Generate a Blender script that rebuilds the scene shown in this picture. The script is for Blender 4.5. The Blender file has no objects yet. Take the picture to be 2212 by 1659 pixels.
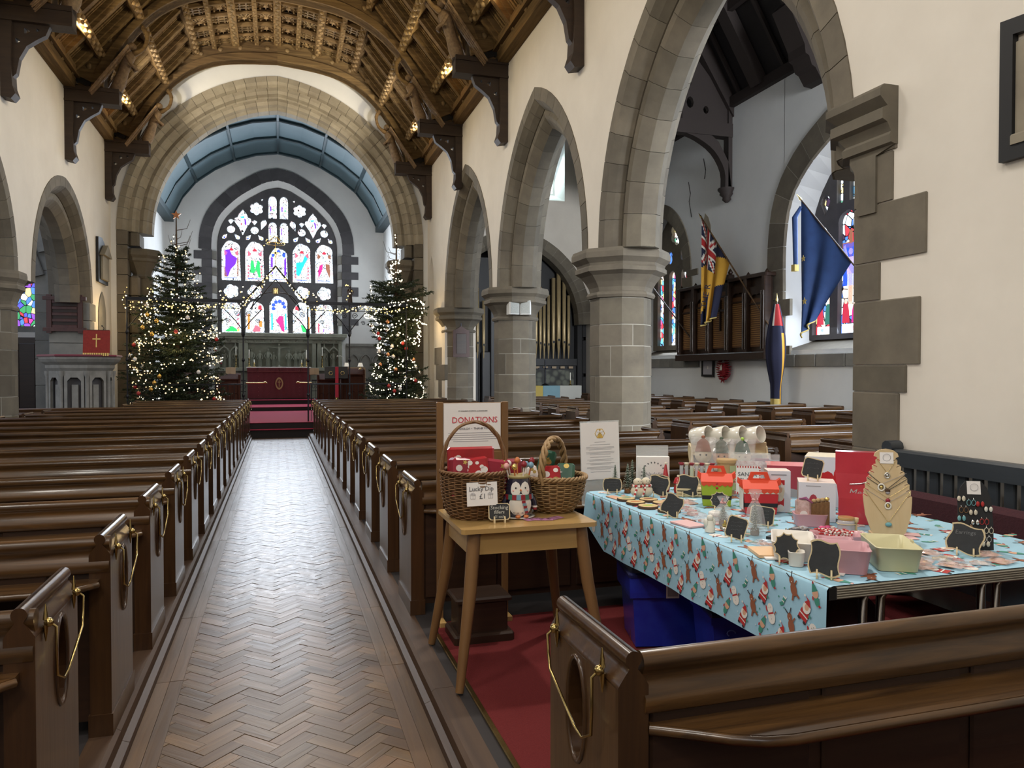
import bpy, math, random
from math import sin, cos, pi, radians, sqrt, atan2, hypot
from mathutils import Vector, Matrix
from mathutils.geometry import tessellate_polygon
R = random.Random(7)
S = bpy.context.scene
COL = S.collection

# ---------------------------------------------------------------- camera, world, lights, exposure
cam = bpy.data.objects.new('camera', bpy.data.cameras.new('camera'))
COL.objects.link(cam)
cam.data.sensor_width = 36.0
cam.data.lens = 36.0 * 1640 / 2212
cam.data.clip_start = 0.05
cam.location = (0, 0, 1.6)
cam.rotation_euler = (radians(90 - 1.03), 0, radians(-17.05))
S.camera = cam
S.view_settings.view_transform = 'Standard'
S.view_settings.look = 'None'
S.view_settings.gamma = 1
S.view_settings.use_curve_mapping = False
S.view_settings.exposure = 0.55
S.cycles.use_denoising = True
S.cycles.max_bounces = 7
S.cycles.diffuse_bounces = 4
S.cycles.glossy_bounces = 3
S.cycles.transparent_max_bounces = 12
S.cycles.sample_clamp_indirect = 4.0
S.cycles.caustics_reflective = False
S.cycles.caustics_refractive = False

world = bpy.data.worlds.new('world'); S.world = world
world.use_nodes = True
world.node_tree.nodes['Background'].inputs[0].default_value = (0.62, 0.74, 1.0, 1)
world.node_tree.nodes['Background'].inputs[1].default_value = 1.0

def area(name, loc, target, size, power, color=(1, 1, 1), spread=180):
    d = bpy.data.lights.new(name, 'AREA'); d.energy = power; d.color = color
    d.shape = 'RECTANGLE'; d.size, d.size_y = size; d.spread = radians(spread)
    o = bpy.data.objects.new(name, d); COL.objects.link(o); o.location = loc
    o.rotation_euler = (Vector(target) - Vector(loc)).to_track_quat('-Z', 'Y').to_euler()
    o['kind'] = 'helper'
    return o

def spot(name, loc, target, power, color=(1, 1, 1), angle=80, radius=0.1, blend=0.6):
    d = bpy.data.lights.new(name, 'SPOT'); d.energy = power; d.color = color
    d.spot_size = radians(angle); d.spot_blend = blend; d.shadow_soft_size = radius
    o = bpy.data.objects.new(name, d); COL.objects.link(o); o.location = loc
    o.rotation_euler = (Vector(target) - Vector(loc)).to_track_quat('-Z', 'Y').to_euler()
    o['kind'] = 'helper'
    return o

# daylight entering through the windows of the building
area('west_window_daylight', (0, -6.6, 5.6), (0, 6, 2.2), (3.4, 4.6), 130, (0.95, 0.96, 1.0))
area('east_window_daylight', (0, 28.75, 5.5), (0, 10, 1.0), (3.6, 4.4), 300, (0.80, 0.89, 1.0))
area('south_window_daylight', (9.6, 10.9, 3.9), (2.5, 10.9, 1.0), (3.4, 3.4), 170, (0.75, 0.87, 1.0))
area('south_back_window_daylight', (9.6, 17.9, 3.4), (3.5, 17.9, 1.0), (1.8, 3.2), 70, (0.78, 0.88, 1.0))
area('south_west_window_daylight', (9.6, 1.5, 4.2), (4.0, 8.0, 3.0), (3.0, 3.6), 120, (0.80, 0.90, 1.0))
area('north_window_daylight', (-9.0, 12.0, 3.4), (-2.0, 12.0, 1.4), (5.0, 2.8), 120, (0.85, 0.92, 1.0))
area('chancel_side_window_daylight', (3.6, 26.5, 5.5), (0, 26.5, 3.0), (2.0, 2.0), 35, (0.85, 0.93, 1.0))
# lamps: floodlights under the roof and added fill lights without fixtures
spot('arch_lamp', (3.3, 5.1, 5.3), (1.35, 3.1, 0.6), 330, (1.0, 0.94, 0.85), 72, 0.10)
for _s in (-1, 1): spot('arch_wall_floodlight', (_s * 3.3, 17.6, 7.5), (-_s * .6, 21.1, 9.2), 260, (1.0, 0.95, 0.88), 75, 0.1)
area('back_fill', (-1.5, -2.5, 6.5), (0.6, 3.0, 1.0), (1.0, 1.0), 90, (1.0, 0.94, 0.84))  # unseen area light added to brighten the near pews
for _y in (1.5, 6.5, 11.5, 16.5): area('nave_overhead_fill', (0, _y, 7.2), (0, _y, 0), (1.6, 1.6), 80, (1.0, 0.95, 0.87))  # overhead area lights added for rail tops and walls, no fixtures hang here
area('aisle_west_daylight', (7.4, -6.2, 4.6), (7.6, 8, 3.4), (3.4, 4.4), 1700, (0.93, 0.96, 1.0))
area('chancel_fill', (0, 25.5, 3.2), (0, 25.6, 9), (2.0, 2.0), 70, (0.9, 0.95, 1.0))  # added upward fill, stands in for light bounced onto the chancel ceiling
area('right_wall_lamp', (-2.8, 1.5, 5.0), (4.0, 2.6, 2.6), (0.8, 0.8), 60, (1.0, 0.95, 0.86))

# ---------------------------------------------------------------- materials
MATS = {}
def mat(name, col=(0.5, 0.5, 0.5), col2=None, rough=0.6, metal=0.0, tex=None, scale=6.0, axis=None, bump=0.0,
        rnd=0.0, emis=0.0, ecol=None, alpha=1.0, trans=0.0, spec=0.5, coat=0.0, ior=1.45, rrough=0.0, sheen=0.0, contrast=1.0):
    if name in MATS: return MATS[name]
    m = bpy.data.materials.new(name); MATS[name] = m; m.use_nodes = True
    nt = m.node_tree; N = nt.nodes; L = nt.links
    b = N['Principled BSDF']
    I = b.inputs
    I['Base Color'].default_value = (*col, 1)
    I['Roughness'].default_value = rough; I['Metallic'].default_value = metal
    I['Specular IOR Level'].default_value = spec; I['IOR'].default_value = ior
    I['Coat Weight'].default_value = coat; I['Coat Roughness'].default_value = 0.12
    I['Transmission Weight'].default_value = trans; I['Alpha'].default_value = alpha
    if sheen: I['Sheen Weight'].default_value = sheen
    if emis:
        I['Emission Color'].default_value = (*(ecol or col), 1); I['Emission Strength'].default_value = emis
    if tex:
        tc = N.new('ShaderNodeTexCoord'); mp = N.new('ShaderNodeMapping')
        L.new(tc.outputs['Object'], mp.inputs['Vector'])
        s = [scale] * 3
        if axis is not None: s['xyz'.index(axis)] = scale * 0.06
        mp.inputs['Scale'].default_value = s
        if tex == 'voronoi':
            t = N.new('ShaderNodeTexVoronoi'); t.inputs['Scale'].default_value = 1
            src = t.outputs['Distance']
        else:
            t = N.new('ShaderNodeTexNoise'); t.inputs['Scale'].default_value = 1
            t.inputs['Detail'].default_value = 5; t.inputs['Roughness'].default_value = 0.62
            if axis: t.inputs['Distortion'].default_value = 0.6
            src = t.outputs['Fac']
        if rnd or axis:
            oi = N.new('ShaderNodeObjectInfo'); ad = N.new('ShaderNodeVectorMath'); ad.operation = 'ADD'
            mu = N.new('ShaderNodeMath'); mu.operation = 'MULTIPLY'; mu.inputs[1].default_value = 37.0
            L.new(oi.outputs['Random'], mu.inputs[0]); L.new(mp.outputs['Vector'], ad.inputs[0]); L.new(mu.outputs[0], ad.inputs[1])
            L.new(ad.outputs[0], t.inputs['Vector'])
        else: L.new(mp.outputs['Vector'], t.inputs['Vector'])
        L.new(mp.outputs['Vector'], t.inputs['Vector']) if not t.inputs['Vector'].is_linked else None
        rp = N.new('ShaderNodeMapRange'); rp.inputs['From Min'].default_value = 0.5 - 0.22 / contrast; rp.inputs['From Max'].default_value = 0.5 + 0.22 / contrast
        L.new(src, rp.inputs['Value'])
        mx = N.new('ShaderNodeMix'); mx.data_type = 'RGBA'
        c2 = col2 or tuple(c * 0.6 for c in col)
        mx.inputs[6].default_value = (*col, 1); mx.inputs[7].default_value = (*c2, 1)
        L.new(rp.outputs['Result'], mx.inputs[0])
        out = mx.outputs[2]
        if bump:
            bp = N.new('ShaderNodeBump'); bp.inputs['Strength'].default_value = bump; bp.inputs['Distance'].default_value = 0.01
            L.new(src, bp.inputs['Height']); L.new(bp.outputs['Normal'], I['Normal'])
        if rrough:
            rr = N.new('ShaderNodeMapRange'); rr.inputs['To Min'].default_value = rough - rrough; rr.inputs['To Max'].default_value = rough + rrough
            rr.inputs['From Min'].default_value = 0.3; rr.inputs['From Max'].default_value = 0.7
            L.new(src, rr.inputs['Value']); L.new(rr.outputs['Result'], I['Roughness'])
    else:
        mx = None; out = None
    if rnd:
        oi = N.new('ShaderNodeObjectInfo'); hs = N.new('ShaderNodeHueSaturation')
        mr = N.new('ShaderNodeMapRange'); mr.inputs['To Min'].default_value = 1 - rnd; mr.inputs['To Max'].default_value = 1 + rnd
        L.new(oi.outputs['Random'], mr.inputs['Value']); L.new(mr.outputs['Result'], hs.inputs['Value'])
        m2 = N.new('ShaderNodeMath'); m2.operation = 'MULTIPLY_ADD'; m2.inputs[1].default_value = rnd * 0.03; m2.inputs[2].default_value = 0.5 - rnd * 0.015
        fr = N.new('ShaderNodeMath'); fr.operation = 'FRACT'; m7 = N.new('ShaderNodeMath'); m7.operation = 'MULTIPLY'; m7.inputs[1].default_value = 7.3
        L.new(oi.outputs['Random'], m7.inputs[0]); L.new(m7.outputs[0], fr.inputs[0]); L.new(fr.outputs[0], m2.inputs[0]); L.new(m2.outputs[0], hs.inputs['Hue'])
        if out: L.new(out, hs.inputs['Color'])
        else: hs.inputs['Color'].default_value = (*col, 1)
        out = hs.outputs['Color']
    if out:
        L.new(out, I['Base Color'])
    return m

mat('plaster', (0.80, 0.745, 0.66), (0.72, 0.665, 0.585), 0.9, tex='noise', scale=1.3, bump=0.25)
mat('plaster_white', (0.74, 0.74, 0.72), (0.66, 0.66, 0.65), 0.9, tex='noise', scale=1.1, bump=0.2)
mat('plaster_blue', (0.76, 0.78, 0.79), (0.69, 0.715, 0.73), 0.9, tex='noise', scale=1.0, bump=0.2)
mat('stone', (0.185, 0.160, 0.120), (0.120, 0.104, 0.080), 0.85, tex='noise', scale=3.2, bump=0.35, rnd=0.2)
mat('stone_pale', (0.34, 0.30, 0.225), (0.25, 0.215, 0.16), 0.85, tex='noise', scale=3.2, bump=0.3, rnd=0.12)
mat('stone_grey', (0.25, 0.24, 0.21), (0.16, 0.155, 0.14), 0.9, tex='noise', scale=2.4, bump=0.5, rnd=0.15)
mat('stone_dark', (0.10, 0.095, 0.10), (0.07, 0.066, 0.07), 0.85, tex='noise', scale=3, bump=0.3, rnd=0.15)
mat('mortar', (0.42, 0.40, 0.34), (0.32, 0.30, 0.26), 0.95, tex='noise', scale=8)
mat('reredos_stone', (0.30, 0.31, 0.25), (0.20, 0.21, 0.165), 0.8, tex='noise', scale=4, bump=0.2)
mat('oak', (0.105, 0.050, 0.015), (0.030, 0.014, 0.005), 0.34, contrast=1.4, tex='noise', scale=26, axis='x', bump=0.12, rnd=0.14, coat=0.35)
mat('oak_end', (0.075, 0.034, 0.012), (0.034, 0.015, 0.007), 0.3, tex='noise', scale=26, axis='z', bump=0.1, rnd=0.14, coat=0.4)
mat('oak_dark', (0.040, 0.019, 0.010), (0.021, 0.010, 0.006), 0.4, tex='noise', scale=22, axis='x', bump=0.1, rnd=0.12)
mat('oak_y', (0.07, 0.038, 0.02), (0.04, 0.02, 0.011), 0.5, tex='noise', scale=24, axis='y', bump=0.1)
mat('roof_gold', (0.34, 0.225, 0.10), (0.12, 0.078, 0.036), 0.6, tex='noise', scale=9, bump=0.5, rnd=0.25)
mat('roof_x', (0.24, 0.155, 0.070), (0.085, 0.053, 0.026), 0.8, spec=.15, tex='noise', scale=14, axis='x', bump=0.4, rnd=0.2)
mat('roof_y', (0.24, 0.155, 0.070), (0.085, 0.053, 0.026), 0.8, spec=.15, tex='noise', scale=14, axis='y', bump=0.4, rnd=0.2)
mat('roof_board', (0.085, 0.05, 0.024), (0.045, 0.026, 0.014), 0.7, tex='noise', scale=12, axis='y', bump=0.3, rnd=0.2)
mat('roof_dark', (0.05, 0.031, 0.02), (0.028, 0.018, 0.013), 0.55, tex='noise', scale=14, axis='x', bump=0.3, rnd=0.15)
mat('aisle_roof', (0.020, 0.016, 0.016), (0.013, 0.011, 0.012), 0.7, tex='noise', scale=10, axis='x', rnd=0.1)
mat('angel_wood', (0.30, 0.20, 0.11), (0.12, 0.075, 0.045), 0.6, tex='noise', scale=16, bump=0.6, rnd=0.2)
mat('blue_panel', (0.085, 0.135, 0.155), (0.07, 0.115, 0.135), 0.6, tex='noise', scale=2)
mat('blue_rib', (0.022, 0.045, 0.055), rough=0.5)
mat('parquet', (0.135, 0.078, 0.038), (0.085, 0.050, 0.027), 0.33, tex='noise', scale=30, axis='x', bump=0.16, rnd=0.34, rrough=0.07, spec=.5)
mat('parquet_plank', (0.13, 0.08, 0.045), (0.08, 0.048, 0.027), 0.34, tex='noise', scale=24, axis='y', bump=0.12, rnd=0.25, rrough=0.07, spec=.5)
mat('joint_dark', (0.03, 0.018, 0.012), rough=0.9)
mat('carpet_red', (0.135, 0.022, 0.022), (0.10, 0.016, 0.017), 0.98, tex='noise', scale=160, bump=0.5, spec=.1)
mat('carpet_chancel', (0.36, 0.022, 0.06), (0.27, 0.016, 0.045), 0.95, tex='noise', scale=60, bump=0.3)
mat('black_floor', (0.018, 0.014, 0.014), rough=0.8)
mat('brass', (0.50, 0.37, 0.15), (0.30, 0.21, 0.08), 0.25, 1.0, tex='noise', scale=9)
mat('gold', (0.80, 0.62, 0.26), rough=0.25, metal=1.0)
mat('iron', (0.02, 0.02, 0.024), rough=0.4, metal=0.6)
mat('black', (0.012, 0.012, 0.013), rough=0.5)
mat('white', (0.75, 0.75, 0.73), rough=0.5)
mat('paper', (0.78, 0.75, 0.73), rough=0.75)
mat('ink', (0.10, 0.10, 0.11), rough=0.8)
mat('ink_grey', (0.35, 0.34, 0.36), rough=0.8)
mat('chrome', (0.6, 0.58, 0.55), rough=0.2, metal=1.0)

# ---------------------------------------------------------------- mesh builder
class MB:
    def __init__(s): s.v = []; s.f = []; s.mi = []; s.sm = []; s.mats = []
    def _m(s, m):
        m = m or (s.mats[0] if s.mats else 'white')
        if m not in s.mats: s.mats.append(m)
        return s.mats.index(m)
    def face(s, pts, m=None, smooth=False):
        b = len(s.v); s.v += [tuple(p) for p in pts]; s.f.append(tuple(range(b, b + len(pts)))); s.mi.append(s._m(m)); s.sm.append(smooth)
        return s
    def faces(s, vs, fs, m=None, smooth=False):
        b = len(s.v); s.v += [tuple(p) for p in vs]; k = s._m(m)
        for f in fs: s.f.append(tuple(b + i for i in f)); s.mi.append(k); s.sm.append(smooth)
        return s
    def box(s, x0, y0, z0, x1, y1, z1, m=None, mx=None):
        vs = [(x, y, z) for x in (x0, x1) for y in (y0, y1) for z in (z0, z1)]
        if mx is not None: vs = [mx @ Vector(p) for p in vs]
        return s.faces(vs, [(0, 1, 3, 2), (4, 6, 7, 5), (0, 4, 5, 1), (2, 3, 7, 6), (0, 2, 6, 4), (1, 5, 7, 3)], m)
    def bbox(s, x0, y0, z0, x1, y1, z1, m=None, c=0.006, mx=None):
        """box with chamfered top and vertical edges"""
        c = min(c, (x1 - x0) * .45, (y1 - y0) * .45, (z1 - z0) * .45)
        P = lambda i, z: [(x0 + i, y0 + c, z), (x0 + c, y0 + i, z), (x1 - c, y0 + i, z), (x1 - i, y0 + c, z), (x1 - i, y1 - c, z), (x1 - c, y1 - i, z), (x0 + c, y1 - i, z), (x0 + i, y1 - c, z)]
        rings = [P(0, z0), P(0, z1 - c), P(c, z1)]
        if mx is not None: rings = [[mx @ Vector(p) for p in r] for r in rings]
        return s.loft(rings, m, closed=True, caps=True)
    def loft(s, rings, m=None, closed=True, caps=False, smooth=False):
        n = len(rings[0]); vs = [p for r in rings for p in r]; fs = []
        for i in range(len(rings) - 1):
            for j in range(n if closed else n - 1):
                k = (j + 1) % n
                fs.append((i * n + j, i * n + k, (i + 1) * n + k, (i + 1) * n + j))
        s.faces(vs, fs, m, smooth)
        if caps: s.face(rings[0][::-1], m); s.face(rings[-1], m)
        return s
    def prism(s, poly, fn, a, b, m=None, smooth=False):
        """polygon (u,v) pushed between depths a and b; fn(u,v,d)->xyz"""
        A = [fn(u, v, a) for u, v in poly]; B = [fn(u, v, b) for u, v in poly]; n = len(poly)
        s.face(A[::-1], m); s.face(B, m)
        return s.faces(A + B, [(i, (i + 1) % n, n + (i + 1) % n, n + i) for i in range(n)], m, smooth)
    def holed(s, outer, holes, fn, a, b, m=None):
        loops = [[Vector((u, v, 0)) for u, v in l] for l in [outer] + holes]
        tris = tessellate_polygon(loops); flat = [(p.x, p.y) for l in loops for p in l]; n = len(flat)
        s.faces([fn(u, v, a) for u, v in flat], [tuple(t) for t in tris], m)
        s.faces([fn(u, v, b) for u, v in flat], [tuple(t[::-1]) for t in tris], m)
        for l in [outer] + holes:
            k = len(l); A = [fn(u, v, a) for u, v in l]; B = [fn(u, v, b) for u, v in l]
            s.faces(A + B, [(i, (i + 1) % k, k + (i + 1) % k, k + i) for i in range(k)], m)
        return s
    def tube(s, pts, r, m=None, n=6, caps=True, smooth=True, closed=False):
        pts = [Vector(p) for p in pts]; rings = []
        rr = r if isinstance(r, (list, tuple)) else [r] * len(pts)
        up = None
        for i, p in enumerate(pts):
            if closed: t = pts[(i + 1) % len(pts)] - pts[i - 1]
            else: t = pts[min(i + 1, len(pts) - 1)] - pts[max(i - 1, 0)]
            t = t.normalized() if t.length > 1e-9 else Vector((0, 0, 1))
            if up is None:
                up = Vector((0, 0, 1)) if abs(t.z) < 0.9 else Vector((1, 0, 0))
            a = t.cross(up)
            if a.length < 1e-4: a = t.orthogonal()
            a.normalize(); b = a.cross(t).normalized(); up = b
            rings.append([p + (a * cos(2 * pi * k / n) + b * sin(2 * pi * k / n)) * rr[i] for k in range(n)])
        if closed: rings.append(rings[0])
        return s.loft(rings, m, True, caps and not closed, smooth)
    def lathe(s, prof, m=None, n=16, c=(0, 0, 0), smooth=True, sx=1, sy=1, ph=0, caps=True):
        rings = [[(c[0] + r * cos(ph + 2 * pi * k / n) * sx, c[1] + r * sin(ph + 2 * pi * k / n) * sy, c[2] + z) for k in range(n)] for r, z in prof]
        return s.loft(rings, m, True, caps, smooth)
    def ball(s, c, r, m=None, n=10, k=6, sx=1, sy=1, sz=1):
        return s.lathe([(r * max(sin(pi * i / k), 0.02), -r * cos(pi * i / k) * sz) for i in range(k + 1)], m, n, c, True, sx, sy)
    def octa(s, c, r, m=None):
        x, y, z = c
        return s.faces([(x + r, y, z), (x - r, y, z), (x, y + r, z), (x, y - r, z), (x, y, z + r), (x, y, z - r)],
                       [(0, 2, 4), (2, 1, 4), (1, 3, 4), (3, 0, 4), (2, 0, 5), (1, 2, 5), (3, 1, 5), (0, 3, 5)], m)
    def grid(s, fn, nu, nv, m=None, smooth=True):
        vs = [fn(i / nu, j / nv) for i in range(nu + 1) for j in range(nv + 1)]
        return s.faces(vs, [(i * (nv + 1) + j, (i + 1) * (nv + 1) + j, (i + 1) * (nv + 1) + j + 1, i * (nv + 1) + j + 1) for i in range(nu) for j in range(nv)], m, smooth)
    def mesh(s, name):
        me = bpy.data.meshes.new(name)
        me.from_pydata([tuple(p) for p in s.v], [], s.f)
        for m in s.mats: me.materials.append(MATS[m])
        if len(s.mats) > 1: me.polygons.foreach_set('material_index', s.mi)
        if any(s.sm): me.polygons.foreach_set('use_smooth', s.sm)
        me.update()
        return me
    def build(s, name, parent=None, world=False, label=None, kind=None, loc=None):
        if world and parent is not None:
            o0 = wloc(parent); s.v = [(p[0] - o0[0], p[1] - o0[1], p[2] - o0[2]) for p in s.v]
        o = bpy.data.objects.new(name, s.mesh(name)); COL.objects.link(o)
        if parent is not None: o.parent = parent
        if loc is not None: o.location = loc
        if label: o['label'] = label
        if kind: o['kind'] = kind
        return o

def wloc(o):
    v = Vector(o.location)
    while o.parent: o = o.parent; v += Vector(o.location)
    return v
def thing(name, label, cat, loc=(0, 0, 0), rz=0.0, group=None, kind=None):
    o = bpy.data.objects.new(name, None); COL.objects.link(o); o.location = loc; o.rotation_euler = (0, 0, rz)
    return tag(o, label, cat, group, kind)
def tag(o, label=None, cat=None, group=None, kind=None):
    if label: o['label'] = label
    if cat: o['category'] = cat
    if group: o['group'] = group
    if kind: o['kind'] = kind
    return o
def struct(name, parent=None):
    o = bpy.data.objects.new(name, None); COL.objects.link(o); o['kind'] = 'structure'
    if parent: o.parent = parent
    return o
def inst(src, parent, loc=(0, 0, 0), rot=None, scale=None, name=None):
    o = src.copy(); COL.objects.link(o); o.parent = parent; o.location = loc
    if rot is not None: o.rotation_euler = rot
    if scale is not None: o.scale = scale
    return o
KIDS = {}
def kids(o):
    if o not in KIDS: KIDS[o] = list(o.children)
    return KIDS[o]
def dup(root, loc, rz=None, label=None, group=None):
    r = root.copy(); COL.objects.link(r); r.location = loc
    if rz is not None: r.rotation_euler = (0, 0, rz)
    if label: r['label'] = label
    if group: r['group'] = group
    for ch in kids(root):
        c = ch.copy(); COL.objects.link(c); c.parent = r
        for g in kids(ch):
            d = g.copy(); COL.objects.link(d); d.parent = c
    return r
def XZ(y=0): return lambda u, v, d: (u, y + d, v)
def YZ(x=0): return lambda u, v, d: (x + d, u, v)
def catmull(P, k=4):
    out = []
    for i in range(len(P) - 1):
        a = P[max(i - 1, 0)]; b = P[i]; c = P[i + 1]; d = P[min(i + 2, len(P) - 1)]
        for j in range(k):
            t = j / k
            out.append(tuple(0.5 * (2 * b[q] + (c[q] - a[q]) * t + (2 * a[q] - 5 * b[q] + 4 * c[q] - d[q]) * t * t + (3 * b[q] - a[q] - 3 * c[q] + d[q]) * t ** 3) for q in range(len(b))))
    return out + [P[-1]]
def gothic(a, z0, rise, n=14, off=0.0):
    """right half of a two-centred arch from (a,z0) to (0,z0+rise), pushed out by off"""
    r = (a * a + rise * rise) / (2 * a); c = a - r
    t1 = atan2(rise, -c)
    if off:
        r2 = r + off; t1 = math.acos(max(-1, min(1, -c / r2))); r = r2
    return [(c + r * cos(t1 * i / n), z0 + r * sin(t1 * i / n)) for i in range(n + 1)]
def both(h):
    """half curve (right, base to apex) -> full, left base to right base"""
    return [(-x, z) for x, z in h] + [(x, z) for x, z in h[::-1][1:]]
def shift(c, dx): return [(x + dx, z) for x, z in c]
def resample(c, n):
    L = [0]
    for a, b in zip(c, c[1:]): L.append(L[-1] + hypot(b[0] - a[0], b[1] - a[1]))
    out = []; j = 0
    for i in range(n + 1):
        t = L[-1] * i / n
        while j < len(L) - 2 and L[j + 1] < t: j += 1
        q = (t - L[j]) / max(L[j + 1] - L[j], 1e-9)
        out.append((c[j][0] + (c[j + 1][0] - c[j][0]) * q, c[j][1] + (c[j + 1][1] - c[j][1]) * q))
    return out
def normals(c):
    out = []
    for i in range(len(c)):
        a = c[max(i - 1, 0)]; b = c[min(i + 1, len(c) - 1)]
        dx, dz = b[0] - a[0], b[1] - a[1]; l = hypot(dx, dz) or 1
        out.append((-dz / l, dx / l))
    return out
def voussoirs(parent, curve, prof, n, fn, m, gap=0.012, k=2, name='voussoir', mortar='mortar', core=True, inset=0.02):
    """blocks along a curve. prof: polygon of (radial, depth), radial measured outward (left of travel)."""
    c = resample(curve, n * k); nn = normals(c)
    pt = lambda i, r, d: fn(c[i][0] + nn[i][0] * r, c[i][1] + nn[i][1] * r, d)
    if core:
        mb = MB(); rc = sum(p[0] for p in prof) / len(prof); dc = sum(p[1] for p in prof) / len(prof)
        q = []
        for r, d in prof:
            l = hypot(r - rc, d - dc) or 1; q.append((r - (r - rc) / l * inset, d - (d - dc) / l * inset))
        mb.loft([[pt(i, r, d) for r, d in q] for i in range(len(c))], mortar, True, True)
        mb.build('joint_mortar', parent)
    tot = sum(hypot(b[0] - a[0], b[1] - a[1]) for a, b in zip(c, c[1:])) / n
    g = gap / tot / 2 * k
    for b in range(n):
        rings = []
        for j in range(k + 1):
            t = b * k + j
            if j == 0: t += g
            if j == k: t -= g
            i = int(t); i = min(i, len(c) - 2); f = t - i
            dr = R.uniform(-0.004, 0.004) if j == 0 else 0
            rings.append([tuple(Vector(pt(i, r, d)).lerp(Vector(pt(i + 1, r, d)), f)) for r, d in prof])
        MB().loft(rings, m, True, True).build(name, parent)

# window panes are lit by the daylight behind them
def glassmat(name, col, e):
    return mat(name, tuple(c * 0.5 for c in col), emis=e, ecol=col, rough=0.3)
glassmat('g_clear', (0.93, 0.97, 1.0), 2.2); glassmat('g_pale', (0.75, 0.88, 1.0), 2.0)
glassmat('g_violet', (0.18, 0.03, 0.85), 1.0); glassmat('g_green', (0.03, 0.62, 0.15), 1.0)
glassmat('g_blue', (0.03, 0.10, 0.75), 1.0); glassmat('g_cyan', (0.02, 0.55, 0.78), 1.0)
glassmat('g_red', (0.62, 0.04, 0.08), 0.8); glassmat('g_magenta', (0.78, 0.03, 0.28), 0.9)
glassmat('g_pink', (0.62, 0.16, 0.24), 0.9); glassmat('g_brown', (0.32, 0.13, 0.08), 0.9); glassmat('g_orange', (0.85, 0.30, 0.05), 0.9)
glassmat('g_yellow', (0.85, 0.75, 0.15), 1.0); glassmat('g_flesh', (0.85, 0.62, 0.50), 0.9); glassmat('g_teal', (0.05, 0.25, 0.20), 0.6)
mat('lead', (0.02, 0.02, 0.025), rough=0.6)
def glass_voronoi(name, cols, scale, e, zbias=None):
    m = bpy.data.materials.new(name); MATS[name] = m; m.use_nodes = True
    N = m.node_tree.nodes; L = m.node_tree.links; b = N['Principled BSDF']
    tc = N.new('ShaderNodeTexCoord'); mp = N.new('ShaderNodeMapping'); mp.inputs['Scale'].default_value = (scale, scale, scale * 0.8)
    L.new(tc.outputs['Object'], mp.inputs['Vector'])
    v = N.new('ShaderNodeTexVoronoi'); v.inputs['Scale'].default_value = 1; L.new(mp.outputs[0], v.inputs['Vector'])
    v2 = N.new('ShaderNodeTexVoronoi'); v2.feature = 'DISTANCE_TO_EDGE'; v2.inputs['Scale'].default_value = 1; L.new(mp.outputs[0], v2.inputs['Vector'])
    sp = N.new('ShaderNodeSeparateColor'); L.new(v.outputs['Color'], sp.inputs[0])
    cr = N.new('ShaderNodeValToRGB'); cr.color_ramp.interpolation = 'CONSTANT'
    for i, c in enumerate(cols):
        e_ = cr.color_ramp.elements[i] if i < 2 else cr.color_ramp.elements.new(i / len(cols))
        e_.position = i / len(cols); e_.color = (*c, 1)
    L.new(sp.outputs[0], cr.inputs[0])
    gt = N.new('ShaderNodeMath'); gt.operation = 'GREATER_THAN'; gt.inputs[1].default_value = 0.045; L.new(v2.outputs['Distance'], gt.inputs[0])
    ms = N.new('ShaderNodeMath'); ms.operation = 'MULTIPLY'; ms.inputs[1].default_value = e; L.new(gt.outputs[0], ms.inputs[0])
    b.inputs['Base Color'].default_value = (0.02, 0.02, 0.02, 1)
    L.new(cr.outputs[0], b.inputs['Emission Color']); L.new(ms.outputs[0], b.inputs['Emission Strength'])
    return m
W1, B1, R1, Y1, G1, P1 = (0.8, 0.92, 1), (0.08, 0.22, 0.75), (0.6, 0.05, 0.07), (0.9, 0.75, 0.3), (0.1, 0.3, 0.2), (0.85, 0.66, 0.55)
glass_voronoi('glass_mixed', [W1, R1, B1, W1, P1, (0.05, 0.03, 0.06), Y1, W1, B1, R1], 7.5, 1.3)
glass_voronoi('glass_blue', [W1, B1, (0.1, 0.45, 0.8), W1, (0.15, 0.5, 0.85), R1, W1, Y1, P1, (0.5, 0.1, 0.3)], 9, 1.5)
glass_voronoi('glass_deep', [(0.1, 0.1, 0.8), R1, (0.25, 0.08, 0.5), B1, Y1, (0.05, 0.3, 0.12), (0.5, 0.05, 0.35), B1, W1, (0.1, 0.1, 0.7)], 8, 1.3)
glass_voronoi('g_white', [W1, W1, (.9, .95, 1), W1, (.75, .5, .55), W1, (.55, .7, 1), W1, W1, (.95, .9, .7)], 15, 1.6)
glass_voronoi('glass_pale', [W1, Y1, (0.9, 0.9, 0.8), W1, G1, (0.95, 0.95, 0.9), W1, W1, P1, W1], 9, 1.8)

def words_on(par, txt, loc, rot, size, m, name='lettering', ext=.0006, align='CENTER', sx=1.0, sh=0.0):
    c = bpy.data.curves.new(name, 'FONT'); c.body = txt; c.size = size; c.extrude = ext; c.align_x = align; c.align_y = 'CENTER'; c.resolution_u = 2; c.shear = sh
    t = bpy.data.objects.new('tmp_text', c); COL.objects.link(t)
    me = bpy.data.meshes.new_from_object(t); bpy.data.objects.remove(t); me.materials.clear(); me.materials.append(MATS[m])
    o = bpy.data.objects.new(name, me); COL.objects.link(o)
    if par: o.parent = par
    o.location = loc; o.rotation_euler = rot; o.scale = (sx, 1, 1); return o
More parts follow.
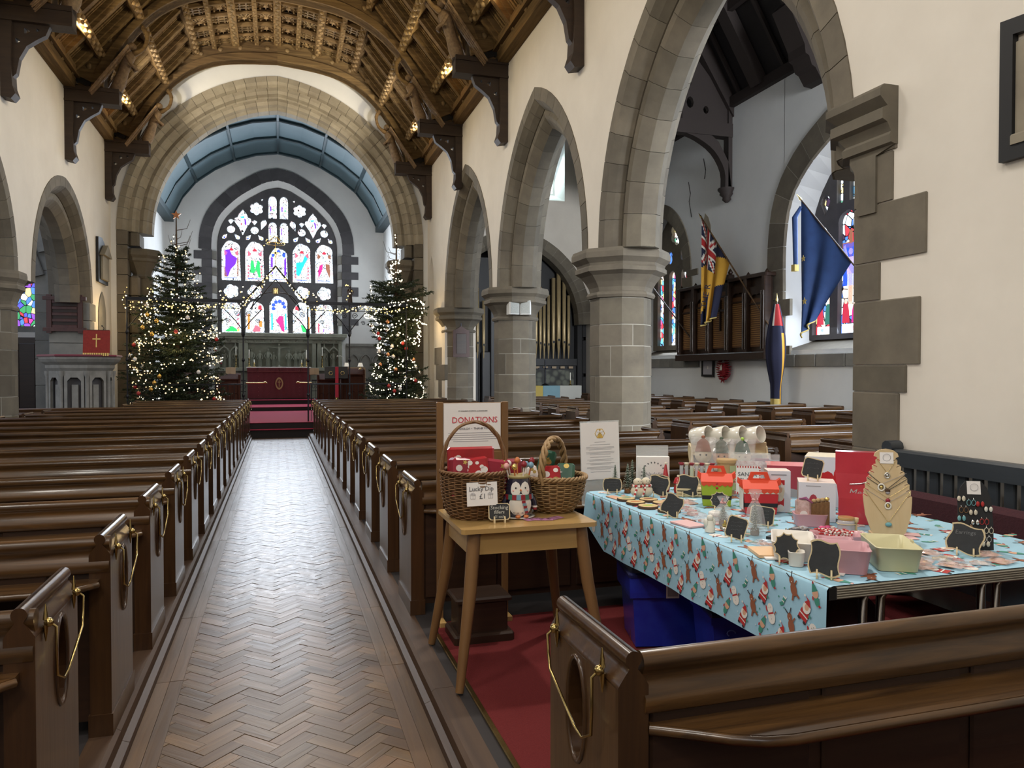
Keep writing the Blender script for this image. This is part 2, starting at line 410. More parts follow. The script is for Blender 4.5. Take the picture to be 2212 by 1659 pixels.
# ================================================================ FLOOR
def clip(poly, x0, y0, x1, y1):
    for ax, v, sg in ((0, x0, 1), (0, x1, -1), (1, y0, 1), (1, y1, -1)):
        out = []
        for i in range(len(poly)):
            a, b = poly[i - 1], poly[i]
            ia, ib = (a[ax] - v) * sg >= 0, (b[ax] - v) * sg >= 0
            if ia != ib:
                t = (v - a[ax]) / (b[ax] - a[ax]); out.append((a[0] + (b[0] - a[0]) * t, a[1] + (b[1] - a[1]) * t))
            if ib: out.append(b)
        poly = out
        if len(poly) < 3: return []
    return poly
floor = MB().box(-10.5, -7, -0.3, 10.6, 30, -0.022, 'joint_dark').build('floor'); floor['kind'] = 'structure'
AL, AR, PB = -0.61, 0.645, 0.10
XY = lambda z: (lambda u, v, d: (u, v, z + d))
blocks = []
L_, W_ = 0.216, 0.072
c45 = sqrt(0.5)
for i in range(-300, 460):
    for j in range(-45, 45):
        for hv in (0, 1):
            bx, by = i * W_ + j * 2 * L_, i * W_
            g = 0.0013
            if hv == 0: q = [(bx + g, by + g), (bx + L_ - g, by + g), (bx + L_ - g, by + W_ - g), (bx + g, by + W_ - g)]
            else: q = [(bx + L_ + g, by - L_ + W_ + g), (bx + L_ + W_ - g, by - L_ + W_ + g), (bx + L_ + W_ - g, by + W_ - g), (bx + L_ + g, by + W_ - g)]
            q = [((x - y) * c45, (x + y) * c45) for x, y in q]
            cx, cy = sum(p[0] for p in q) / 4, sum(p[1] for p in q) / 4
            if not (-.9 < cx < .9 and -0.3 < cy < 19): continue
            q = clip(q, AL + 0.13, -0.2, AR - 0.13, 18.75)
            if len(q) >= 3: blocks.append((cy, cx, q, hv))
blocks.sort()
far = [MB(), MB(), MB()]
for tint, nm in ((0.75, 'parquet_a'), (1.0, 'parquet_b'), (1.3, 'parquet_c')):
    mat(nm, (0.15 * tint, 0.092 * tint, 0.050 * tint), (0.085 * tint, 0.050 * tint, 0.027 * tint), 0.32, tex='noise', scale=18, bump=0.14, rrough=0.07, spec=.5)
nb = 0
near = [b for b in blocks if b[0] > 1.7][:300]
ids = set(map(id, near))
fm = MB()
for b in blocks:
    cy, cx, q, hv = b
    h = R.uniform(-0.0012, 0.0012)
    if id(b) in ids:
        a = radians(45 if hv == 0 else -45)
        mb = MB(); ca, sa = cos(-a), sin(-a)
        loc = [((x - cx) * ca - (y - cy) * sa, (x - cx) * sa + (y - cy) * ca) for x, y in q]
        mb.prism(loc, lambda u, v, d: (u, v, d), -0.02, h, 'parquet')
        o = mb.build('parquet_block', floor, loc=(cx, cy, 0)); o.rotation_euler = (0, 0, a)
    else:
        nm = R.choice(('parquet_a', 'parquet_b', 'parquet_b', 'parquet_c'))
        fm.prism(q, lambda u, v, d: (u, v, d), -0.02, h, nm)
fm.build('parquet_blocks_beyond', floor, kind='stuff')
for sx in (AL, AR - 0.13):
    y = -0.2
    while y < 18.7:
        l = R.uniform(0.9, 1.6); y1 = min(y + l, 18.75)
        for w in (0, 1):
            MB().box(sx + w * 0.065 + .001, y + 0.002, -0.02, sx + w * 0.065 + 0.064, y1 - 0.002, R.uniform(-.001, .001), 'parquet_plank').build('border_plank', floor)
        y = y1
# pew platforms, kerb mouldings along the aisle
for nm, x0, x1, ins, sgn in (('pew_platform_left', -9.8, AL, AL, -1), ('pew_platform_right', AR, 9.8, AR, 1)):
    mb = MB().box(x0 + (0 if sgn < 0 else 0.14), -6.4, -0.02, x1 - (0.14 if sgn < 0 else 0), 18.9 if sgn > 0 else 18.9, PB - 0.002, 'black_floor')
    o = mb.build(nm); tag(o, kind='structure')
    pr = [(0, -0.02), (0, 0.035), (0.028, 0.045), (0.032, 0.088), (0.05, PB), (0.14, PB), (0.14, -0.02)]
    k = 0; y = -0.5
    while y < 18.8:
        y1 = min(y + 4.0, 18.85)
        q = [(ins + sgn * u, v) for u, v in pr]
        MB().prism(q if sgn > 0 else q[::-1], lambda u, v, d: (u, d, v), y + 0.003, y1, 'oak_y').build('kerb_board', o)
        y = y1
carpet = MB()
carpet.prism([(0.86, 1.0), (3.98, 1.0), (3.98, 4.40), (0.86, 4.40)], lambda u, v, d: (u, v, d), PB, PB + 0.008, 'carpet_red')
tag(carpet.build('carpet'), 'plain red carpet under the craft stall and wooden side table', 'carpet')
tag(MB().bbox(0.835, 1.0, PB, 0.86, 4.2, PB + 0.012, 'brass', 0.004).build('carpet_edge_strip'), 'brass edging strip along the red stall carpet', 'edging')
mat('oak_floor', (0.13, 0.075, 0.035), (0.07, 0.04, 0.02), 0.4, tex='noise', scale=20, axis='y', rnd=0.2)

# ================================================================ ARCADE WALLS
ZT = 8.3
def upper_wall(mb, curve, x0, x1, zt, m):
    for (a, za), (b, zb) in zip(curve, curve[1:]):
        if b - a < 1e-5: continue
        mb.faces([(x, s, z) for x in (x0, x1) for s, z in ((a, za), (b, zb), (b, zt), (a, zt))], [(0, 1, 2, 3), (7, 6, 5, 4), (0, 4, 5, 1), (2, 6, 7, 3)], m)
Rarch = [(6.86, 2.31, 3.17, 3.05), (11.76, 2.23, 3.17, 3.03), (16.58, 2.23, 3.17, 3.03)]
Larch = [(6.86, 2.31, 3.1, 2.35), (11.76, 2.23, 3.1, 2.3), (16.88, 2.2, 3.1, 2.28)]
COLS = [9.36, 14.15]
wr = MB(); wl = MB()
for mb, A, x0, x1 in ((wr, Rarch, 4.0, 4.8), (wl, Larch, -4.8, -4.0)):
    cur = []
    for c, a, z0, r in A: cur += shift(both(gothic(a, z0, r)), c)
    upper_wall(mb, cur, x0, x1, ZT, 'plaster')
    mb.box(x0, -6.4, -0.02, x1, A[0][0] - A[0][1], ZT, 'plaster')
wr.box(4.0, 18.81, -0.02, 4.8, 20.25, ZT, 'plaster'); wr.box(4.0, 20.85, -0.02, 4.8, 21.1, ZT, 'plaster')
upper_wall(wr, shift(both(gothic(0.3, 4.0, 0.75)), 20.55), 4.0, 4.8, ZT, 'plaster')
wr.box(4.55, 20.25, -0.02, 4.8, 20.85, 4.8, 'stone_grey')
wl.box(-4.8, 19.08, -0.02, -4.0, 21.1, ZT, 'plaster')
wall_right = wr.build('wall_right'); wall_right['kind'] = 'structure'
wall_left = wl.build('wall_left'); wall_left['kind'] = 'structure'
OUT = [(0.0, -0.012), (-0.19, -0.012), (-0.27, 0.07), (-0.33, 0.16), (-0.33, 0.64), (-0.19, 0.812), (0.0, 0.812)]
INN = [(-0.28, 0.2), (-0.40, 0.15), (-0.46, 0.17), (-0.60, 0.30), (-0.60, 0.50), (-0.46, 0.63), (-0.40, 0.65), (-0.28, 0.6)]
for wall, A, fn in ((wall_right, Rarch, lambda u, v, d: (4.0 + d, u, v)), (wall_left, Larch, lambda u, v, d: (-4.0 - d, u, v))):
    for k, (c, a, z0, r) in enumerate(A):
        pr = OUT[::-1]; pi_ = INN[::-1]
        e = struct('arcade_arch', wall)
        cv = shift(both(gothic(a, z0, r)), c)
        voussoirs(e, cv[::-1][::-1], pr, 22 if k < 2 else 18, fn, 'stone', 0.008)
        voussoirs(e, cv, pi_, 18 if k < 2 else 15, fn, 'stone', 0.008)

def octring(ap, n=8): # polygon radius for octagon of apothem ap
    return ap / cos(pi / 8)
def oct_block(parent, cx, cy, ap, z0, z1, a0, a1, m='stone', name='stone_block'):
    """part of an octagonal drum between sides a0..a1 (in eighths), with the joint left open"""
    r = octring(ap); q = [(0, 0)]
    n = a1 - a0
    for k in range(n + 1):
        a = pi / 8 + (a0 + k) * pi / 4; q.append((cx + r * cos(a), cy + r * sin(a)))
    q[0] = (cx, cy)
    def tr(p, q0, q1, g=0.006):
        l = hypot(q1[0] - q0[0], q1[1] - q0[1]); return (q0[0] + (q1[0] - q0[0]) * g / l, q0[1] + (q1[1] - q0[1]) * g / l)
    q[1] = tr(None, q[1], q[2]); q[-1] = tr(None, q[-1], q[-2])
    return MB().prism(q, lambda u, v, d: (u, v, d), z0 + 0.005, z1 - 0.005, m).build(name, parent)
def oct_half(parent, cx, cy, ap, z0, z1, half, off, name='stone_block'):
    """octagonal drum cut in two at mid-faces so the joint runs down a face"""
    r = octring(ap); P = [(r * cos(pi / 8 + k * pi / 4), r * sin(pi / 8 + k * pi / 4)) for k in range(8)]
    mid = lambda k: ((P[k % 8][0] + P[(k + 1) % 8][0]) / 2, (P[k % 8][1] + P[(k + 1) % 8][1]) / 2)
    s = off + half * 4
    q = [mid(s)] + [P[(s + i) % 8] for i in (1, 2, 3, 4)] + [mid(s + 4)]
    d = Vector((sum(p[0] for p in q), sum(p[1] for p in q))).normalized() * 0.006
    q = [(cx + x + d.x, cy + y + d.y) for x, y in q]
    return MB().prism(q, lambda u, v, d: (u, v, d), z0 + 0.007, z1 - 0.007, 'stone').build(name, parent)
COLW = {9.36: 0.375, 14.15: 0.375, 19.0: 0.36}
def column(x, y, ap, ztop, lab, cp=1.0):
    c = thing('octagonal_column', lab, 'column', (x, y, 0), kind='structure')
    zb = ztop - 0.62
    MB().lathe([(octring(ap - 0.003), 0.1), (octring(ap - 0.003), zb)], 'mortar', 8, (0, 0, 0), False, ph=pi / 8).build('mortar_joint', c)
    z = 0.1; k = 0
    hs = [0.42, 0.36, 0.30, 0.34, 0.40, 0.28, 0.36, 0.33]; zs = []
    while z < zb - 0.05:
        z1 = z + hs[k % 8]
        if zb - z1 < 0.15: z1 = zb
        if k % 2: oct_half(c, 0, 0, ap, z, z1, 0, k // 2 % 2 * 2 + 1); oct_half(c, 0, 0, ap, z, z1, 1, k // 2 % 2 * 2 + 1)
        else:
            s = (k // 2 % 2) * 2
            for h in (0, 1): oct_half(c, 0, 0, ap, z, z1, h, s)
        z = z1; k += 1
    A = ap
    prof = [(A, zb), (A + 0.035, zb + 0.005), (A + 0.05, zb + 0.04), (A + 0.035, zb + 0.075), (A + 0.005, zb + 0.085), (A + 0.02, zb + 0.14), (A + 0.06, zb + 0.21), (A + 0.12, zb + 0.29),
            (A + 0.19, zb + 0.335), (A + 0.19, zb + 0.385), (A + 0.165, zb + 0.41), (A + 0.175, zb + 0.44), (A + 0.235, zb + 0.50), (A + 0.235, zb + 0.57), (A + 0.215, zb + 0.62)]
    MB().lathe([(octring(A + (r - A) * cp), z) for r, z in prof], 'stone', 8, (0, 0, 0), False, ph=pi / 8).build('capital', c)
    return c
column(4.4, 9.36, 0.375, 3.17, 'tall octagonal stone column behind the craft stall, nearest on that side')
column(4.4, 14.15, 0.375, 3.17, 'octagonal stone column with two white speakers under its capital')
column(4.4, 19.0, 0.37, 3.17, 'farthest octagonal stone column, hung with a small dark memorial board')
column(-4.42, 13.95, 0.375, 3.17, 'octagonal stone column at the edge of the view beside the pulpit', .58)
column(-4.4, 9.36, 0.375, 3.17, 'octagonal stone column of the arcade opposite the stall')
for i_, (a, b) in enumerate(zip((.1, .6, 1.1, 1.7, 2.2, 2.7), (.6, 1.1, 1.7, 2.2, 2.7, 3.1))):
    MB().bbox(-4.79, 18.76, a + .005, -3.985, 19.2 + .15 * (i_ % 2), b - .005, 'stone_grey', .02).build('jamb_stone', wall_left)

# ---- near respond: quoins and moulded corbel on the right-hand wall
def quoin(parent, y0, y1, z0, z1, x0=3.985, x1=4.3, m='stone'):
    MB().bbox(x0, y0 + .004, z0 + .004, x1, y1 - .004, z1 - .004, m, 0.008).build('quoin_stone', parent)
rs = struct('respond_stonework', wall_right)
zq = [(0.1, 0.75, 4.12), (0.75, 1.05, 4.32), (1.05, 1.45, 4.12), (1.45, 1.64, 4.32 - 0.26), (1.64, 2.09, 3.95), (2.09, 2.36, 4.30), (2.36, 2.76, 3.905), (2.76, 3.1, 4.19), (3.1, 3.42, 4.16)]
for a, b, y in zq: quoin(rs, max(y, 3.9) if y < 4.1 else y + 0.0, 4.56, a, b)
for a, b in zip([.1, .7, 1.2, 1.75, 2.3, 2.85], [.7, 1.2, 1.75, 2.3, 2.85, 3.15]):
    MB().prism([(4.05, 4.56), (4.3, 4.68), (4.75, 4.68), (4.75, 4.5), (4.05, 4.5)], lambda u, v, d: (u, v, d), a + .004, b - .004, 'stone').build('jamb_stone', rs)
# corbel capital of the respond (projects towards the opening)
prof = [(.02, 0, 2.70), (.06, 0, 2.72), (.06, 0, 2.78), (.0, 0, 2.80), (.03, 0, 2.90), (.12, 0, 3.03), (.20, 0, 3.09), (.20, .0, 3.13), (.27, .03, 3.14), (.27, .04, 3.19), (.22, .03, 3.21), (.30, .06, 3.27), (.37, .10, 3.29), (.37, .10, 3.36), (.31, .06, 3.38), (.42, .12, 3.44), (.42, .12, 3.49), (.37, .09, 3.52)]
rings = []
for e, b, z in prof:
    y0 = 4.16 if z > 3.12 else 4.33
    rings.append([(3.97 - b, y0, z), (3.97 - b, 4.48 + e * 0.5, z), (4.10 - b * .4, 4.52 + e, z), (4.72, 4.52 + e, z), (4.85, 4.40 + e * .5, z), (4.85, y0, z)])
MB().loft(rings, 'stone', True, True).build('respond_corbel', rs)
# far respond stones and patch stones on the nave walls
for a, b, y0, y1 in ((1.35, 1.75, 18.2 + .6, 19.0 + .9), (1.75, 2.2, 19.2, 20.1), (0.9, 1.35, 19.2, 19.6)):
    quoin(rs, y0, y1, a, b, 3.985, 4.2)

# ================================================================ CHANCEL ARCH WALL
YC = 21.1
OA, OZ, OR = 3.87, 5.12, 4.23
wc = MB(); base = both(gothic(OA, OZ, OR, 22))
for (a, za), (b, zb) in zip(base, base[1:]):
    wc.faces([(s, y, z) for y in (YC, YC + 0.9) for s, z in ((a, za), (b, zb), (b, 11.0), (a, 11.0))], [(3, 2, 1, 0), (4, 5, 6, 7)], 'plaster_white')
for sx in (-1, 1):
    x0, x1 = sorted((sx * OA, sx * 4.8)); wc.box(x0, YC, -0.02, x1, YC + 0.9, 11.0, 'plaster_white')
wall_back = wc.build('wall_chancel_arch'); wall_back['kind'] = 'structure'
ca = struct('chancel_arch', wall_back)
fc = lambda u, v, d: (u, YC + d, v)
full = [(-OA, 0.1)] + base + [(OA, 0.1)]
for kk, (pr, n) in enumerate((([(0.0, -0.03), (-0.14, -0.045), (-0.20, 0.02), (-0.26, 0.16), (-0.26, 0.9), (0.0, 0.9)], 44),
                ([(-0.24, 0.12), (-0.33, 0.10), (-0.40, 0.14), (-0.44, 0.26), (-0.5, 0.30), (-0.5, 0.88), (-0.24, 0.88)], 40),
                ([(-0.48, 0.28), (-0.56, 0.24), (-0.64, 0.28), (-0.68, 0.38), (-0.75, 0.44), (-0.75, 0.78), (-0.48, 0.86)], 36))):
    voussoirs(ca, base, pr, n, fc, 'stone_pale', 0.010, k=2)
# jambs of the arch in courses
jz = [0.1, 0.6, 1.05, 1.6, 2.1, 2.55, 3.05, 3.5, 4.0, 4.4, 4.75, 5.12]
for sx in (-1, 1):
    for i, (a, b) in enumerate(zip(jz, jz[1:])):
        w = 3.87
        MB().bbox(*(sorted((sx * 3.62, sx * w))[0], YC - 0.03, a + .005, sorted((sx * 3.62, sx * w))[1], YC + 0.9, b - .005), 'stone', 0.012).build('jamb_stone', ca)
        if b <= 4.0 or a >= 4.7:
            MB().bbox(sorted((sx * 3.37, sx * 3.61))[0], YC + 0.12, a + .005, sorted((sx * 3.37, sx * 3.61))[1], YC + 0.88, b - .005, 'stone', 0.05).build('jamb_stone', ca)
        if b <= 4.0:
            MB().lathe([(0.2, a + .005), (0.2, b - .005)], 'stone', 12, (sx * 3.3, YC + 0.5, 0), True).build('jamb_stone', ca)
    cp = [(0.20, 3.95), (0.24, 4.0), (0.21, 4.05), (0.25, 4.15), (0.36, 4.35), (0.40, 4.38), (0.40, 4.45), (0.46, 4.52), (0.46, 4.62), (0.42, 4.68)]
    MB().lathe([(octring(r), z) for r, z in cp], 'stone', 8, (sx * 3.36, YC + 0.48, 0), False, ph=pi / 8).build('arch_capital', ca)
# ================================================================ NAVE ROOF
ceiling = struct('ceiling')
ceiling.name = 'ceiling'
RW, RP, RT = (4.02, 7.3), (2.05, 9.62), (0.0, 10.05)    # wall plate, purlin, crown
mb = MB()
for sx in (-1, 1):
    mb.faces([(sx * RW[0], y, RW[1]) for y in (-6.4, YC)] + [(sx * RP[0], y, RP[1] + .12) for y in (-6.4, YC)] + [(0, y, RT[1] + .12) for y in (-6.4, YC)],
             [(0, 1, 3, 2), (2, 3, 5, 4)], 'roof_board')
mb.box(-4.3, -6.4, 10.7, 4.3, YC, 10.75, 'roof_board')
mb.build('roof_boarding', ceiling)
# central coffered panels
bays = [(-1.4, 2.5), (2.5, 6.2), (6.2, 9.8), (9.8, 13.4), (13.4, 17.0), (17.0, 20.6), (20.6, 21.1)]
def roof_z(x):
    x = abs(x)
    return RT[1] - (RT[1] - RP[1]) * (x / RP[0]) ** 1.6 if x < RP[0] else RP[1] - (x - RP[0]) / (RW[0] - RP[0]) * (RP[1] - RW[1])
cell = {}
def panel_mesh(w, l, kind):
    """carved lattice panel of openwork bars and leaf diagonals over a gold back board"""
    k = (round(w, 2), round(l, 2), kind)
    if k in cell: return cell[k]
    mb = MB().box(-w / 2, -l / 2, 0.05, w / 2, l / 2, 0.07, 'roof_gold')
    if kind == 0:
        for i in range(1, 4): mb.box(-w / 2, -l / 2 + l * i / 4 - .022, -0.01, w / 2, -l / 2 + l * i / 4 + .022, 0.05, 'roof_gold')
        for i in range(1, 3): mb.box(-w / 2 + w * i / 3 - .018, -l / 2, -0.005, -w / 2 + w * i / 3 + .018, l / 2, 0.05, 'roof_gold')
    else:
        for i in range(6):
            a = pi * i / 6; c_, s_ = cos(a), sin(a); e = 0.5 * min(w / max(abs(c_), .01), l / max(abs(s_), .01)) * .96
            mb.tube([(-c_ * e, -s_ * e, 0.02), (0, 0, -0.01), (c_ * e, s_ * e, 0.02)], [0.014, 0.026, 0.014], 'roof_gold', 4, smooth=False)
        mb.lathe([(0.07, 0.02), (0.06, -0.03), (0.02, -0.045)], 'roof_gold', 8, smooth=False)
    for sg in (-1, 1):
        for q in range(3):
            mb.ball((sg * w * .32, -l * .33 + q * l * .33, 0.0), 0.028, 'roof_gold', 6, 4)
    cell[k] = mb.mesh('carved_panel'); return cell[k]
xs = [-2.0, -1.5, -1.0, -0.5, 0, 0.5, 1.0, 1.5, 2.0]
for (y0, y1) in bays[4:6]:
    n = 6; st = (y1 - y0) / n
    for i in range(n):
        for xa, xb in zip(xs, xs[1:]):
            xm = (xa + xb) / 2; sl = atan2(roof_z(xb) - roof_z(xa), xb - xa)
            o = bpy.data.objects.new('carved_panel', panel_mesh(0.42, st - 0.1, 1 if abs(xm) < 0.6 else (0 if (i + int(xm * 2)) % 2 else 1))); COL.objects.link(o); o.parent = ceiling
            o.location = (xm, y0 + (i + .5) * st, roof_z(xm) - 0.04); o.rotation_euler = (0, -sl, 0)
        # cross moulding
        yb = y0 + i * st
        for sx in (-1, 1):
            pts = [(sx * x, yb, roof_z(x) - 0.06) for x in (0, 0.5, 1.0, 1.5, 2.05)]
            MB().tube(pts, 0.045 if i % 2 else 0.07, 'roof_x', 6, smooth=False).build('cross_rib', ceiling)
    for x in xs:
        w = 0.085 if x in (0, -1.0, 1.0) else 0.05
        o = MB().box(x - w, y0, roof_z(x) - 0.16, x + w, y1, roof_z(x) + 0.02, 'roof_y').build('carved_purlin', ceiling)
        m2 = MB()
        for q in range(int((y1 - y0) / 0.15)):
            yy = y0 + 0.08 + q * 0.15; m2.ball((x + (0.02 if q % 2 else -0.02), yy, roof_z(x) - 0.165), w * .62, 'roof_gold', 6, 4, sz=.5, sy=1.3)
        m2.build('leaf_carving', o, kind='stuff')
for (y0, y1) in bays[:4]:
    for x in xs[::2]: MB().box(x - .08, y0, roof_z(x) - 0.16, x + .08, y1, roof_z(x), 'roof_y').build('carved_purlin', ceiling)
# sloping sides: moulded rafters with boards between, two carved purlins
for sx in (-1, 1):
    dx, dz = RW[0] - RP[0], RP[1] - RW[1]; Ls = hypot(dx, dz); ux, uz = sx * dx / Ls, -dz / Ls; nx, nz = -sx * dz / Ls, -dx / Ls
    def sp(s, y, h): return (sx * RP[0] + ux * s + nx * h, y, RP[1] + uz * s + nz * h)
    for bi, (y0, y1) in enumerate(bays):
        if y1 < 2: continue
        n = 5 if y1 - y0 > 2 else 1
        for i in range(n):
            y = y0 + (i + 0.5) * (y1 - y0) / n
            for ww, h0, h1 in ((0.10, 0.0, 0.10), (0.055, 0.10, 0.17)):
                pass
            mb = MB()
            for ww, h0, h1 in ((0.11, -0.02, 0.08), (0.06, 0.08, 0.15)):
                mb.faces([sp(s, y + q * ww, h) for s in (0, Ls) for q in (-1, 1) for h in (h0, h1)], [(0, 1, 3, 2), (4, 6, 7, 5), (0, 4, 5, 1), (2, 3, 7, 6), (0, 2, 6, 4), (1, 5, 7, 3)], 'roof_x')
            mb.build('rafter', ceiling)
            if bi >= 3 and n > 1:
                # short coved board strips between rafters
                m3 = MB()
                for q in range(5):
                    s0 = Ls * .03; ya = y + 0.15 + q * .09; yb2 = ya + .035 + .02 * (q % 2)
                    m3.faces([sp(s, yy, h) for s in (s0, Ls * .97) for yy in (ya, yb2) for h in (-0.05, 0.02)], [(0, 1, 3, 2), (4, 6, 7, 5), (0, 4, 5, 1), (2, 3, 7, 6), (0, 2, 6, 4), (1, 5, 7, 3)], 'roof_y')
                m3.build('boarding_strip', ceiling, kind='stuff')
        for s in (Ls * 0.36, Ls * 0.72, 0.02):
            mb = MB()
            mb.faces([sp(s + q * 0.085, y, h) for y in (y0, y1) for q in (-1, 1) for h in (-0.02, 0.2)], [(0, 1, 3, 2), (4, 6, 7, 5), (0, 4, 5, 1), (2, 3, 7, 6), (0, 2, 6, 4), (1, 5, 7, 3)], 'roof_y')
            if bi >= 3:
                for q in range(int((y1 - y0) / 0.14)):
                    p = sp(s + (0.03 if q % 2 else -0.03), y0 + 0.07 + q * 0.14, 0.2); mb.ball(p, 0.055, 'roof_gold', 6, 4)
            mb.build('purlin', ceiling)
    # wall plate / cornice
    for bi, (y0, y1) in enumerate(bays):
        if y1 < 4: continue
        x0, x1 = sorted((sx * 4.0, sx * 3.80))
        mb = MB().box(x0, y0, 7.16, x1, y1, 7.42, 'roof_y').box(*sorted((sx * 4.0, sx * 3.72))[:1], y0, 7.36, sorted((sx * 4.0, sx * 3.72))[1], y1, 7.5, 'roof_y')
        # boarded cove above the plate
        for i in range(9):
            ya = y0 + (y1 - y0) * i / 9
            mb.faces([(sx * 3.98, yy, 7.4) for yy in (ya + .01, ya + (y1 - y0) / 9 - .01)] + [(sx * 3.45, yy, 8.0) for yy in (ya + (y1 - y0) / 9 - .01, ya + .01)], [(0, 1, 2, 3)], 'roof_dark')
        mb.build('wall_plate', ceiling)

# ---- roof trusses with carved angels on the hammer beams
def feather_wing(mb, p0, p1, width, sgn):
    """flat carved wing of feathers between p0 (shoulder) and p1 (tip)"""
    p0, p1 = Vector(p0), Vector(p1); d = (p1 - p0); L = d.length; d.normalize(); w = Vector((0, 1, 0)) * sgn
    for r in range(9):
        t = r / 9; base = p0 + d * L * t
        for c in range(4):
            a = base + w * (c * width / 4 - width * .3); ln = L * 0.24
            n = Vector((-d.z, 0, d.x)) * (0.02 + 0.012 * (c % 2))
            mb.faces([a, a + w * width / 4.6, a + w * width / 7 + d * ln, a + n, a + n + w * width / 4.6, a + n + w * width / 7 + d * ln], [(0, 1, 2), (5, 4, 3), (0, 3, 4, 1), (1, 4, 5, 2), (2, 5, 3, 0)], 'angel_wood')
truss_tpl = None
def truss(y, lab):
    global truss_tpl
    t = thing('roof_truss', lab, 'roof truss', (0, y, 6.9), group='carved angel trusses of the nave roof')
    for sx in (-1, 1):
        fn = lambda u, v, d: (sx * u, d, v - 6.9)
        P = lambda poly, a, b, m, nm, par=t: MB().prism([(u, v) for u, v in (poly if sx > 0 else poly[::-1])], fn, a, b, m).build(nm, par)
        hb = MB(); x0, x1 = sorted((sx * 3.02, sx * 4.0))
        hb.box(x0, -0.13, 0.0, x1, 0.13, 0.28, 'roof_dark').box(x0 + (0 if sx < 0 else .0), -0.155, 0.22, x1, 0.155, 0.30, 'roof_dark').box(x0, -0.15, -0.01, x1, 0.15, 0.03, 'roof_dark')
        hb.build('hammer_beam', t)
        # wall post with shaped foot
        P([(4.0, 5.75), (3.86, 5.72), (3.80, 5.80), (3.84, 5.92), (3.86, 6.3), (3.84, 6.9), (4.0, 6.9)], -0.12, 0.12, 'roof_dark', 'wall_post')
        # pierced bracket under the beam
        outer = [(3.86, 6.05), (3.80, 6.12), (3.76, 6.35), (3.66, 6.55), (3.52, 6.66), (3.40, 6.74), (3.34, 6.9), (3.86, 6.9)]
        holes = [[(x_ + r_ * (1 - .35 * abs(cos(1.5 * a))) * cos(a), z_ + r_ * (1 - .35 * abs(cos(1.5 * a))) * sin(a)) for a in [i * pi / 6 for i in range(12)]] for x_, z_, r_ in ((3.78, 6.62, .045), (3.66, 6.78, .05), (3.51, 6.81, .03))]
        MB().holed(outer, holes, fn, -0.06, 0.06, 'roof_dark').build('pierced_bracket', t)
        # arch brace: from beam up to the crown
        c = catmull([(3.30, 7.20), (3.22, 7.55), (2.97, 8.05), (2.55, 8.62), (2.1, 9.02), (1.55, 9.3), (0.9, 9.44), (0.0, 9.52)], 3)
        o2 = catmull([(3.86, 7.45), (3.62, 7.85), (3.32, 8.22), (2.9, 8.78), (2.35, 9.36), (1.6, 9.72), (0.9, 9.9), (0.0, 10.0)], 3)
        m1 = MB()
        for rr, dd in ((1.0, 0.13), (0.35, 0.18)):
            ring = [[fn(a[0], a[1], -dd), fn(a[0] * (1 - rr) + b[0] * rr, a[1] * (1 - rr) + b[1] * rr, -dd), fn(a[0] * (1 - rr) + b[0] * rr, a[1] * (1 - rr) + b[1] * rr, dd), fn(a[0], a[1], dd)] for a, b in zip(c, o2)]
            m1.loft(ring, 'roof_x', True, True)
        for q in range(2, len(c) - 1, 2):
            b_ = [c[q][k] * .35 + o2[q][k] * .65 for k in (0, 1)]
            m1.ball(fn(b_[0], b_[1], -0.13), 0.06, 'roof_gold', 6, 4, sy=.6)
        m1.build('arch_brace', t)
        # principal rafter
        P([(4.0, 7.28), (4.0, 7.55), (2.1, 9.78), (1.9, 9.6)], -0.14, 0.14, 'roof_x', 'principal_rafter')
        # curved cusp brace from beam to rafter with round openings
        oc = [(3.30, 7.18)] + catmull([(3.28, 7.5), (3.42, 7.75), (3.62, 7.86)], 3) + [(3.95, 7.5), (3.98, 7.18)]
        hl = [[(3.52 + .085 * cos(a), 7.42 + .085 * sin(a)) for a in [i * pi / 5 for i in range(10)]], [(3.8 + .08 * cos(a), 7.34 + .08 * sin(a)) for a in [i * pi / 5 for i in range(10)]]]
        MB().holed(oc, hl, fn, -0.05, 0.05, 'roof_x').build('cusped_spandrel', t)
        # small cusp that springs from the brace half way up
        cc = [fn(u, v, 0) for u, v in catmull([(2.62, 8.55), (2.52, 8.38), (2.58, 8.12), (2.78, 7.98)], 3)]
        MB().tube(cc, [0.05] * 4 + [0.04] * 4 + [0.06] * (len(cc) - 8), 'roof_x', 6).build('cusp', t)
        # carved angel leaning from the beam end
        ang = MB()
        ang.loft([[(sx * (3.1 - .0 * z) - sx * z * .32 + r * cos(a) * .9, r * sin(a), z + .28) for a in [i * pi / 5 for i in range(10)]] for r, z in ((.13, 0), (.15, .15), (.12, .4), (.13, .6), (.15, .72), (.07, .82))], 'angel_wood', True, True, True)
        ang.ball((sx * 2.80, 0, 1.22), 0.085, 'angel_wood', 8, 6)
        ang.tube([(sx * 2.88, -.13, .98), (sx * 2.78, -.17, .8), (sx * 2.72, -.02, .78)], .035, 'angel_wood', 5)
        ang.tube([(sx * 2.88, .13, .98), (sx * 2.78, .17, .8), (sx * 2.72, .02, .78)], .035, 'angel_wood', 5)
        an = ang.build('carved_angel', t)
        for q in (-1, 1):
            w = MB(); feather_wing(w, (sx * 2.84, q * .10, 1.15), (sx * 3.42, q * .30, .22), .3, q); w.build('wing', an)
    return t
for y, lab in ((20.6, 'dark carved roof truss against the chancel arch wall'), (17.0, 'dark carved roof truss, second from the chancel arch'), (13.4, 'dark carved roof truss over the middle of the nave, third from the chancel arch'),
               (9.8, 'dark carved roof truss above the column behind the stall'), (6.2, 'dark carved roof truss nearest the back of the church')):
    if y == 20.6: t0 = truss(y, lab)
    else: dup(t0, (0, y, 6.9), label=lab)
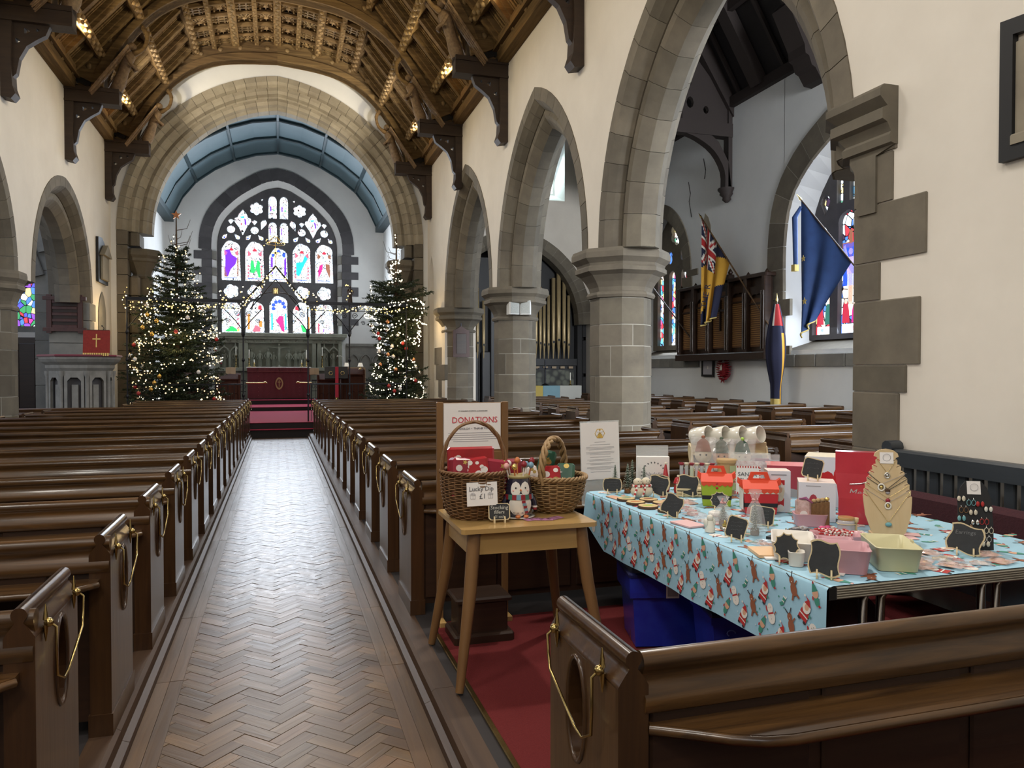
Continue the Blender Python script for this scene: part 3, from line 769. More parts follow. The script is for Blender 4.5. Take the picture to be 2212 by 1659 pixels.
# ---- roof floodlights
fl0 = thing('floodlight', 'black roof floodlight on the beam end by the chancel arch, pulpit side', 'floodlight', (-3.4, 20.3, 7.35), group='floodlights on the roof beams')
MB().bbox(-0.24, -0.07, -0.09, 0.24, 0.07, 0.09, 'black', 0.02, mx=Matrix.Rotation(radians(22), 4, 'Y')).build('housing', fl0)
mat('lens_glow', (0.9, 0.8, 0.6), emis=3, ecol=(1, 0.85, 0.6))
MB().box(-0.2, -0.055, 0.088, 0.2, 0.055, 0.094, 'lens_glow', Matrix.Rotation(radians(22), 4, 'Y')).build('lens', fl0)
MB().tube([(-.1, -.09, 0), (-.1, -.09, -.12), (-.02, -.09, -.16), (-.02, .09, -.16), (-.1, .09, -.12), (-.1, .09, 0)], .012, 'black', 5).build('bracket', fl0)
FL = [(-3.75, 17.0, 7.38, 0, 'second from the chancel arch, pulpit side'), (-3.75, 13.4, 7.38, 0, 'nearest of the pulpit side'), (3.75, 20.6, 7.35, pi, 'by the chancel arch, organ side'),
      (3.75, 17.0, 7.38, pi, 'second from the chancel arch, organ side'), (3.75, 13.4, 7.38, pi, 'nearest of the organ side')]
fl0.location = (-3.75, 20.6, 7.38)
for x, y, z, rz, l in FL: dup(fl0, (x, y, z), rz, 'black roof floodlight on a hammer beam, ' + l)
for y in (19.2, 15.4, 12.0, 8.5, 5.0):
    for sx in (-1, 1):
        spot('roof_floodlight_beam', (sx * 3.5, y, 7.55), (-sx * 1.3, y + 0.3, 10.0), 210, (1.0, 0.82, 0.50), 130, 0.08, 1.0)

# ================================================================ END WALL BEHIND THE CAMERA, outer walls
we = MB().box(-10.4, -6.9, -0.02, 10.4, -6.7, 12, 'plaster'); we.build('wall_west')['kind'] = 'structure'
wn = MB().box(-9.9, -6.7, -0.02, -9.6, 23, 8.6, 'plaster').build('wall_north'); wn['kind'] = 'structure'
# ================================================================ CHANCEL SHELL
YE = 29.0
wch = MB().box(-4.1, YC + .9, -0.02, -3.8, YE + .5, 9.6, 'plaster_white'); w_ = wch.build('wall_chancel_left'); w_['kind'] = 'structure'
wch = MB().box(3.8, YC + .9, -0.02, 4.1, YE + .5, 9.6, 'plaster_white'); w_ = wch.build('wall_chancel_right'); w_['kind'] = 'structure'
WH = [(0, 8.24), (0.35, 8.16), (0.66, 8.0), (1.19, 7.65), (1.63, 7.22), (1.87, 6.87), (2.02, 6.4), (2.05, 5.9)]
whc = [(-x, z) for x, z in catmull(WH, 3)][::-1]; whc = whc + [(-x, z) for x, z in whc[::-1][1:]]       # left base .. right base
scl = lambda c, s, dz=0.0: [(x * s, 5.9 + (z - 5.9) * s + dz) for x, z in c]
open_in = [(-2.3, 2.93)] + scl(whc, 1.115) + [(2.3, 2.93)]
mb = MB()
for (a, za), (b, zb) in zip(open_in, open_in[1:]):
    if b - a > 1e-4: mb.faces([(s, y, z) for y in (YE, YE + .1) for s, z in ((a, za), (b, zb), (b, 10.6), (a, 10.6))], [(3, 2, 1, 0), (4, 5, 6, 7)], 'plaster_white')
mb.box(-3.9, YE, -0.02, -2.3, YE + .1, 10.6, 'plaster_white').box(2.3, YE, -0.02, 3.9, YE + .1, 10.6, 'plaster_white').box(-2.3, YE, -0.02, 2.3, YE + .1, 2.93, 'plaster_white')
# splayed white reveal
fr = [(-2.07, 2.93)] + scl(whc, 1.01) + [(2.07, 2.93)]
mb.loft([[(u, YE + .05, v) for u, v in open_in], [(u, YE + .42, v) for u, v in fr]], 'plaster_white', False)
mb.box(-2.3, YE, 2.75, 2.3, YE + .45, 2.93, 'reredos_stone')
wall_east = mb.build('wall_east'); wall_east['kind'] = 'structure'
sur = struct('window_surround', wall_east)
voussoirs(sur, scl(whc, 1.115), [(0.0, -0.03), (0.42, -0.03), (0.42, 0.1), (0.0, 0.1)][::1], 19, lambda u, v, d: (u, YE + d, v), 'stone_dark', 0.012, mortar='stone_dark')
z = 2.95; k = 0
while z < 5.85:
    z1 = min(z + R.uniform(0.24, 0.36), 5.9); w = 2.86 if k % 2 else 2.6
    for sx in (-1, 1):
        x0, x1 = sorted((sx * 2.26, sx * w)); MB().bbox(x0, YE - .03, z + .004, x1, YE + .06, z1 - .004, 'stone_dark', .006).build('quoin_stone', sur)
        if k % 2:
            x0, x1 = sorted((sx * 2.1, sx * 2.3)); MB().bbox(x0, YE + .03, z + .004, x1, YE + .3, z1 - .004, 'stone_grey', .006).build('reveal_stone', sur)
    z = z1; k += 1

# ---------------------------------------------------------------- generic traceried window
def circ(x, z, r, n=14, rz=None): return [(x + r * cos(2 * pi * i / n), z + (rz or r) * sin(2 * pi * i / n)) for i in range(n)]
def foil(x, z, r, lobes, k=4, dep=0.28, ph=0.0):
    return [(x + r * (1 - dep * abs(cos(lobes / 2 * (a - ph))) ** 2.0 * 0 - dep * (1 - abs(sin(lobes / 2 * (a - ph))))) * cos(a), z + r * (1 - dep * (1 - abs(sin(lobes / 2 * (a - ph))))) * sin(a)) for a in [2 * pi * i / (lobes * k) for i in range(lobes * k)]]
def lancet(x, w, z0, z1, cusp=True):
    """light with a scalloped head"""
    h = w / 2; r = 0.58 * w; zs = z1 - r; p = [(x + h, z0)]
    for i in range(13):
        a = pi * i / 12; q = 1 - (0.10 * (1 - abs(sin(2.5 * a))) if cusp else 0)
        p.append((x + h * cos(a) * q, zs + r * sin(a) * q))
    return p + [(x - h, z0)]
def dagger(x, z, w, h, up=True, ang=0.0):
    pts = [(0, -h / 2), (w / 2, 0.12 * h), (w * .36, .34 * h), (0, h / 2), (-w * .36, .34 * h), (-w / 2, .12 * h)]
    if not up: pts = [(-a, -b) for a, b in pts]
    c_, s_ = cos(ang), sin(ang)
    return [(x + a * c_ - b * s_, z + a * s_ + b * c_) for a, b in pts]
def window(name, fn, outer, holes, glass, stone, d0, d1, dg, parent=None, pieces=None):
    """stone tracery plate pierced by holes (list of (polygon, material)); panes at depth dg; pieces: coloured glass on pane i"""
    w = struct(name, parent)
    MB().holed(outer, [h for h in holes], fn, d0, d1, stone).build('tracery', w)
    # thinner moulded inner fillet round every opening
    for i, h in enumerate(holes):
        cx = sum(p[0] for p in h) / len(h); cz = sum(p[1] for p in h) / len(h)
        big = [(cx + (u - cx) * 1.02, cz + (v - cz) * 1.02) for u, v in h]
        m = MB().face([fn(u, v, dg) for u, v in big], glass[i] if isinstance(glass, list) else glass)
        for poly, g in (pieces or {}).get(i, []):
            m.face([fn(u, v, dg - 0.012 * (1 if d1 > d0 else -1)) for u, v in poly], g)
        m.build('pane', w)
    return w
LX = [-1.64, -0.83, 0.0, 0.83, 1.64]
holes = []; pcs = {}
def bar(x, z0, x1, z1): return [(x, z0), (x1, z0), (x1, z1), (x, z1)]
def T(x0, z0, pts): return [(x0 + a, z0 + b) for a, b in pts]
robes = [('g_violet', 'g_pink'), ('g_green', 'g_pink'), ('g_violet', 'g_blue'), ('g_cyan', 'g_pink'), ('g_magenta', 'g_brown')]
robe_shapes = [[(-.22, .98), (-.06, 1.02), (.02, .82), (.2, .7), (.14, .48), (-.02, .3), (-.12, .02), (-.22, .1), (-.2, .6)],
               [(-.14, .62), (-.05, .66), (0, .3), (.1, .66), (.17, .6), (.2, .02), (.12, .05), (.06, .3), (-.04, .18), (-.16, .2)],
               [(-.27, .2), (-.2, .18), (-.2, .78), (-.27, .8)],
               [(-.2, .62), (.02, .66), (.12, .92), (.22, .8), (.12, .62), (.02, .4), (-.1, .12), (-.2, .18)],
               [(-.2, .08), (-.06, .42), (-.05, .62), (-.16, .55), (-.22, .3)]]
for i, x in enumerate(LX):                                   # upper lights
    holes.append(lancet(x, 0.66, 4.86, 6.32 if i != 2 else 6.12)); k = len(holes) - 1
    a, b = robes[i]; P = [(T(x, 4.98, robe_shapes[i]), a)]
    P += [(T(x, 5.0, [(-.24, .98), (-.12, .88), (-.16, .8), (-.24, .78)]), b if b != 'g_blue' else 'g_blue'), (T(x, 5.0, [(.24, .98), (.12, .88), (.16, .8), (.24, .78)]), b),
          (T(x, 5.0, [(-.09, .98), (0, 1.07), (.09, .98), (.05, .95), (-.05, .95)]), 'g_red' if i != 2 else 'g_blue')]
    if i == 2: P.append((T(x, 4.98, [(.2, .1), (.27, .15), (.27, .8), (.2, .72)]), 'g_violet'))
    if i == 4: P.append((T(x, 4.98, [(.2, .08), (.06, .42), (.05, .62), (.2, .6), (.22, .3)]), 'g_brown'))
    if i == 0: P += [(T(x, 4.98, [(-.24, .02), (-.13, .02), (-.22, .4), (-.24, .4)]), 'g_brown'), (T(x, 4.98, [(.2, .05), (.24, .05), (.24, .8), (.2, .7)]), 'g_brown')]
    if i in (1, 3):
        for s in (-1, 1):
            for q in range(4): P.append((T(x, 5.02 + q * .12, [(s * .2, 0), (s * .25, 0), (s * .25, .07), (s * .2, .07)]), 'g_pink'))
    P.append((T(x, 4.92, [(-.24, .03), (.22, .03), (.2, .05), (-.24, .055)]), 'g_blue'))
    pcs[k] = P
for i, x in enumerate(LX):                                   # lower lights
    holes.append(lancet(x, 0.66, 2.98, 4.14 if i != 2 else 4.36)); k = len(holes) - 1; P = []
    if i == 0: P = [(T(x, 3.0, [(-.24, .02), (0, .22), (.16, .12), (.2, .02)]), 'g_green'), (T(x, 3.0, [(.18, .02), (.26, .02), (.26, .12), (.2, .12)]), 'g_yellow')] + [(T(x, 3.1 + q * .16, [(.18, 0), (.27, .06), (.25, .1), (.17, .04)]), 'g_pink') for q in range(4)]
    if i == 1: P = [(T(x, 3.0, [(-.26, .1), (-.19, .1), (-.18, .66), (-.26, .66)]), 'g_orange'), (T(x, 3.0, [(.14, .2), (.24, .2), (.24, .42), (.14, .42)]), 'g_orange'), (T(x, 3.0, [(-.1, .02), (.0, .26), (.16, .2), (.18, .02)]), 'g_pink'), (T(x, 3.0, [(.1, .85), (.24, .8), (.22, 1.0), (.12, .98)]), 'g_red')]
    if i == 2:
        P = [(T(x, 3.0, [(-.1, .42), (.02, .62), (.16, .6), (.2, .02), (.1, .06), (0, .3)]), 'g_magenta'), (T(x, 3.0, [(-.27, .1), (-.21, .1), (-.21, .7), (-.27, .7)]), 'g_cyan'), (T(x, 3.0, [(.22, .1), (.27, .1), (.27, .7), (.22, .7)]), 'g_cyan')]
        P += [(circ(x + .2 * cos(a), 3.95 + .2 * sin(a), .07, 8), 'g_blue') for a in [radians(q) for q in (0, 40, 80, 120, 160, 200)]]
    if i == 3: P = [(T(x, 3.0, [(-.06, .3), (.08, .26), (.22, .02), (.02, .02)]), 'g_green'), (T(x, 3.0, [(.2, .1), (.27, .1), (.27, .6), (.2, .6)]), 'g_orange'), (T(x, 3.0, [(-.25, .85), (-.12, .82), (-.14, 1.0), (-.24, .98)]), 'g_red')]
    if i == 4: P = [(T(x, 3.0, [(-.24, .02), (-.18, .02), (-.18, .36), (-.24, .36)]), 'g_pink'), (T(x, 3.0, [(-.02, .02), (.06, .2), (.16, .1), (.14, .02)]), 'g_pale')] + [(T(x - .05 + q * .08, 3.04, [(0, 0), (.03, 0), (.05, .12), (.02, .1)]), 'g_violet') for q in range(3)]
    pcs[k] = P
for i, x in enumerate(LX):
    if i != 2: holes.append(foil(x, 4.47, 0.27, 5, 4, .2)); pcs[len(holes) - 1] = [(bar(x - .02, 4.4, x + .03, 4.52), 'g_pale')]
for i in (0, 1, 3, 4):                                       # trefoil groups
    x = LX[i]
    holes += [circ(x, 6.71, 0.145, 12), dagger(x, 6.99, .2, .21), dagger(x - .205, 6.455, .17, .27, False, -0.7), dagger(x + .205, 6.455, .17, .27, False, 0.7)]
    for j, g in ((3, 'g_pale'), (2, 'g_blue'), (1, 'g_yellow')): pcs[len(holes) - j] = [(circ(sum(p[0] for p in holes[-j]) / 6, sum(p[1] for p in holes[-j]) / 6, .03, 6), g)]
for s in (-1, 1):
    holes.append([(s * 1.235 + a, b) for a, b in [(0, 6.5), (.13, 6.78), (.30, 7.02), (.27, 7.14), (.18, 7.17), (.13, 7.3), (.08, 7.36), (0, 7.46), (-.08, 7.36), (-.13, 7.3), (-.18, 7.17), (-.27, 7.14), (-.30, 7.02), (-.13, 6.78)]])
    x = s * 1.235; pcs[len(holes) - 1] = [([(x + .04, 7.16), (x + .1, 7.1), (x + .12, 6.9), (x + .07, 6.92)], 'g_violet'), ([(x - .1, 7.2), (x + .06, 7.22), (x + .02, 7.15), (x - .06, 7.16)], 'g_cyan'), ([(x - .08, 6.95), (x - .03, 6.98), (x - .05, 6.88)], 'g_red')]
    holes.append(dagger(s * .53, 6.93, .22, .42, True, s * 0.35))
    holes.append(foil(s * 0.76, 7.50, 0.245, 6, 4, .22)); pcs[len(holes) - 1] = [(circ(s * .76 + .1, 7.42, .05, 8), 'g_pale'), (circ(s * .76 - .12, 7.58, .04, 8), 'g_pale')]
    holes.append([(s * .55 - .05, 7.86), (s * .55 + .05, 7.9), (s * .55 + s * .02, 7.78)])
    holes.append(lancet(s * .2, .29, 7.17, 8.0, False)); pcs[len(holes) - 1] = [(T(s * .2, 7.45, [(-.08, .0), (-.04, .02), (-.05, .2), (-.09, .18)]), 'g_violet'), (T(s * .2, 7.45, [(.03, .0), (.08, .04), (.02, .1)]), 'g_green')]
    holes.append(lancet(s * .2, .29, 6.30, 7.05, False)); pcs[len(holes) - 1] = [(T(s * .2, 6.5, [(-.1, .1), (-.07, .1), (-.07, .35), (-.1, .35)]), 'g_violet')]
outer = [(-2.09, 2.94)] + scl(whc, 1.02) + [(2.09, 2.94)]
window('window_1', lambda u, v, d: (u, YE + .42 + d, v), outer, holes, 'g_white', 'stone_dark', -0.12, 0.10, 0.04, None, pcs)

# ---------------------------------------------------------------- chancel ceiling of blue-green panels
cel = struct('ceiling_chancel')
CH = [(0, 9.48), (0.75, 9.36), (1.48, 9.10), (2.13, 8.74), (2.75, 8.26), (3.2, 7.68), (3.55, 6.95)]
ys = [YC + 0.9, 23.3, 25.2, 27.1, YE]
for j, (ya, yb) in enumerate(zip(ys, ys[1:])):
    for sx in (-1, 1):
        for (a, za), (b, zb) in zip(CH[::2], CH[2::2]):
            pts = [p for p in CH if a <= p[0] <= b]
            MB().loft([[(sx * x, ya + .03, z + .06) for x, z in pts], [(sx * x, yb - .03, z + .06) for x, z in pts], [(sx * x, yb - .03, z + .1) for x, z in pts], [(sx * x, ya + .03, z + .1) for x, z in pts], [(sx * x, ya + .03, z + .06) for x, z in pts]], 'blue_panel', False).build('ceiling_panel', cel)
for y in ys:
    for sx in (-1, 1):
        MB().loft([[(sx * x, y - .05, z + .08) for x, z in CH], [(sx * x, y - .05, z - .01) for x, z in CH], [(sx * x, y - .02, z - .04) for x, z in CH], [(sx * x, y + .02, z - .04) for x, z in CH], [(sx * x, y + .05, z - .01) for x, z in CH], [(sx * x, y + .05, z + .08) for x, z in CH]], 'blue_rib', False).build('ceiling_rib', cel)
for x, z in [(s * a, b) for s in (-1, 1) for a, b in CH[::2]][1:]:
    MB().box(x - .035, ys[0], z - .035, x + .035, YE, z + .08, 'blue_rib').build('ceiling_rib', cel)
for sx in (-1, 1):
    x0, x1 = sorted((sx * 3.5, sx * 3.8)); MB().box(x0, ys[0], 6.8, x1, YE, 6.98, 'blue_rib').build('cornice_board', cel)
MB().box(-3.9, YC + .9, 9.7, 3.9, YE, 9.75, 'blue_panel').build('roof_boarding', cel)

# ---------------------------------------------------------------- chancel steps and floor
st = MB()
st.box(-3.9, 18.88, -0.02, 3.9, YC + 8, 0.185, 'black_floor').box(-3.9, 19.12, 0.185, 3.9, YE, 0.335, 'black_floor')
st.box(-3.4, 24.6, 0.335, 3.4, YE, 0.455, 'black_floor').box(-2.6, 26.5, 0.455, 2.6, YE, 0.60, 'black_floor')
steps = st.build('chancel_steps'); steps['kind'] = 'structure'
cp = MB()
cp.box(-0.78, 18.86, 0.185, 0.84, 19.12, 0.193, 'carpet_chancel').box(-1.05, 19.11, 0.335, 1.05, 24.6, 0.345, 'carpet_chancel').box(-1.3, 24.59, 0.455, 1.3, 26.5, 0.465, 'carpet_chancel').box(-1.3, 26.49, 0.6, 1.3, 27.2, 0.61, 'carpet_chancel')
tag(cp.build('chancel_carpet'), 'crimson carpet laid up the chancel steps to the altar', 'carpet')
for sx, lb in ((-1, 'pulpit side'), (1, 'organ side')):
    b = MB().bbox(-.08, -.16, 0, .08, .16, .3, 'stone_pale', .01).build('step_block', loc=(sx * .86 + .02, 19.02, .19)); b['kind'] = 'structure'

# ---------------------------------------------------------------- reredos with carved figures
rd = thing('reredos', 'carved pale stone reredos with niches and a crucifixion group behind the altar', 'reredos', (0, 28.6, 0.6))
def rb(nm, *a, m='reredos_stone', c=.015, par=rd): return MB().bbox(*a, m, c).build(nm, par)
rb('base', -2.15, -.1, 0, 2.25, .4, .98)
rb('shelf', -2.2, -.3, .98, 2.3, .4, 1.10)
rb('back_panel', -2.1, .25, 1.1, 2.2, .4, 2.1)
rb('cornice', -2.22, -.18, 2.12, 2.32, .4, 2.20); rb('cornice', -2.28, -.24, 2.20, 2.38, .4, 2.33)
rb('frieze', -2.1, -.02, 1.98, 2.2, .4, 2.12)
for q in range(15):
    x = -1.95 + q * .285; m = MB().ball((x, -.05, 2.05), .035, 'reredos_stone', 6, 4, sx=1.6); m.build('carved_leaf', rd)
for x in (-2.1, -1.3, -1.12, 1.22, 1.4, 2.15):
    rb('pilaster', x - .07, -.06, 1.1, x + .07, .3, 1.98)
    MB().tube([(x - .05, -.09, 1.1), (x - .05, -.09, 1.75)], .02, 'reredos_stone', 6).build('shaft', rd)
def figure(name, par, x, z, h, y=.12, arms=None, m='reredos_stone', lean=0.0):
    f = MB(); s = h / 1.0
    prof = [(.14, 0), (.13, .1), (.11, .35), (.10, .52), (.12, .66), (.115, .78), (.045, .84)]
    f.lathe([(r * s, zz * s) for r, zz in prof], m, 9, (x, y, z), True, 1, .7)
    f.ball((x + lean * .1, y - .01, z + .915 * s), .062 * s, m, 8, 6, sz=1.2)
    for q in (-1, 1):
        a = (arms or (.1, .45))
        f.tube([(x + q * .11 * s, y, z + .76 * s), (x + q * (.15 + a[0] * .3) * s, y - .05, z + (.76 + a[1]) / 2 * s), (x + q * (.02 + a[0]) * s, y - .1, z + a[1] * s)], [.035 * s, .03 * s, .022 * s], m, 6)
    for q in range(5):
        f.tube([(x - .1 * s + q * .05 * s, y - .09 * s, z + .02), (x - .07 * s + q * .035 * s, y - .08 * s, z + .5 * s)], .012 * s, m, 4)
    f.build(name, par)
for x in (-1.85, -1.48, 1.58, 1.92):
    figure('niche_statue', rd, x, 1.12, .62)
    p = gothic(.17, 1.62, .2, 6); cv = both(p)
    MB().tube([(x - .17, -.02, 1.1)] + [(x + a, -.02, b) for a, b in cv] + [(x + .17, -.02, 1.1)], .025, 'reredos_stone', 5).build('niche_arch', rd)
    MB().loft([[(x - .19, -.03, 1.68), (x, -.03, 1.9), (x + .19, -.03, 1.68)], [(x - .15, -.05, 1.68), (x, -.05, 1.84), (x + .15, -.05, 1.68)]], 'reredos_stone', False).tube([(x, -.03, 1.88), (x, -.03, 2.05)], [.02, .008], 'reredos_stone', 5).build('canopy', rd)
for x, h in ((-.95, .68), (-.66, .6), (-.38, .68), (-.18, .55), (.34, .62), (.58, .6), (.74, .62), (.92, .66)): figure('carved_figure', rd, x, 1.12, h)
cr = MB().box(-.02, .1, 1.12, .02, .14, 2.0, 'reredos_stone').box(-.4, .1, 1.82, .4, .14, 1.86, 'reredos_stone')
cr.lathe([(.10, 0), (.05, .06), (.02, .1)], 'reredos_stone', 8, (0, .05, 1.1))
cr.tube([(0, .04, 1.3), (0.0, .04, 1.5), (0, .03, 1.72), (0, .02, 1.86)], [.022, .045, .05, .03], 'reredos_stone', 7).ball((0, 0, 1.92), .042, 'reredos_stone', 8, 6)
cr.tube([(0, .03, 1.8), (-.2, .06, 1.83), (-.36, .08, 1.84)], [.03, .02, .015], 'reredos_stone', 6).tube([(0, .03, 1.8), (.2, .06, 1.83), (.36, .08, 1.84)], [.03, .02, .015], 'reredos_stone', 6)
cr.build('carved_crucifix', rd)
# blind arcading on the dado beside it
for sx in (-1, 1):
    par = wall_east
    MB().box(*sorted((sx * 2.4, sx * 3.8))[:1], YE - .06, 0.3, sorted((sx * 2.4, sx * 3.8))[1], YE + .02, 2.55, 'stone_grey').build('dado_panel', par)
    MB().box(*sorted((sx * 2.4, sx * 3.8))[:1], YE - .12, 2.5, sorted((sx * 2.4, sx * 3.8))[1], YE, 2.6, 'stone_grey').build('dado_moulding', par)
    for q in range(3):
        x = sx * (2.66 + q * .45); cv = both(gothic(.2, 1.9, .3, 6))
        MB().tube([(x - .2, YE - .08, .8)] + [(x + a, YE - .08, b) for a, b in cv] + [(x + .2, YE - .08, .8)], .03, 'stone_grey', 5).build('blind_arch', par)

# ---------------------------------------------------------------- altar
al = thing('altar', 'altar with wine-red embroidered frontal and gold oval emblem', 'altar', (0, 27.55, 0.6))
mat('frontal', (0.135, 0.022, 0.03), (0.10, 0.016, 0.022), 0.8, tex='noise', scale=26, bump=.3)
mat('frontal_trim', (0.22, 0.06, 0.055), rough=0.7)
MB().bbox(-.98, -.2, 0, .98, .4, 1.04, 'oak_dark').build('body', al)
MB().grid(lambda u, v: (-1.03 + 2.06 * u, -.27 + .012 * sin(u * 60), 1.09 - 1.05 * v), 48, 2, 'frontal').build('frontal', al)
MB().grid(lambda u, v: (-1.04 + 2.08 * u, -.30 + .01 * sin(u * 90), 1.10 - .14 * v), 60, 2, 'frontal').box(-1.04, -.315, .95, 1.04, -.30, .965, 'frontal_trim').build('superfrontal', al)
MB().bbox(-1.06, -.31, 1.09, 1.06, .42, 1.115, 'white', .005).build('altar_linen', al)
em = MB()
ov = lambda r, k=24: [(r * .8 * cos(a) * (1 - .12 * abs(sin(a))), .55 + r * 1.28 * sin(a)) for a in [2 * pi * i / k for i in range(k)]]
em.prism(ov(.165), XZ(-.295), 0, .01, 'g_tan' if 'g_tan' in MATS else mat('g_tan', (.42, .29, .13), rough=.6).name)
em.prism(ov(.115), XZ(-.30), 0, .006, 'frontal'); em.box(-.012, -.308, .43, .012, -.302, .67, 'g_tan').box(-.05, -.308, .585, .05, -.302, .61, 'g_tan')
em.build('gold_emblem', al)
for x in (-.7, .7, 0):
    for q in (0, 1): MB().box(x - .04, -.31, .99 + q * .03, x + .04, -.305, 1.0 + q * .03, 'frontal_trim').box(x - .008, -.31, .97, x + .008, -.305, 1.06, 'frontal_trim').build('embroidered_cross', al)
for x in (-.68, .68):
    for q in range(6): MB().ball((x, -.275, .15 + q * .13), .014, 'frontal_trim', 6, 4).build('embroidered_spot', al)
def candlestick(nm, lab, x, y, z, h, ch, grp=None):
    t = thing('candlestick', lab, 'candlestick', (x, y, z), group=grp)
    if y > 28: y = 28.1
    MB().lathe([(.06, 0), (.055, .02), (.02, .04), (.018, .08), (.03, .11), (.014, .16), (.013, h * .5), (.026, h * .53), (.013, h * .57), (.013, h * .9), (.045, h * .95), (.045, h)], 'brass', 10).build('stick', t)
    MB().lathe([(.016, h), (.016, h + ch), (.004, h + ch + .02)], 'wax', 8).build('candle', t)
    return t
mat('wax', (.85, .83, .72), rough=.5)
candlestick('c', 'tall brass candlestick on the altar, outer one on the pulpit side', -.98, 27.5, 1.715, .30, .28)
candlestick('c', 'short brass candlestick on the altar, inner one on the pulpit side', -.82, 27.5, 1.715, .12, .12)
candlestick('c', 'short brass candlestick on the altar, inner one on the organ side', .76, 27.5, 1.715, .12, .12)
candlestick('c', 'tall brass candlestick on the altar, outer one on the organ side', .92, 27.5, 1.715, .30, .28)
candlestick('c', 'tall processional candle in brass stand left of the altar before the reredos', -1.45, 28.42, 1.705, .42, .3)
candlestick('c', 'tall processional candle in stone stand right of the altar before the reredos', 1.5, 28.42, 1.705, .42, .3)

# ---------------------------------------------------------------- iron communion rails with sliding brass ends
def rail(x0, x1, lab):
    t = thing('communion_rail', lab, 'railing', ((x0 + x1) / 2, 24.7, .46))
    w = (x1 - x0) / 2
    MB().bbox(-w, -.04, .80, w, .04, .85, 'iron_sheen' if 'iron_sheen' in MATS else mat('iron_sheen', (.05, .05, .055), rough=.25, metal=.4).name, .01).build('top_rail', t)
    MB().box(-w, -.012, .02, w, .012, .045, 'iron').box(-w, -.012, .48, w, .012, .5, 'iron').build('lower_rail', t)
    n = max(2, int(2 * w / .11))
    for i in range(n + 1):
        x = -w + 2 * w * i / n
        m = MB().tube([(x, 0, .02), (x, 0, .8)], .008, 'iron', 5)
        if i < n:
            c = x + w / n
            m.tube([(c + .035 * cos(a), 0, .64 + .06 * sin(a)) for a in [2 * pi * k / 10 for k in range(10)]], .006, 'iron', 4, closed=True)
        m.build('baluster', t)
    return t
rail(-3.2, -.98, 'black iron communion rail on the pulpit side of the altar')
rail(.98, 3.4, 'black iron communion rail on the organ side of the altar')
for a, b, lb in ((-.98, -.45, 'brass sliding rail end in front of the altar, pulpit side'), (.98, .6, 'brass sliding rail end in front of the altar, organ side')):
    m = MB().tube([(a, 24.7, 1.21), (b, 24.7, 1.21)], .022, 'brass', 8).lathe([(.0, 0)] * 2, 'brass', 3, (a, 24.7, 1.21))
    m.tube([(b, 24.7, 1.21), (b + (.04 if b < 0 else -.04), 24.7, 1.225), (b + (.1 if b < 0 else -.1), 24.7, 1.20)], [.03, .035, .012], 'brass', 8)
    tag(m.build('brass_rail_end'), lb, 'rail')

# ---------------------------------------------------------------- choir desks and furniture seen beyond the screen
mat('desk_wood', (.08, .03, .02), (.05, .02, .014), .75, spec=.15, tex='noise', scale=14, axis='z')
mat('pine', (.42, .26, .12), (.32, .19, .085), .5, tex='noise', scale=10, axis='z')
def desk(lab, x, y, w, h, z=.34, ornate=False):
    t = thing('choir_desk', lab, 'desk', (x, y, z))
    MB().bbox(-w / 2, -.12, .0, w / 2, .12, h - .12, 'desk_wood').build('front_panel', t)
    MB().bbox(-w / 2 - .03, -.2, 0, w / 2 + .03, .2, .04, 'desk_wood', mx=Matrix.Translation((0, 0, h - .1)) @ Matrix.Rotation(.45, 4, 'X')).build('sloping_top', t)
    for s in (-1, 1): MB().bbox(s * w / 2 - .03, -.18, 0, s * w / 2 + .03, .2, h - .02, 'desk_wood').build('end_panel', t)
    for q in range(3):
        xx = -w / 3 + q * w / 3; cv = both(gothic(w * .11, h * .45, w * .13, 5))
        MB().tube([(xx - w * .11, -.13, .1)] + [(xx + a, -.13, b) for a, b in cv] + [(xx + w * .11, -.13, .1)], .01, 'desk_wood', 4).build('carved_arch', t)
    return t
desk('low dark choir desk in front of the reredos, nearest the altar on the pulpit side', -1.42, 23.6, .62, 1.16)
desk('dark choir desk with an open book, behind the tree on the pulpit side', -2.5, 23.2, 1.1, 1.2)
desk('dark choir desk in front of the reredos, nearest the altar on the organ side', 1.42, 23.4, .62, 1.14)
desk('tall dark reading desk between the screen post and the tree, organ side', 2.05, 22.6, .62, 1.3)
for x, y, z, lb in ((-1.35, 23.5, 1.62, 'tan open service book propped on the desk on the pulpit side'), (1.0, 23.3, 1.6, 'pale open service book propped on the desk on the organ side')):
    m = MB()
    for s in (-1, 1): m.bbox(-.001, -.01, 0, .14, .01, .2, 'paper_tan' if 'paper_tan' in MATS else mat('paper_tan', (.42, .32, .22), rough=.8).name, .003, mx=Matrix.Rotation(-.3, 4, 'X') @ Matrix.Rotation(s * .25, 4, 'Z') @ Matrix.Diagonal((s, 1, 1, 1)))
    tag(m.build('service_book', loc=(x, y, z - .12)), lb, 'book')
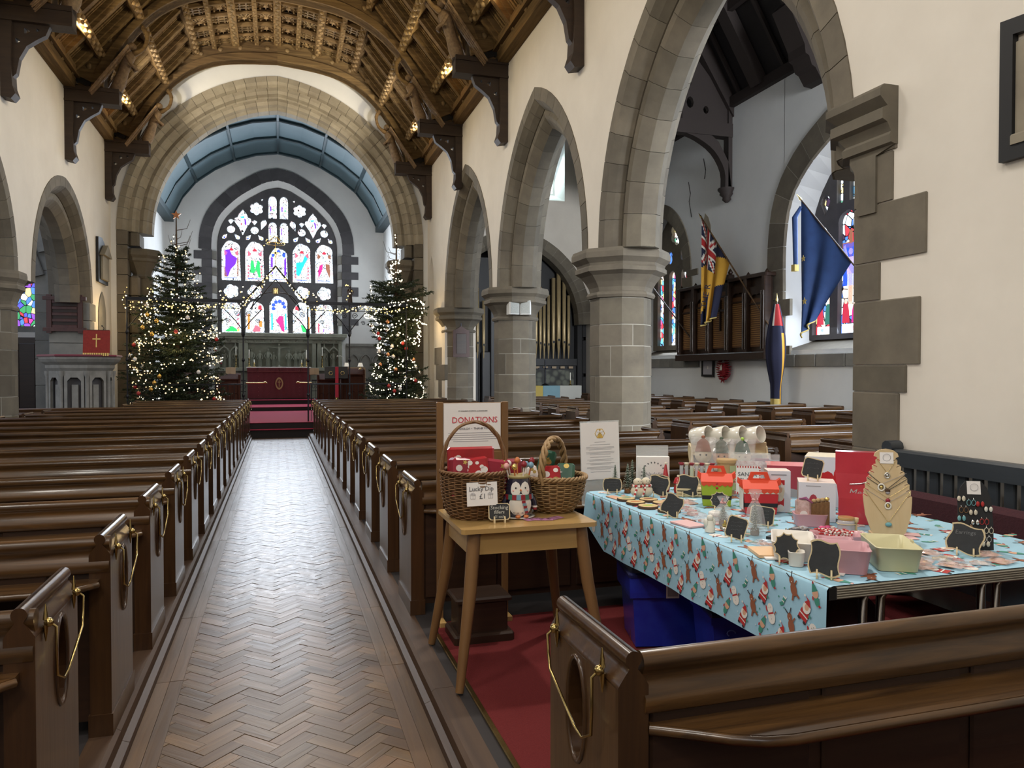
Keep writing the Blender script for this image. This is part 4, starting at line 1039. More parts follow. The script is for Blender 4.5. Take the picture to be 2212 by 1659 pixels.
# eagle-like red draped reading stand
ls = thing('reading_stand', 'dark reading stand hung with a crimson ribbon banner', 'lectern', (1.55, 22.0, .34))
MB().bbox(-.32, -.04, 0, .32, .04, .36, 'black', .01, mx=Matrix.Translation((0, 0, 1.02)) @ Matrix.Rotation(-.35, 4, 'X')).build('book_rest', ls)
MB().lathe([(.2, 0), (.18, .04), (.05, .08), (.03, .3), (.06, .45), (.03, .55), (.03, 1.05)], 'brass', 12).build('stem', ls)
MB().box(-.045, -.16, .50, .045, -.145, 1.36, 'frontal_bright' if 'frontal_bright' in MATS else mat('frontal_bright', (.42, .02, .05), rough=.7).name).build('ribbon_banner', ls)
for s in (-1, 1): MB().tube([(s * .16 + .05 * cos(a), -.1, 1.18 + .05 * sin(a)) for a in [2 * pi * k / 9 for k in range(9)]], .007, 'gold', 4, closed=True).build('gilt_scroll', ls)
ch = thing('carved_chair', 'light pine carved chair between choir desks, organ side', 'chair', (2.25, 23.4, .34))
MB().bbox(-.28, .15, 0, .28, .22, 1.35, 'pine', .03).build('backrest', ch); MB().bbox(-.28, -.25, .42, .28, .2, .48, 'pine').build('seat', ch)
for sx in (-1, 1):
    for sy in (-.22, .18): MB().bbox(sx * .25 - .03, sy - .03, 0, sx * .25 + .03, sy + .03, .45, 'pine', .005).build('leg', ch)
    MB().bbox(sx * .26 - .03, -.25, .62, sx * .26 + .03, .18, .68, 'pine').build('armrest', ch)
for i, (x, y, lb) in enumerate(((1.88, 22.6, 'white shaded desk lamp, first of the pair on the tall reading desk'), (2.28, 22.6, 'white shaded desk lamp, second of the pair on the tall reading desk'))):
    t = thing('desk_lamp', lb, 'lamp', (x, y, 1.63), group='lamps on the reading desk')
    MB().lathe([(.05, 0), (.045, .015), (.01, .03), (.01, .1)], 'brass', 10).build('base', t)
    MB().lathe([(.085, .08), (.05, .19)], 'lampshade' if 'lampshade' in MATS else mat('lampshade', (.8, .78, .72), rough=.7, emis=.25, ecol=(1, .93, .8)).name, 14, caps=False).build('lamp_shade', t)
mic = thing('microphone', 'thin white gooseneck microphone rising behind the reading stand', 'microphone', (1.78, 22.4, 1.6))
MB().tube([(0, 0, 0), (.03, 0, .2), (0, 0, .36), (-.08, 0, .42), (-.16, 0, .41)], .008, 'white', 6).ball((-.17, 0, .41), .02, 'white', 8, 6).build('gooseneck', mic)

# ================================================================ PULPIT
pu = thing('pulpit', 'octagonal grey stone pulpit with arcaded open panels and dark red velvet top', 'pulpit', (-3.78, 17.0, 0)); pu.scale = (.86, .86, .98)
r8 = octring(.62)
MB().lathe([(octring(.5), .1), (octring(.5), .35), (octring(.62), .42), (octring(.62), .62), (octring(.58), .7)], 'pulpit_stone' if 'pulpit_stone' in MATS else mat('pulpit_stone', (.30, .29, .27), (.20, .195, .18), .7, tex='noise', scale=6, bump=.3).name, 8, smooth=False, ph=pi / 8).build('plinth', pu)
MB().lathe([(octring(.52), .7), (octring(.52), 1.62)], 'stone_dark', 8, smooth=False, ph=pi / 8, caps=False).build('inner_drum', pu)
MB().lathe([(octring(.60), 1.60), (octring(.66), 1.68), (octring(.66), 1.74), (octring(.74), 1.80), (octring(.78), 1.86), (octring(.78), 1.90)], 'pulpit_stone', 8, smooth=False, ph=pi / 8).build('cornice', pu)
MB().lathe([(octring(.80), 1.90), (octring(.82), 1.92), (octring(.80), 1.945)], 'velvet' if 'velvet' in MATS else mat('velvet', (.16, .01, .03), rough=.9, sheen=.5).name, 8, smooth=False, ph=pi / 8).build('velvet_top', pu)
for k in range(8):
    a = pi / 8 + k * pi / 4; x, y = r8 * cos(a), r8 * sin(a)
    MB().lathe([(.06, .7), (.045, .76), (.04, .8), (.04, 1.5), (.065, 1.56), (.065, 1.62)], 'pulpit_stone', 8, (x, y, 0)).build('corner_shaft', pu)
    b = a + pi / 8; c_, s_ = cos(b), sin(b); tx, ty = -s_, c_; rr = .60
    fnp = lambda u, v, d: (c_ * (rr + d) + tx * u, s_ * (rr + d) + ty * u, v)
    cv = both(gothic(.15, 1.3, .22, 6))
    MB().holed([(-.2, .7), (.2, .7), (.2, 1.62), (-.2, 1.62)], [[(-.14, .8), (.14, .8), (.14, 1.42), (.07, 1.49), (-.07, 1.49), (-.14, 1.42)]], fnp, -.03, .03, 'pulpit_stone').build('arcade_panel', pu)
    MB().bbox(-.07, -.02, .0, .07, .02, .5, 'pulpit_stone', .01, mx=Matrix.Translation((c_ * .54, s_ * .54, .85)) @ Matrix.Rotation(b - pi / 2, 4, 'Z')).build('carved_slab', pu)
fl = thing('pulpit_fall', 'red pulpit lectern fall embroidered with a gold cross', 'cloth', (-3.40, 16.60, 1.91))
MB().bbox(-.2, -.03, 0, .2, .02, .5, 'oak_dark', .008, mx=Matrix.Rotation(-.25, 4, 'X')).build('book_board', fl)
mat('fall_red', (.30, .03, .02), (.22, .02, .016), .8, tex='noise', scale=20, bump=.2)
F2 = lambda u, v, d: (u, -.05 + d - v * -.0 - (.44 - v) * .12, v)
MB().prism([(-.235, .02), (.235, .02), (.235, .47), (-.235, .47)], F2, 0, .012, 'fall_red').build('fall', fl)
MB().prism([(-.01, .14), (.01, .14), (.01, .40), (-.01, .40)], F2, -.006, 0, 'gold_thread' if 'gold_thread' in MATS else mat('gold_thread', (.75, .52, .16), rough=.5).name).prism([(-.07, .29), (.07, .29), (.07, .312), (-.07, .312)], F2, -.006, 0, 'gold_thread').build('gold_cross', fl)
m = MB()
for q in range(12): m.prism([(-.23 + q * .0385, -.03), (-.21 + q * .0385, -.03), (-.205 + q * .0385, .03), (-.235 + q * .0385, .03)], F2, -.004, .01, 'gold_thread')
m.build('fringe', fl)
MB().tube([(.1, 0, .45), (.12, 0, .52), (.09, -.02, .56)], .006, 'black', 5).ball((.09, -.02, .56), .014, 'black', 6, 4).build('microphone_stem', fl)

# ================================================================ LEFT (PULPIT) SIDE: pier, window, boards
pier = struct('wall_pier_left'); z = 0.1; k = 0
MB().box(-5.18, 19.32, 0, -4.3, 19.9, 6.4, 'mortar').build('pier_core', pier)
while z < 6.3:
    z1 = z + R.uniform(.38, .62); xs_ = [-5.2, -4.8 + R.uniform(-.15, .15), -4.4 + R.uniform(-.15, .15), -4.03] if k % 2 else [-5.2, -4.6 + R.uniform(-.2, .2), -4.03]
    for a, b in zip(xs_, xs_[1:]): MB().bbox(a + .005, 19.30 - R.uniform(0, .012), z + .005, b - .005, 19.6, z1 - .005, 'stone_grey', .012).build('stone_block', pier)
    z = z1; k += 1
ex = struct('transverse_arch', pier)
cv = shift(both(gothic(1.9, 4.7, 1.5)), -7.1)
voussoirs(ex, cv, [(0, 19.28), (-.35, 19.34), (-.35, 19.8), (0, 19.9)], 20, lambda u, v, d: (u, d, v), 'stone_grey', .01)
mb = MB(); upper_wall(mb, [(p[0], p[1]) for p in cv], 0, 1, 8, 'plaster')
mb.v = [(s, 19.35 + x * .5, z_) for x, s, z_ in mb.v]; o = mb.build('wall_transverse_left'); o['kind'] = 'structure'
# diagonal relieving stones leaning inside the old arch
for q in range(4): MB().bbox(-.12, -.05, 0, .12, .05, .62, 'stone_grey', .02, mx=Matrix.Translation((-5.1 + q * .12, 19.26, 3.7 + q * .55)) @ Matrix.Rotation(-.32, 4, 'Y')).build('relieving_stone', pier)
wv = MB().box(-9.8, 22.8, 0, -4.8, 23.0, 2.6, 'plaster').box(-6.05, 22.8, 2.6, -4.8, 23.0, 8, 'plaster').box(-9.8, 22.8, 2.6, -7.5, 23, 8, 'plaster').box(-7.5, 22.8, 4.95, -6.05, 23, 8, 'plaster')
o = wv.build('wall_north_east'); o['kind'] = 'structure'
lh = [lancet(-6.4, .58, 2.76, 4.7), lancet(-7.1, .58, 2.76, 4.7)]
window('window_2', lambda u, v, d: (u, 22.82 + d, v), [(-7.5, 2.6), (-6.05, 2.6), (-6.05, 4.98), (-7.5, 4.98)], lh, 'glass_deep', 'stone_grey', 0, .15, .1)
MB().box(-9.6, 22.4, .1, -4.9, 22.5, 2.45, 'oak_dark').build('dark_screen')
tag(bpy.data.objects['dark_screen'], 'dark wooden screen under the far stained glass beside the pulpit', 'screen')
scr = bpy.data.objects['dark_screen']
for q in range(9): MB().bbox(-9.4 + q * .5, 22.36, .2, -9.02 + q * .5, 22.41, 2.3, 'oak_dark', .02).build('screen_panel', scr)
nb_ = thing('hymn_board', 'dark wooden hymn board with four ribbed rows on the stone pier', 'board', (-4.46, 18.71, 2.83))
MB().box(-.3, -.0, -.36, .3, .03, .36, 'oak_dark').build('back', nb_)
for s in (-1, 1):
    MB().bbox(s * .3 - .05, -.04, -.42, s * .3 + .05, .03, .42, 'board_red' if 'board_red' in MATS else mat('board_red', (.085, .035, .028), (.05, .02, .018), .45, tex='noise', scale=14, axis='z').name, .008).build('stile', nb_)
    MB().bbox(-.42, -.05, s * .34 - .04, .42, .03, s * .34 + .04, 'board_red', .008).build('frame_rail', nb_)
for q in range(5): MB().bbox(-.25, -.03, -.27 + q * .135 - .035, .25, .02, -.27 + q * .135 + .03, 'board_red', .012).build('slat', nb_)
mt = thing('wall_monument', 'pale wall monument with dark pediment surround high beside the chancel arch', 'monument', (-3.99, 19.95, 3.72))
MB().prism([(-.5, -.08), (.5, -.08), (.5, .72), (-.1, .98), (-.5, .95)], lambda u, v, d: (d, u, v), 0, .05, 'black').build('slate_back', mt)
MB().bbox(.05, -.34, 0, .11, .34, .55, 'stone_pale', .01).build('tablet', mt)
MB().prism([(-.42, .55), (.42, .55), (0, .82)], lambda u, v, d: (d, u, v), .04, .16, 'stone_pale').build('pediment', mt)
rc = MB().holed([(-.42, 0), (.42, 0), (.42, 3.3), (-.42, 3.3)], [[(-.3, .02), (.3, .02)] + both(gothic(.3, .9, .5, 8))[::-1]], lambda u, v, d: (-4.02 + d, 20.3 + u, 1.9 + v * .45), 0, .03, 'plaster')
lp = MB().prism([(-.38, 0), (.38, 0)] + both(gothic(.38, .95, .6, 8))[::-1], lambda u, v, d: (-3.99 + d, 20.0 + u, 1.9 + v), 0, .012, 'stone_grey').build('recessed_slab', wall_left)
# ================================================================ PEWS
ORD = ['first', 'second', 'third', 'fourth', 'fifth', 'sixth', 'seventh', 'eighth', 'ninth', 'tenth', 'eleventh', 'twelfth', 'thirteenth', 'fourteenth', 'fifteenth', 'sixteenth', 'seventeenth', 'eighteenth']
def cap_profile(z, w=.04, h=.93):
    """cross-section of the moulded top: thick body, cove, roll; (offset, height) list going round"""
    r = .021; zc = h - r
    half = [(w, z), (w, h - .085), (w - .006, h - .075), (.020, h - .055), (.011, h - .044)]
    rol = [(r * cos(a), zc + r * sin(a)) for a in [radians(q) for q in range(-50, 91, 20)]]
    hp = half + rol
    return hp + [(-x, zz) for x, zz in hp[::-1]]
_pm = {}
def shared(key, fn):
    if key not in _pm: _pm[key] = fn()
    return _pm[key]
def link(me, name, parent, loc=(0, 0, 0)):
    o = bpy.data.objects.new(name, me); COL.objects.link(o); o.parent = parent; o.location = loc; return o
def end_panel_mesh(hole=True, H=.93):
    mb = MB(); y0, y1 = -.03, .44; w = .04
    body = [(y0, .0), (y1, .0), (y1, H - .09), (y0, H - .09)]
    if hole:
        v = []
        for i in range(20):
            a = 2 * pi * i / 20; q = 1 if True else 1
            v.append((.235 + .055 * cos(a), .585 + .125 * sin(a) * (1 + .12 * abs(sin(a)) ** 6)))
        mb.holed(body, [v], lambda u, vv, d: (d, u, vv), -w, w, 'oak_end')
        # raised moulded rim around the opening
        for s in (-1, 1):
            mb.tube([(s * w, .235 + .064 * cos(a), .585 + .142 * sin(a)) for a in [2 * pi * i / 20 for i in range(20)]], .008, 'oak_end', 5, closed=True)
    else: mb.prism(body, lambda u, vv, d: (d, u, vv), -w, w, 'oak_end')
    pr = cap_profile(H - .09, w, H)
    mb.loft([[(a, y, z) for a, z in pr] for y in (y0, y0 + .003, y1 - .003, y1)], 'oak_end', True, True, True)
    mb.box(-.046, y0 - .006, 0, .046, y1 + .006, .09, 'oak_end')
    return mb.mesh('end_panel')
def rail_mesh(L, H=.93):
    mb = MB(); r = .027; zc = H - r
    pr = [(-.02, H - .15), (-.034, H - .14), (-.036, H - .105), (-.018, H - .085), (-.012, H - .058)] + [(-r * cos(a) * 1.0, zc + r * sin(a)) for a in [radians(q) for q in range(-40, 221, 20)]] + [(.012, H - .058), (.014, H - .15)]
    mb.loft([[(x, a, z) for a, z in pr] for x in (0, L)], 'oak', True, True, True)
    return mb.mesh('top_rail')
def board_mesh(L, H=.93):
    mb = MB().box(0, -.012, .06, L, .012, H - .13, 'oak_dark')
    return mb.mesh('back_board')
def ledge_mesh(L, H=.93, l=.17):
    z = H - .21; pts = [(0, 0), (0, -l * .15)] + [(.02 + .28 * t, -l * .15 - l * .85 * sin(pi / 2 * t)) for t in (.25, .5, .75, 1)] + [(L - .1, -l), (L, -l * .4), (L, 0)]
    mb = MB().prism(pts, lambda u, v, d: (u, v, z + d), 0, .028, 'oak')
    mb.tube([(p[0], p[1], z + .014) for p in pts[1:-1]], .014, 'oak', 6)
    return mb.mesh('book_ledge')
def seat_mesh(L):
    return MB().bbox(0, .015, .40, L, .40, .435, 'oak', .01).mesh('seat')
def panel_mesh2():
    return MB().bbox(.0, -.022, .10, .46, -.008, .68, 'oak_dark', .012).mesh('back_panel')
def holder(parent, sx):
    """brass umbrella holder on the aisle face of a pew end"""
    mb = MB(); x = sx * .042
    for y in (.05, .37):
        mb.ball((x + sx * .012, y, .76), .014, 'brass', 8, 6)
        mb.lathe([(.014, 0), (.010, .02), (.003, .045)], 'brass', 7, (x + sx * .004, y, .77), sx=.5)
        mb.lathe([(.003, -.05), (.012, -.02), (.014, 0)], 'brass', 7, (x + sx * .004, y, .755), sx=.5)
    t = .032
    mb.tube([(x + sx * .014, .37, .76), (x + sx * t, .37, .745), (x + sx * t, .365, .695), (x + sx * t * 1.1, .34, .655), (x + sx * t * 1.3, .14, .585), (x + sx * t * 1.3, .09, .578), (x + sx * t, .055, .60), (x + sx * t, .05, .66), (x + sx * t, .05, .745), (x + sx * .014, .05, .76)], .0042, 'brass', 6)
    return mb.mesh('umbrella_holder')
def pew(name, lab, x0, x1, y0, aisle=-1, group=None, hold=True, H=.93, z=.10, e2=True, panels=False):
    L = x1 - x0 - .08
    t = thing(name, lab, 'pew', (x0, y0, z - .0), group=group)
    Hh = H - z; K = (round(Hh, 3))
    ep = shared(('e', hold, K), lambda: end_panel_mesh(hold, Hh)); pl = shared(('e', False, K + (.0)), lambda: end_panel_mesh(False, Hh))
    link(ep if aisle < 0 else pl, 'end_panel', t, (.04, 0, 0))
    if e2: link(ep if aisle > 0 else pl, 'end_panel', t, (L + .04, 0, 0))
    Lk = round(L, 2)
    link(shared(('r', Lk, K), lambda: rail_mesh(Lk, Hh - .012)), 'top_rail', t, (.07, 0, 0))
    bb = link(shared(('b', Lk, K), lambda: board_mesh(Lk, Hh)), 'back_board', t, (.06, 0, 0))
    link(shared(('l', Lk, K), lambda: ledge_mesh(Lk - .05, Hh)), 'book_ledge', t, (.085, 0, 0))
    link(shared(('s', Lk), lambda: seat_mesh(Lk)), 'seat', t, (.06, 0, 0))
    if panels:
        n = int(L / .5)
        for i in range(n): link(shared('pan', panel_mesh2), 'back_panel', bb, (.03 + i * .5, -.0, 0))
    if hold:
        link(shared(('h', aisle), lambda: holder(None, aisle)), 'umbrella_holder', t, (.04 if aisle < 0 else L + .04, 0, 0))
    return t
NL, NR = 17, 14
for k in range(NL):
    y0 = 2.47 + 1.005 * k
    x0 = -3.95
    if 14.75 < y0 < 18.0: x0 = -4.9
    if abs(y0 - 9.3) < .6 or abs(y0 - 14.15) < .7: x0 = -3.85
    if y0 > 18: x0 = -3.1
    if y0 > 15.9: x0 = max(x0, -3.0) if 15.9 < y0 < 17.8 else x0
    pew('pew', f'dark oak pew, {ORD[NL - 1 - k]} row from the chancel on the pulpit side of the nave', x0, -.665, y0, 1, 'oak pews of the nave, pulpit side', panels=k < 4)
for k in range(NR):
    y0 = 4.63 + 1.04 * k
    x1 = 4.18
    for c in (9.36, 14.15, 19.0):
        if -0.75 < y0 - c < .45: x1 = 3.92
    if y0 > 18: x1 = 3.92
    pew('pew', f'dark oak pew, {ORD[NR - 1 - k]} row from the chancel on the stall side of the nave', .765, x1, y0, -1, 'oak pews of the nave, stall side', panels=k < 1)
# the cut-off pew in front of the stall
pew('pew', 'nearest oak pew with wide book ledge, standing in front of the craft stall', .765, 3.6, 1.665, -1, panels=True)
NA = 15
for k in range(NA):
    y0 = 4.9 + 1.0 * k
    if k not in (4, 9, 10) : pass
    pew('aisle_pew', f'plain dark pew, {ORD[NA - 1 - k]} row from the organ in the inner block beyond the columns', 5.15, 7.0, y0, 1, 'pews of the side aisle, inner block', hold=False)
    if k < NA: pew('aisle_pew', f'plain dark pew against the white wall, {ORD[NA - 1 - k]} row from the organ under the memorial boards', 7.95, 9.45, y0 + .1, -1, 'pews of the side aisle, wall block', hold=False, H=.98)
# small things left on the pews
def booklet(lab, x, y, z, w, l, h, m, rz=0, cat='book', nm='hymn_book'):
    o = MB().bbox(-w / 2, -l / 2, 0, w / 2, l / 2, h, m, .002).build(nm, loc=(x, y, z)); o.rotation_euler = (0, 0, rz); return tag(o, lab, cat)
mat('book_white', (.6, .6, .6), rough=.5)
booklet('small white card lying on a pew ledge, pulpit side', -1.02, 7.45 - .10, .758, .10, .07, .012, 'book_white', .1, 'card', 'card')
booklet('pale service book on the back pew ledge near the far pulpit side column', -3.4, 13.4, .758, .22, .15, .025, 'book_white', .2)
booklet('pale booklet on a pew ledge before the column with speakers', 3.0, 10.75, .758, .2, .14, .02, 'book_white', .15)
# ================================================================ CHRISTMAS TREES
mat('needle', (0.022, 0.042, 0.018), (0.012, 0.022, 0.010), .7, tex='noise', scale=9)
mat('needle_tip', (0.045, 0.06, 0.022), rough=.7)
mat('bark', (.08, .05, .03), rough=.9)
mat('bulb', (1, .85, .55), emis=1.7, ecol=(1.0, .70, .34))
mat('bulb_white', (1, .95, .8), emis=3.2, ecol=(1.0, .88, .62))
mat('wire', (.01, .03, .015), rough=.6)
mat('bb_white', (.75, .72, .70), rough=.25, coat=.5); mat('bb_red', (.42, .02, .02), rough=.25, coat=.5); mat('bb_copper', (.75, .32, .15), rough=.2, metal=.8)
mat('bb_silver', (.75, .75, .75), rough=.12, metal=1.0); mat('bb_gold', (.85, .5, .12), rough=.2, metal=.9)
def fir(name, lab, x, y, z, prof, bare, seed, lean=0.0):
    rr = random.Random(seed)
    t = thing(name, lab, 'tree', (x, y, z))
    top = prof[-1][0]
    MB().tube([(0, 0, 0), (lean * .5, 0, top * .5), (lean, 0, top)], [.07, .05, .012], 'bark', 7).build('trunk', t)
    br = MB(); nd = MB()
    def rad(h):
        for (a, ra), (b, rb_) in zip(prof, prof[1:]):
            if a <= h <= b: return ra + (rb_ - ra) * (h - a) / (b - a)
        return 0
    def needles(p, q, ln, k):
        d = (q - p); L = d.length
        if L < 1e-4: return
        d.normalize()
        for i in range(k):
            b = p + (q - p) * (i + rr.random()) / k
            o = Vector((rr.uniform(-1, 1), rr.uniform(-1, 1), rr.uniform(-.6, 1))); o = (o - d * o.dot(d))
            if o.length < .05: continue
            o.normalize(); tip = b + (o * .8 + d * .75) * ln; s = d * .013 + o.cross(d) * .010
            nd.face([b - s, b + s, tip], 'needle_tip' if rr.random() < .2 else 'needle')
    h = .25; nb_ = 0
    while h < bare:
        n = 7 if h < top * .6 else 5
        for i in range(n):
            a = 2 * pi * (i + rr.random()) / n + nb_ * .7; R0 = rad(h) * rr.uniform(.72, 1.08); hh = h + rr.uniform(-.05, .05)
            up = rr.uniform(.02, .22) * R0 + .05
            c = Vector((cos(a), sin(a), 0)); P = [Vector((lean * hh / top, 0, hh)) + c * R0 * s + Vector((0, 0, up * s * s - .05 * s * R0)) for s in (0, .25, .5, .75, 1)]
            br.tube(P, [.014, .012, .009, .006, .003], 'bark', 3, caps=False)
            side = Vector((-sin(a), cos(a), 0))
            for j in range(1, 5):
                for f in ((0.0, .5) if j < 4 else (0.0, .5, .95)):
                    s = (j - 1 + f) / 4 + .06; p = P[min(int(s * 4), 3)].lerp(P[min(int(s * 4) + 1, 4)], s * 4 - min(int(s * 4), 3)) if s < 1 else P[4]
                    for sg in (-1, 1):
                        l = R0 * .42 * (1.05 - s * .7) * rr.uniform(.7, 1.2)
                        q = p + (c * .75 + side * sg * .8 + Vector((0, 0, rr.uniform(-.25, .25)))).normalized() * l
                        needles(p, q, .062, max(5, int(l * 56)))
            for a_, b_ in zip(P[1:], P[2:]): needles(a_, b_, .06, int((b_ - a_).length * 55))
        h += .125 if h < top * .6 else .14; nb_ += 1
    # bare shoots near the top
    for i in range(9):
        hh = bare + (top - bare) * rr.uniform(-.25, .55); a = rr.uniform(0, 2 * pi); L = rr.uniform(.25, .5)
        p0 = Vector((lean * hh / top, 0, hh)); c = Vector((cos(a), sin(a) * .6, 0))
        br.tube([p0, p0 + c * L * .6 + Vector((0, 0, L * .15)), p0 + c * L * .8 + Vector((0, 0, L * .7))], [.009, .007, .004], 'bark', 4)
    br.build('branches', t, kind='stuff'); nd.build('needles', t, kind='stuff')
    return t, rad
def lights(lab, x, y, z, paths, rnd, seed, m='bulb', sz=.019, step=.05, grp='fairy lights strung in the chancel'):
    rr = random.Random(seed); bm = MB(); wm = MB(); n = 0
    for P in paths:
        P = [Vector(p) for p in P]; wm.tube(P, .004, 'wire', 3, caps=False)
        for a, b in zip(P, P[1:]):
            k = max(1, int((b - a).length / step))
            for i in range(k):
                p = a.lerp(b, (i + rr.random()) / k) + Vector([rr.uniform(-rnd, rnd) for _ in range(3)])
                bm.octa(p, sz * rr.uniform(.7, 1.25), m if rr.random() < .65 else 'bulb_white'); n += 1
    o = thing('fairy_lights', lab, 'lights', (x, y, z), group=grp)
    w = wm.build('wire', o, kind='stuff'); b = bm.build('bulbs', o, kind='stuff')
    return n
def garland(rad, lean, top, h0, h1, turns, sag, off, seed, dens=14, front=True):
    rr = random.Random(seed); P = []
    n = int(turns * 16)
    for i in range(n + 1):
        t = i / n; h = h0 + (h1 - h0) * t; a = off + 2 * pi * turns * t
        r = rad(h) * rr.uniform(.78, 1.0) + .02
        P.append((lean * h / top + r * cos(a), r * sin(a), h - sag * abs(sin(a * 1.5 + seed)) * min(1, rad(h) * 2)))
    return P
Z0 = .335
pL = [(0, .7), (.35, 1.08), (.9, 1.12), (1.8, 1.02), (2.4, .95), (3.2, .62), (4.0, .36), (4.45, .12), (5.0, .02)]
tL, rL = fir('christmas_tree', 'tall Christmas tree wound with dense warm fairy lights by the pulpit', -2.36, 20.0, Z0, pL, 4.25, 3, .0)
paths = [garland(rL, 0, 5, .25, 4.45, 8.5, .22, 0, 1), garland(rL, 0, 5, .6, 4.3, 5.5, .3, 2, 2), garland(rL, 0, 5, 1.9, 3.0, 2, .2, 1, 3)]
paths += [[(.25, -.5, 4.0), (.30, -.55, 3.5), (.22, -.75, 3.0), (.28, -.8, 2.5), (-.1, -.95, 2.2), (-.45, -.9, 1.9)], [(.55, -.55, 3.6), (.5, -.65, 3.1), (.6, -.75, 2.5), (.75, -.7, 2.0), (.55, -.9, 1.6)], [(-.5, -.7, 2.9), (-.45, -.8, 2.3), (-.7, -.75, 1.7), (-.9, -.6, 1.2), (-.5, -1, .95), (.1, -1.05, .8)], [(0, -.12, 4.55), (-.06, -.2, 4.3), (.05, -.28, 4.1), (-.2, -.35, 3.9)]]
(lights('warm fairy lights wound round the tree by the pulpit', -2.36, 20.0, Z0, paths, .04, 5, sz=.0175, step=.115))
sm = MB(); sp_ = []
for i in range(10): r = .12 if i % 2 == 0 else .05; a = pi / 2 + i * pi / 5; sp_.append((r * cos(a), r * sin(a)))
tag(sm.prism(sp_, XZ(0), -.01, .01, 'bb_copper').build('tree_star', loc=(-2.36, 20.0, Z0 + 5.02)), 'small star on the bare top of the tree by the pulpit', 'star')
pR = [(0, .6), (.4, .86), (.9, .82), (1.6, .52), (2.2, .55), (2.8, .85), (3.3, .92), (3.6, .55), (3.85, .12), (4.85, .03)]
tR, rR = fir('christmas_tree', 'sparser Christmas tree with a bare top wound in rope lights, organ side', 2.93, 20.0, Z0, pR, 3.7, 8, .03)
def helix(r0, r1, h0, h1, turns, sy=1.0): return [(r0 + (r1 - r0) * 0, 0, 0)] and [((r0 + (r1 - r0) * t) * cos(2 * pi * turns * t), (r0 + (r1 - r0) * t) * sin(2 * pi * turns * t) * sy, h0 + (h1 - h0) * t) for t in [i / 60 for i in range(61)]]
pr_ = [garland(rR, 0, 5, .15, 3.5, 6.5, .25, 0, 11), garland(rR, 0, 5, .5, 3.2, 3.5, .35, 2.4, 12)]
pr_ += [helix(.22, .10, 3.4, 4.1, 3), [(.05, -.05, 4.1), (.13, -.05, 4.15), (.10, -.05, 4.3), (.02, 0, 4.6), (-.02, 0, 4.85)], [(.06, -.05, 4.12), (-.12, -.1, 4.08), (-.16, -.1, 3.9), (-.1, -.2, 3.7), (.1, -.2, 3.6)],
        [(-.75, -.4, 2.7), (-.55, -.5, 2.5), (-.35, -.6, 2.38), (-.1, -.6, 2.45), (.1, -.6, 2.6)], [(-.3, -.5, 1.6), (-.2, -.6, 1.3), (-.32, -.6, 1.05), (0, -.75, .85), (.2, -.7, 1.1)], [(.6, -.4, 2.3), (.55, -.4, 1.9), (.5, -.5, 2.5), (.7, -.4, 2.9)]]
(lights('warm rope lights looped over the tree on the organ side', 2.93, 20.0, Z0, pr_, .016, 6, 'bulb_white', .019, .075))
def baubles(x, y, rad, n, seed, lab, mats, h1=3.4):
    rr = random.Random(seed)
    for m, word in mats: pass
    tmpl = {}
    for i in range(n):
        m, word = mats[i % len(mats)]
        h = .3 + (h1 - .3) * ((i * .618) % 1.0); a = -pi / 2 + rr.uniform(-1.25, 1.25); r = rad(h) * rr.uniform(.9, 1.02) + .03
        p = (x + r * cos(a), y + r * sin(a), Z0 + h)
        if m not in tmpl:
            b = thing('bauble', f'{word} bauble hanging on the {lab}', 'bauble', p, group=f'{word} baubles on the {lab}')
            MB().ball((0, 0, -.05), .048, m, 10, 8).build('ball', b)
            MB().lathe([(.012, -.006), (.012, .008), (.003, .012)], 'gold', 6).tube([(0, 0, .01), (0, 0, .05)], .002, 'wire', 3).build('hanger', b)
            tmpl[m] = b
        else: b = dup(tmpl[m], p)
        b['label'] = f"{word} bauble {('near the foot of', 'low on', 'half way up', 'high on')[min(3, int(h / h1 * 4))]} the {lab}, {('on the aisle side', 'facing the pews', 'on the wall side')[min(2, int((cos(a) * (1 if x < 0 else -1) * -1 + 1) * 1.5))]}"
baubles(-2.36, 20.0, rL, 30, 31, 'tree by the pulpit', [('bb_white', 'white'), ('bb_silver', 'silver'), ('bb_red', 'red'), ('bb_gold', 'gold')], 3.0)
baubles(2.93, 20.0, rR, 28, 32, 'tree on the organ side', [('bb_silver', 'silver'), ('bb_copper', 'copper'), ('bb_white', 'white'), ('bb_red', 'red')], 2.6)

# ================================================================ IRON CHANCEL SCREEN
YS = 19.3
sc = thing('chancel_screen', 'black wrought iron chancel screen with gabled centre, strung with fairy lights', 'screen', (0, YS, .335))
def W(*p): return (p[0], p[1], p[2] - .335)
for x in (-3.34, -.82, .68, 1.68, 3.1):
    MB().tube([W(x, 0, .335), W(x, 0, 3.35)], .018, 'iron', 8).build('post', sc)
    m = MB()
    for z in (1.0, 1.85, 2.48): m.lathe([(.018, -.05), (.035, -.02), (.04, 0), (.035, .02), (.018, .05)], 'iron', 8, W(x, 0, z))
    if abs(x) < 1: m.lathe([(.02, -.1), (.045, -.05), (.045, .06), (.02, .12)], 'iron', 8, W(x, 0, 2.5))
    m.build('knop', sc)
for a, b in ((-3.36, -.80), (.66, 3.15)):
    MB().box(a, -.025, 3.215 - .335, b, .025, 3.29 - .335, 'iron').box(a, -.012, 3.07 - .335, b, .012, 3.085 - .335, 'iron').build('beam', sc)
    n = int((b - a) / .18)
    for i in range(n): 
        x = a + (i + .5) * (b - a) / n; MB().tube([W(x + .045 * cos(t), 0, 3.15 + .045 * sin(t)) for t in [2 * pi * k / 8 for k in range(8)]], .006, 'iron', 4, closed=True).build('cresting_ring', sc)
ap = (-.07, 0, 4.12)
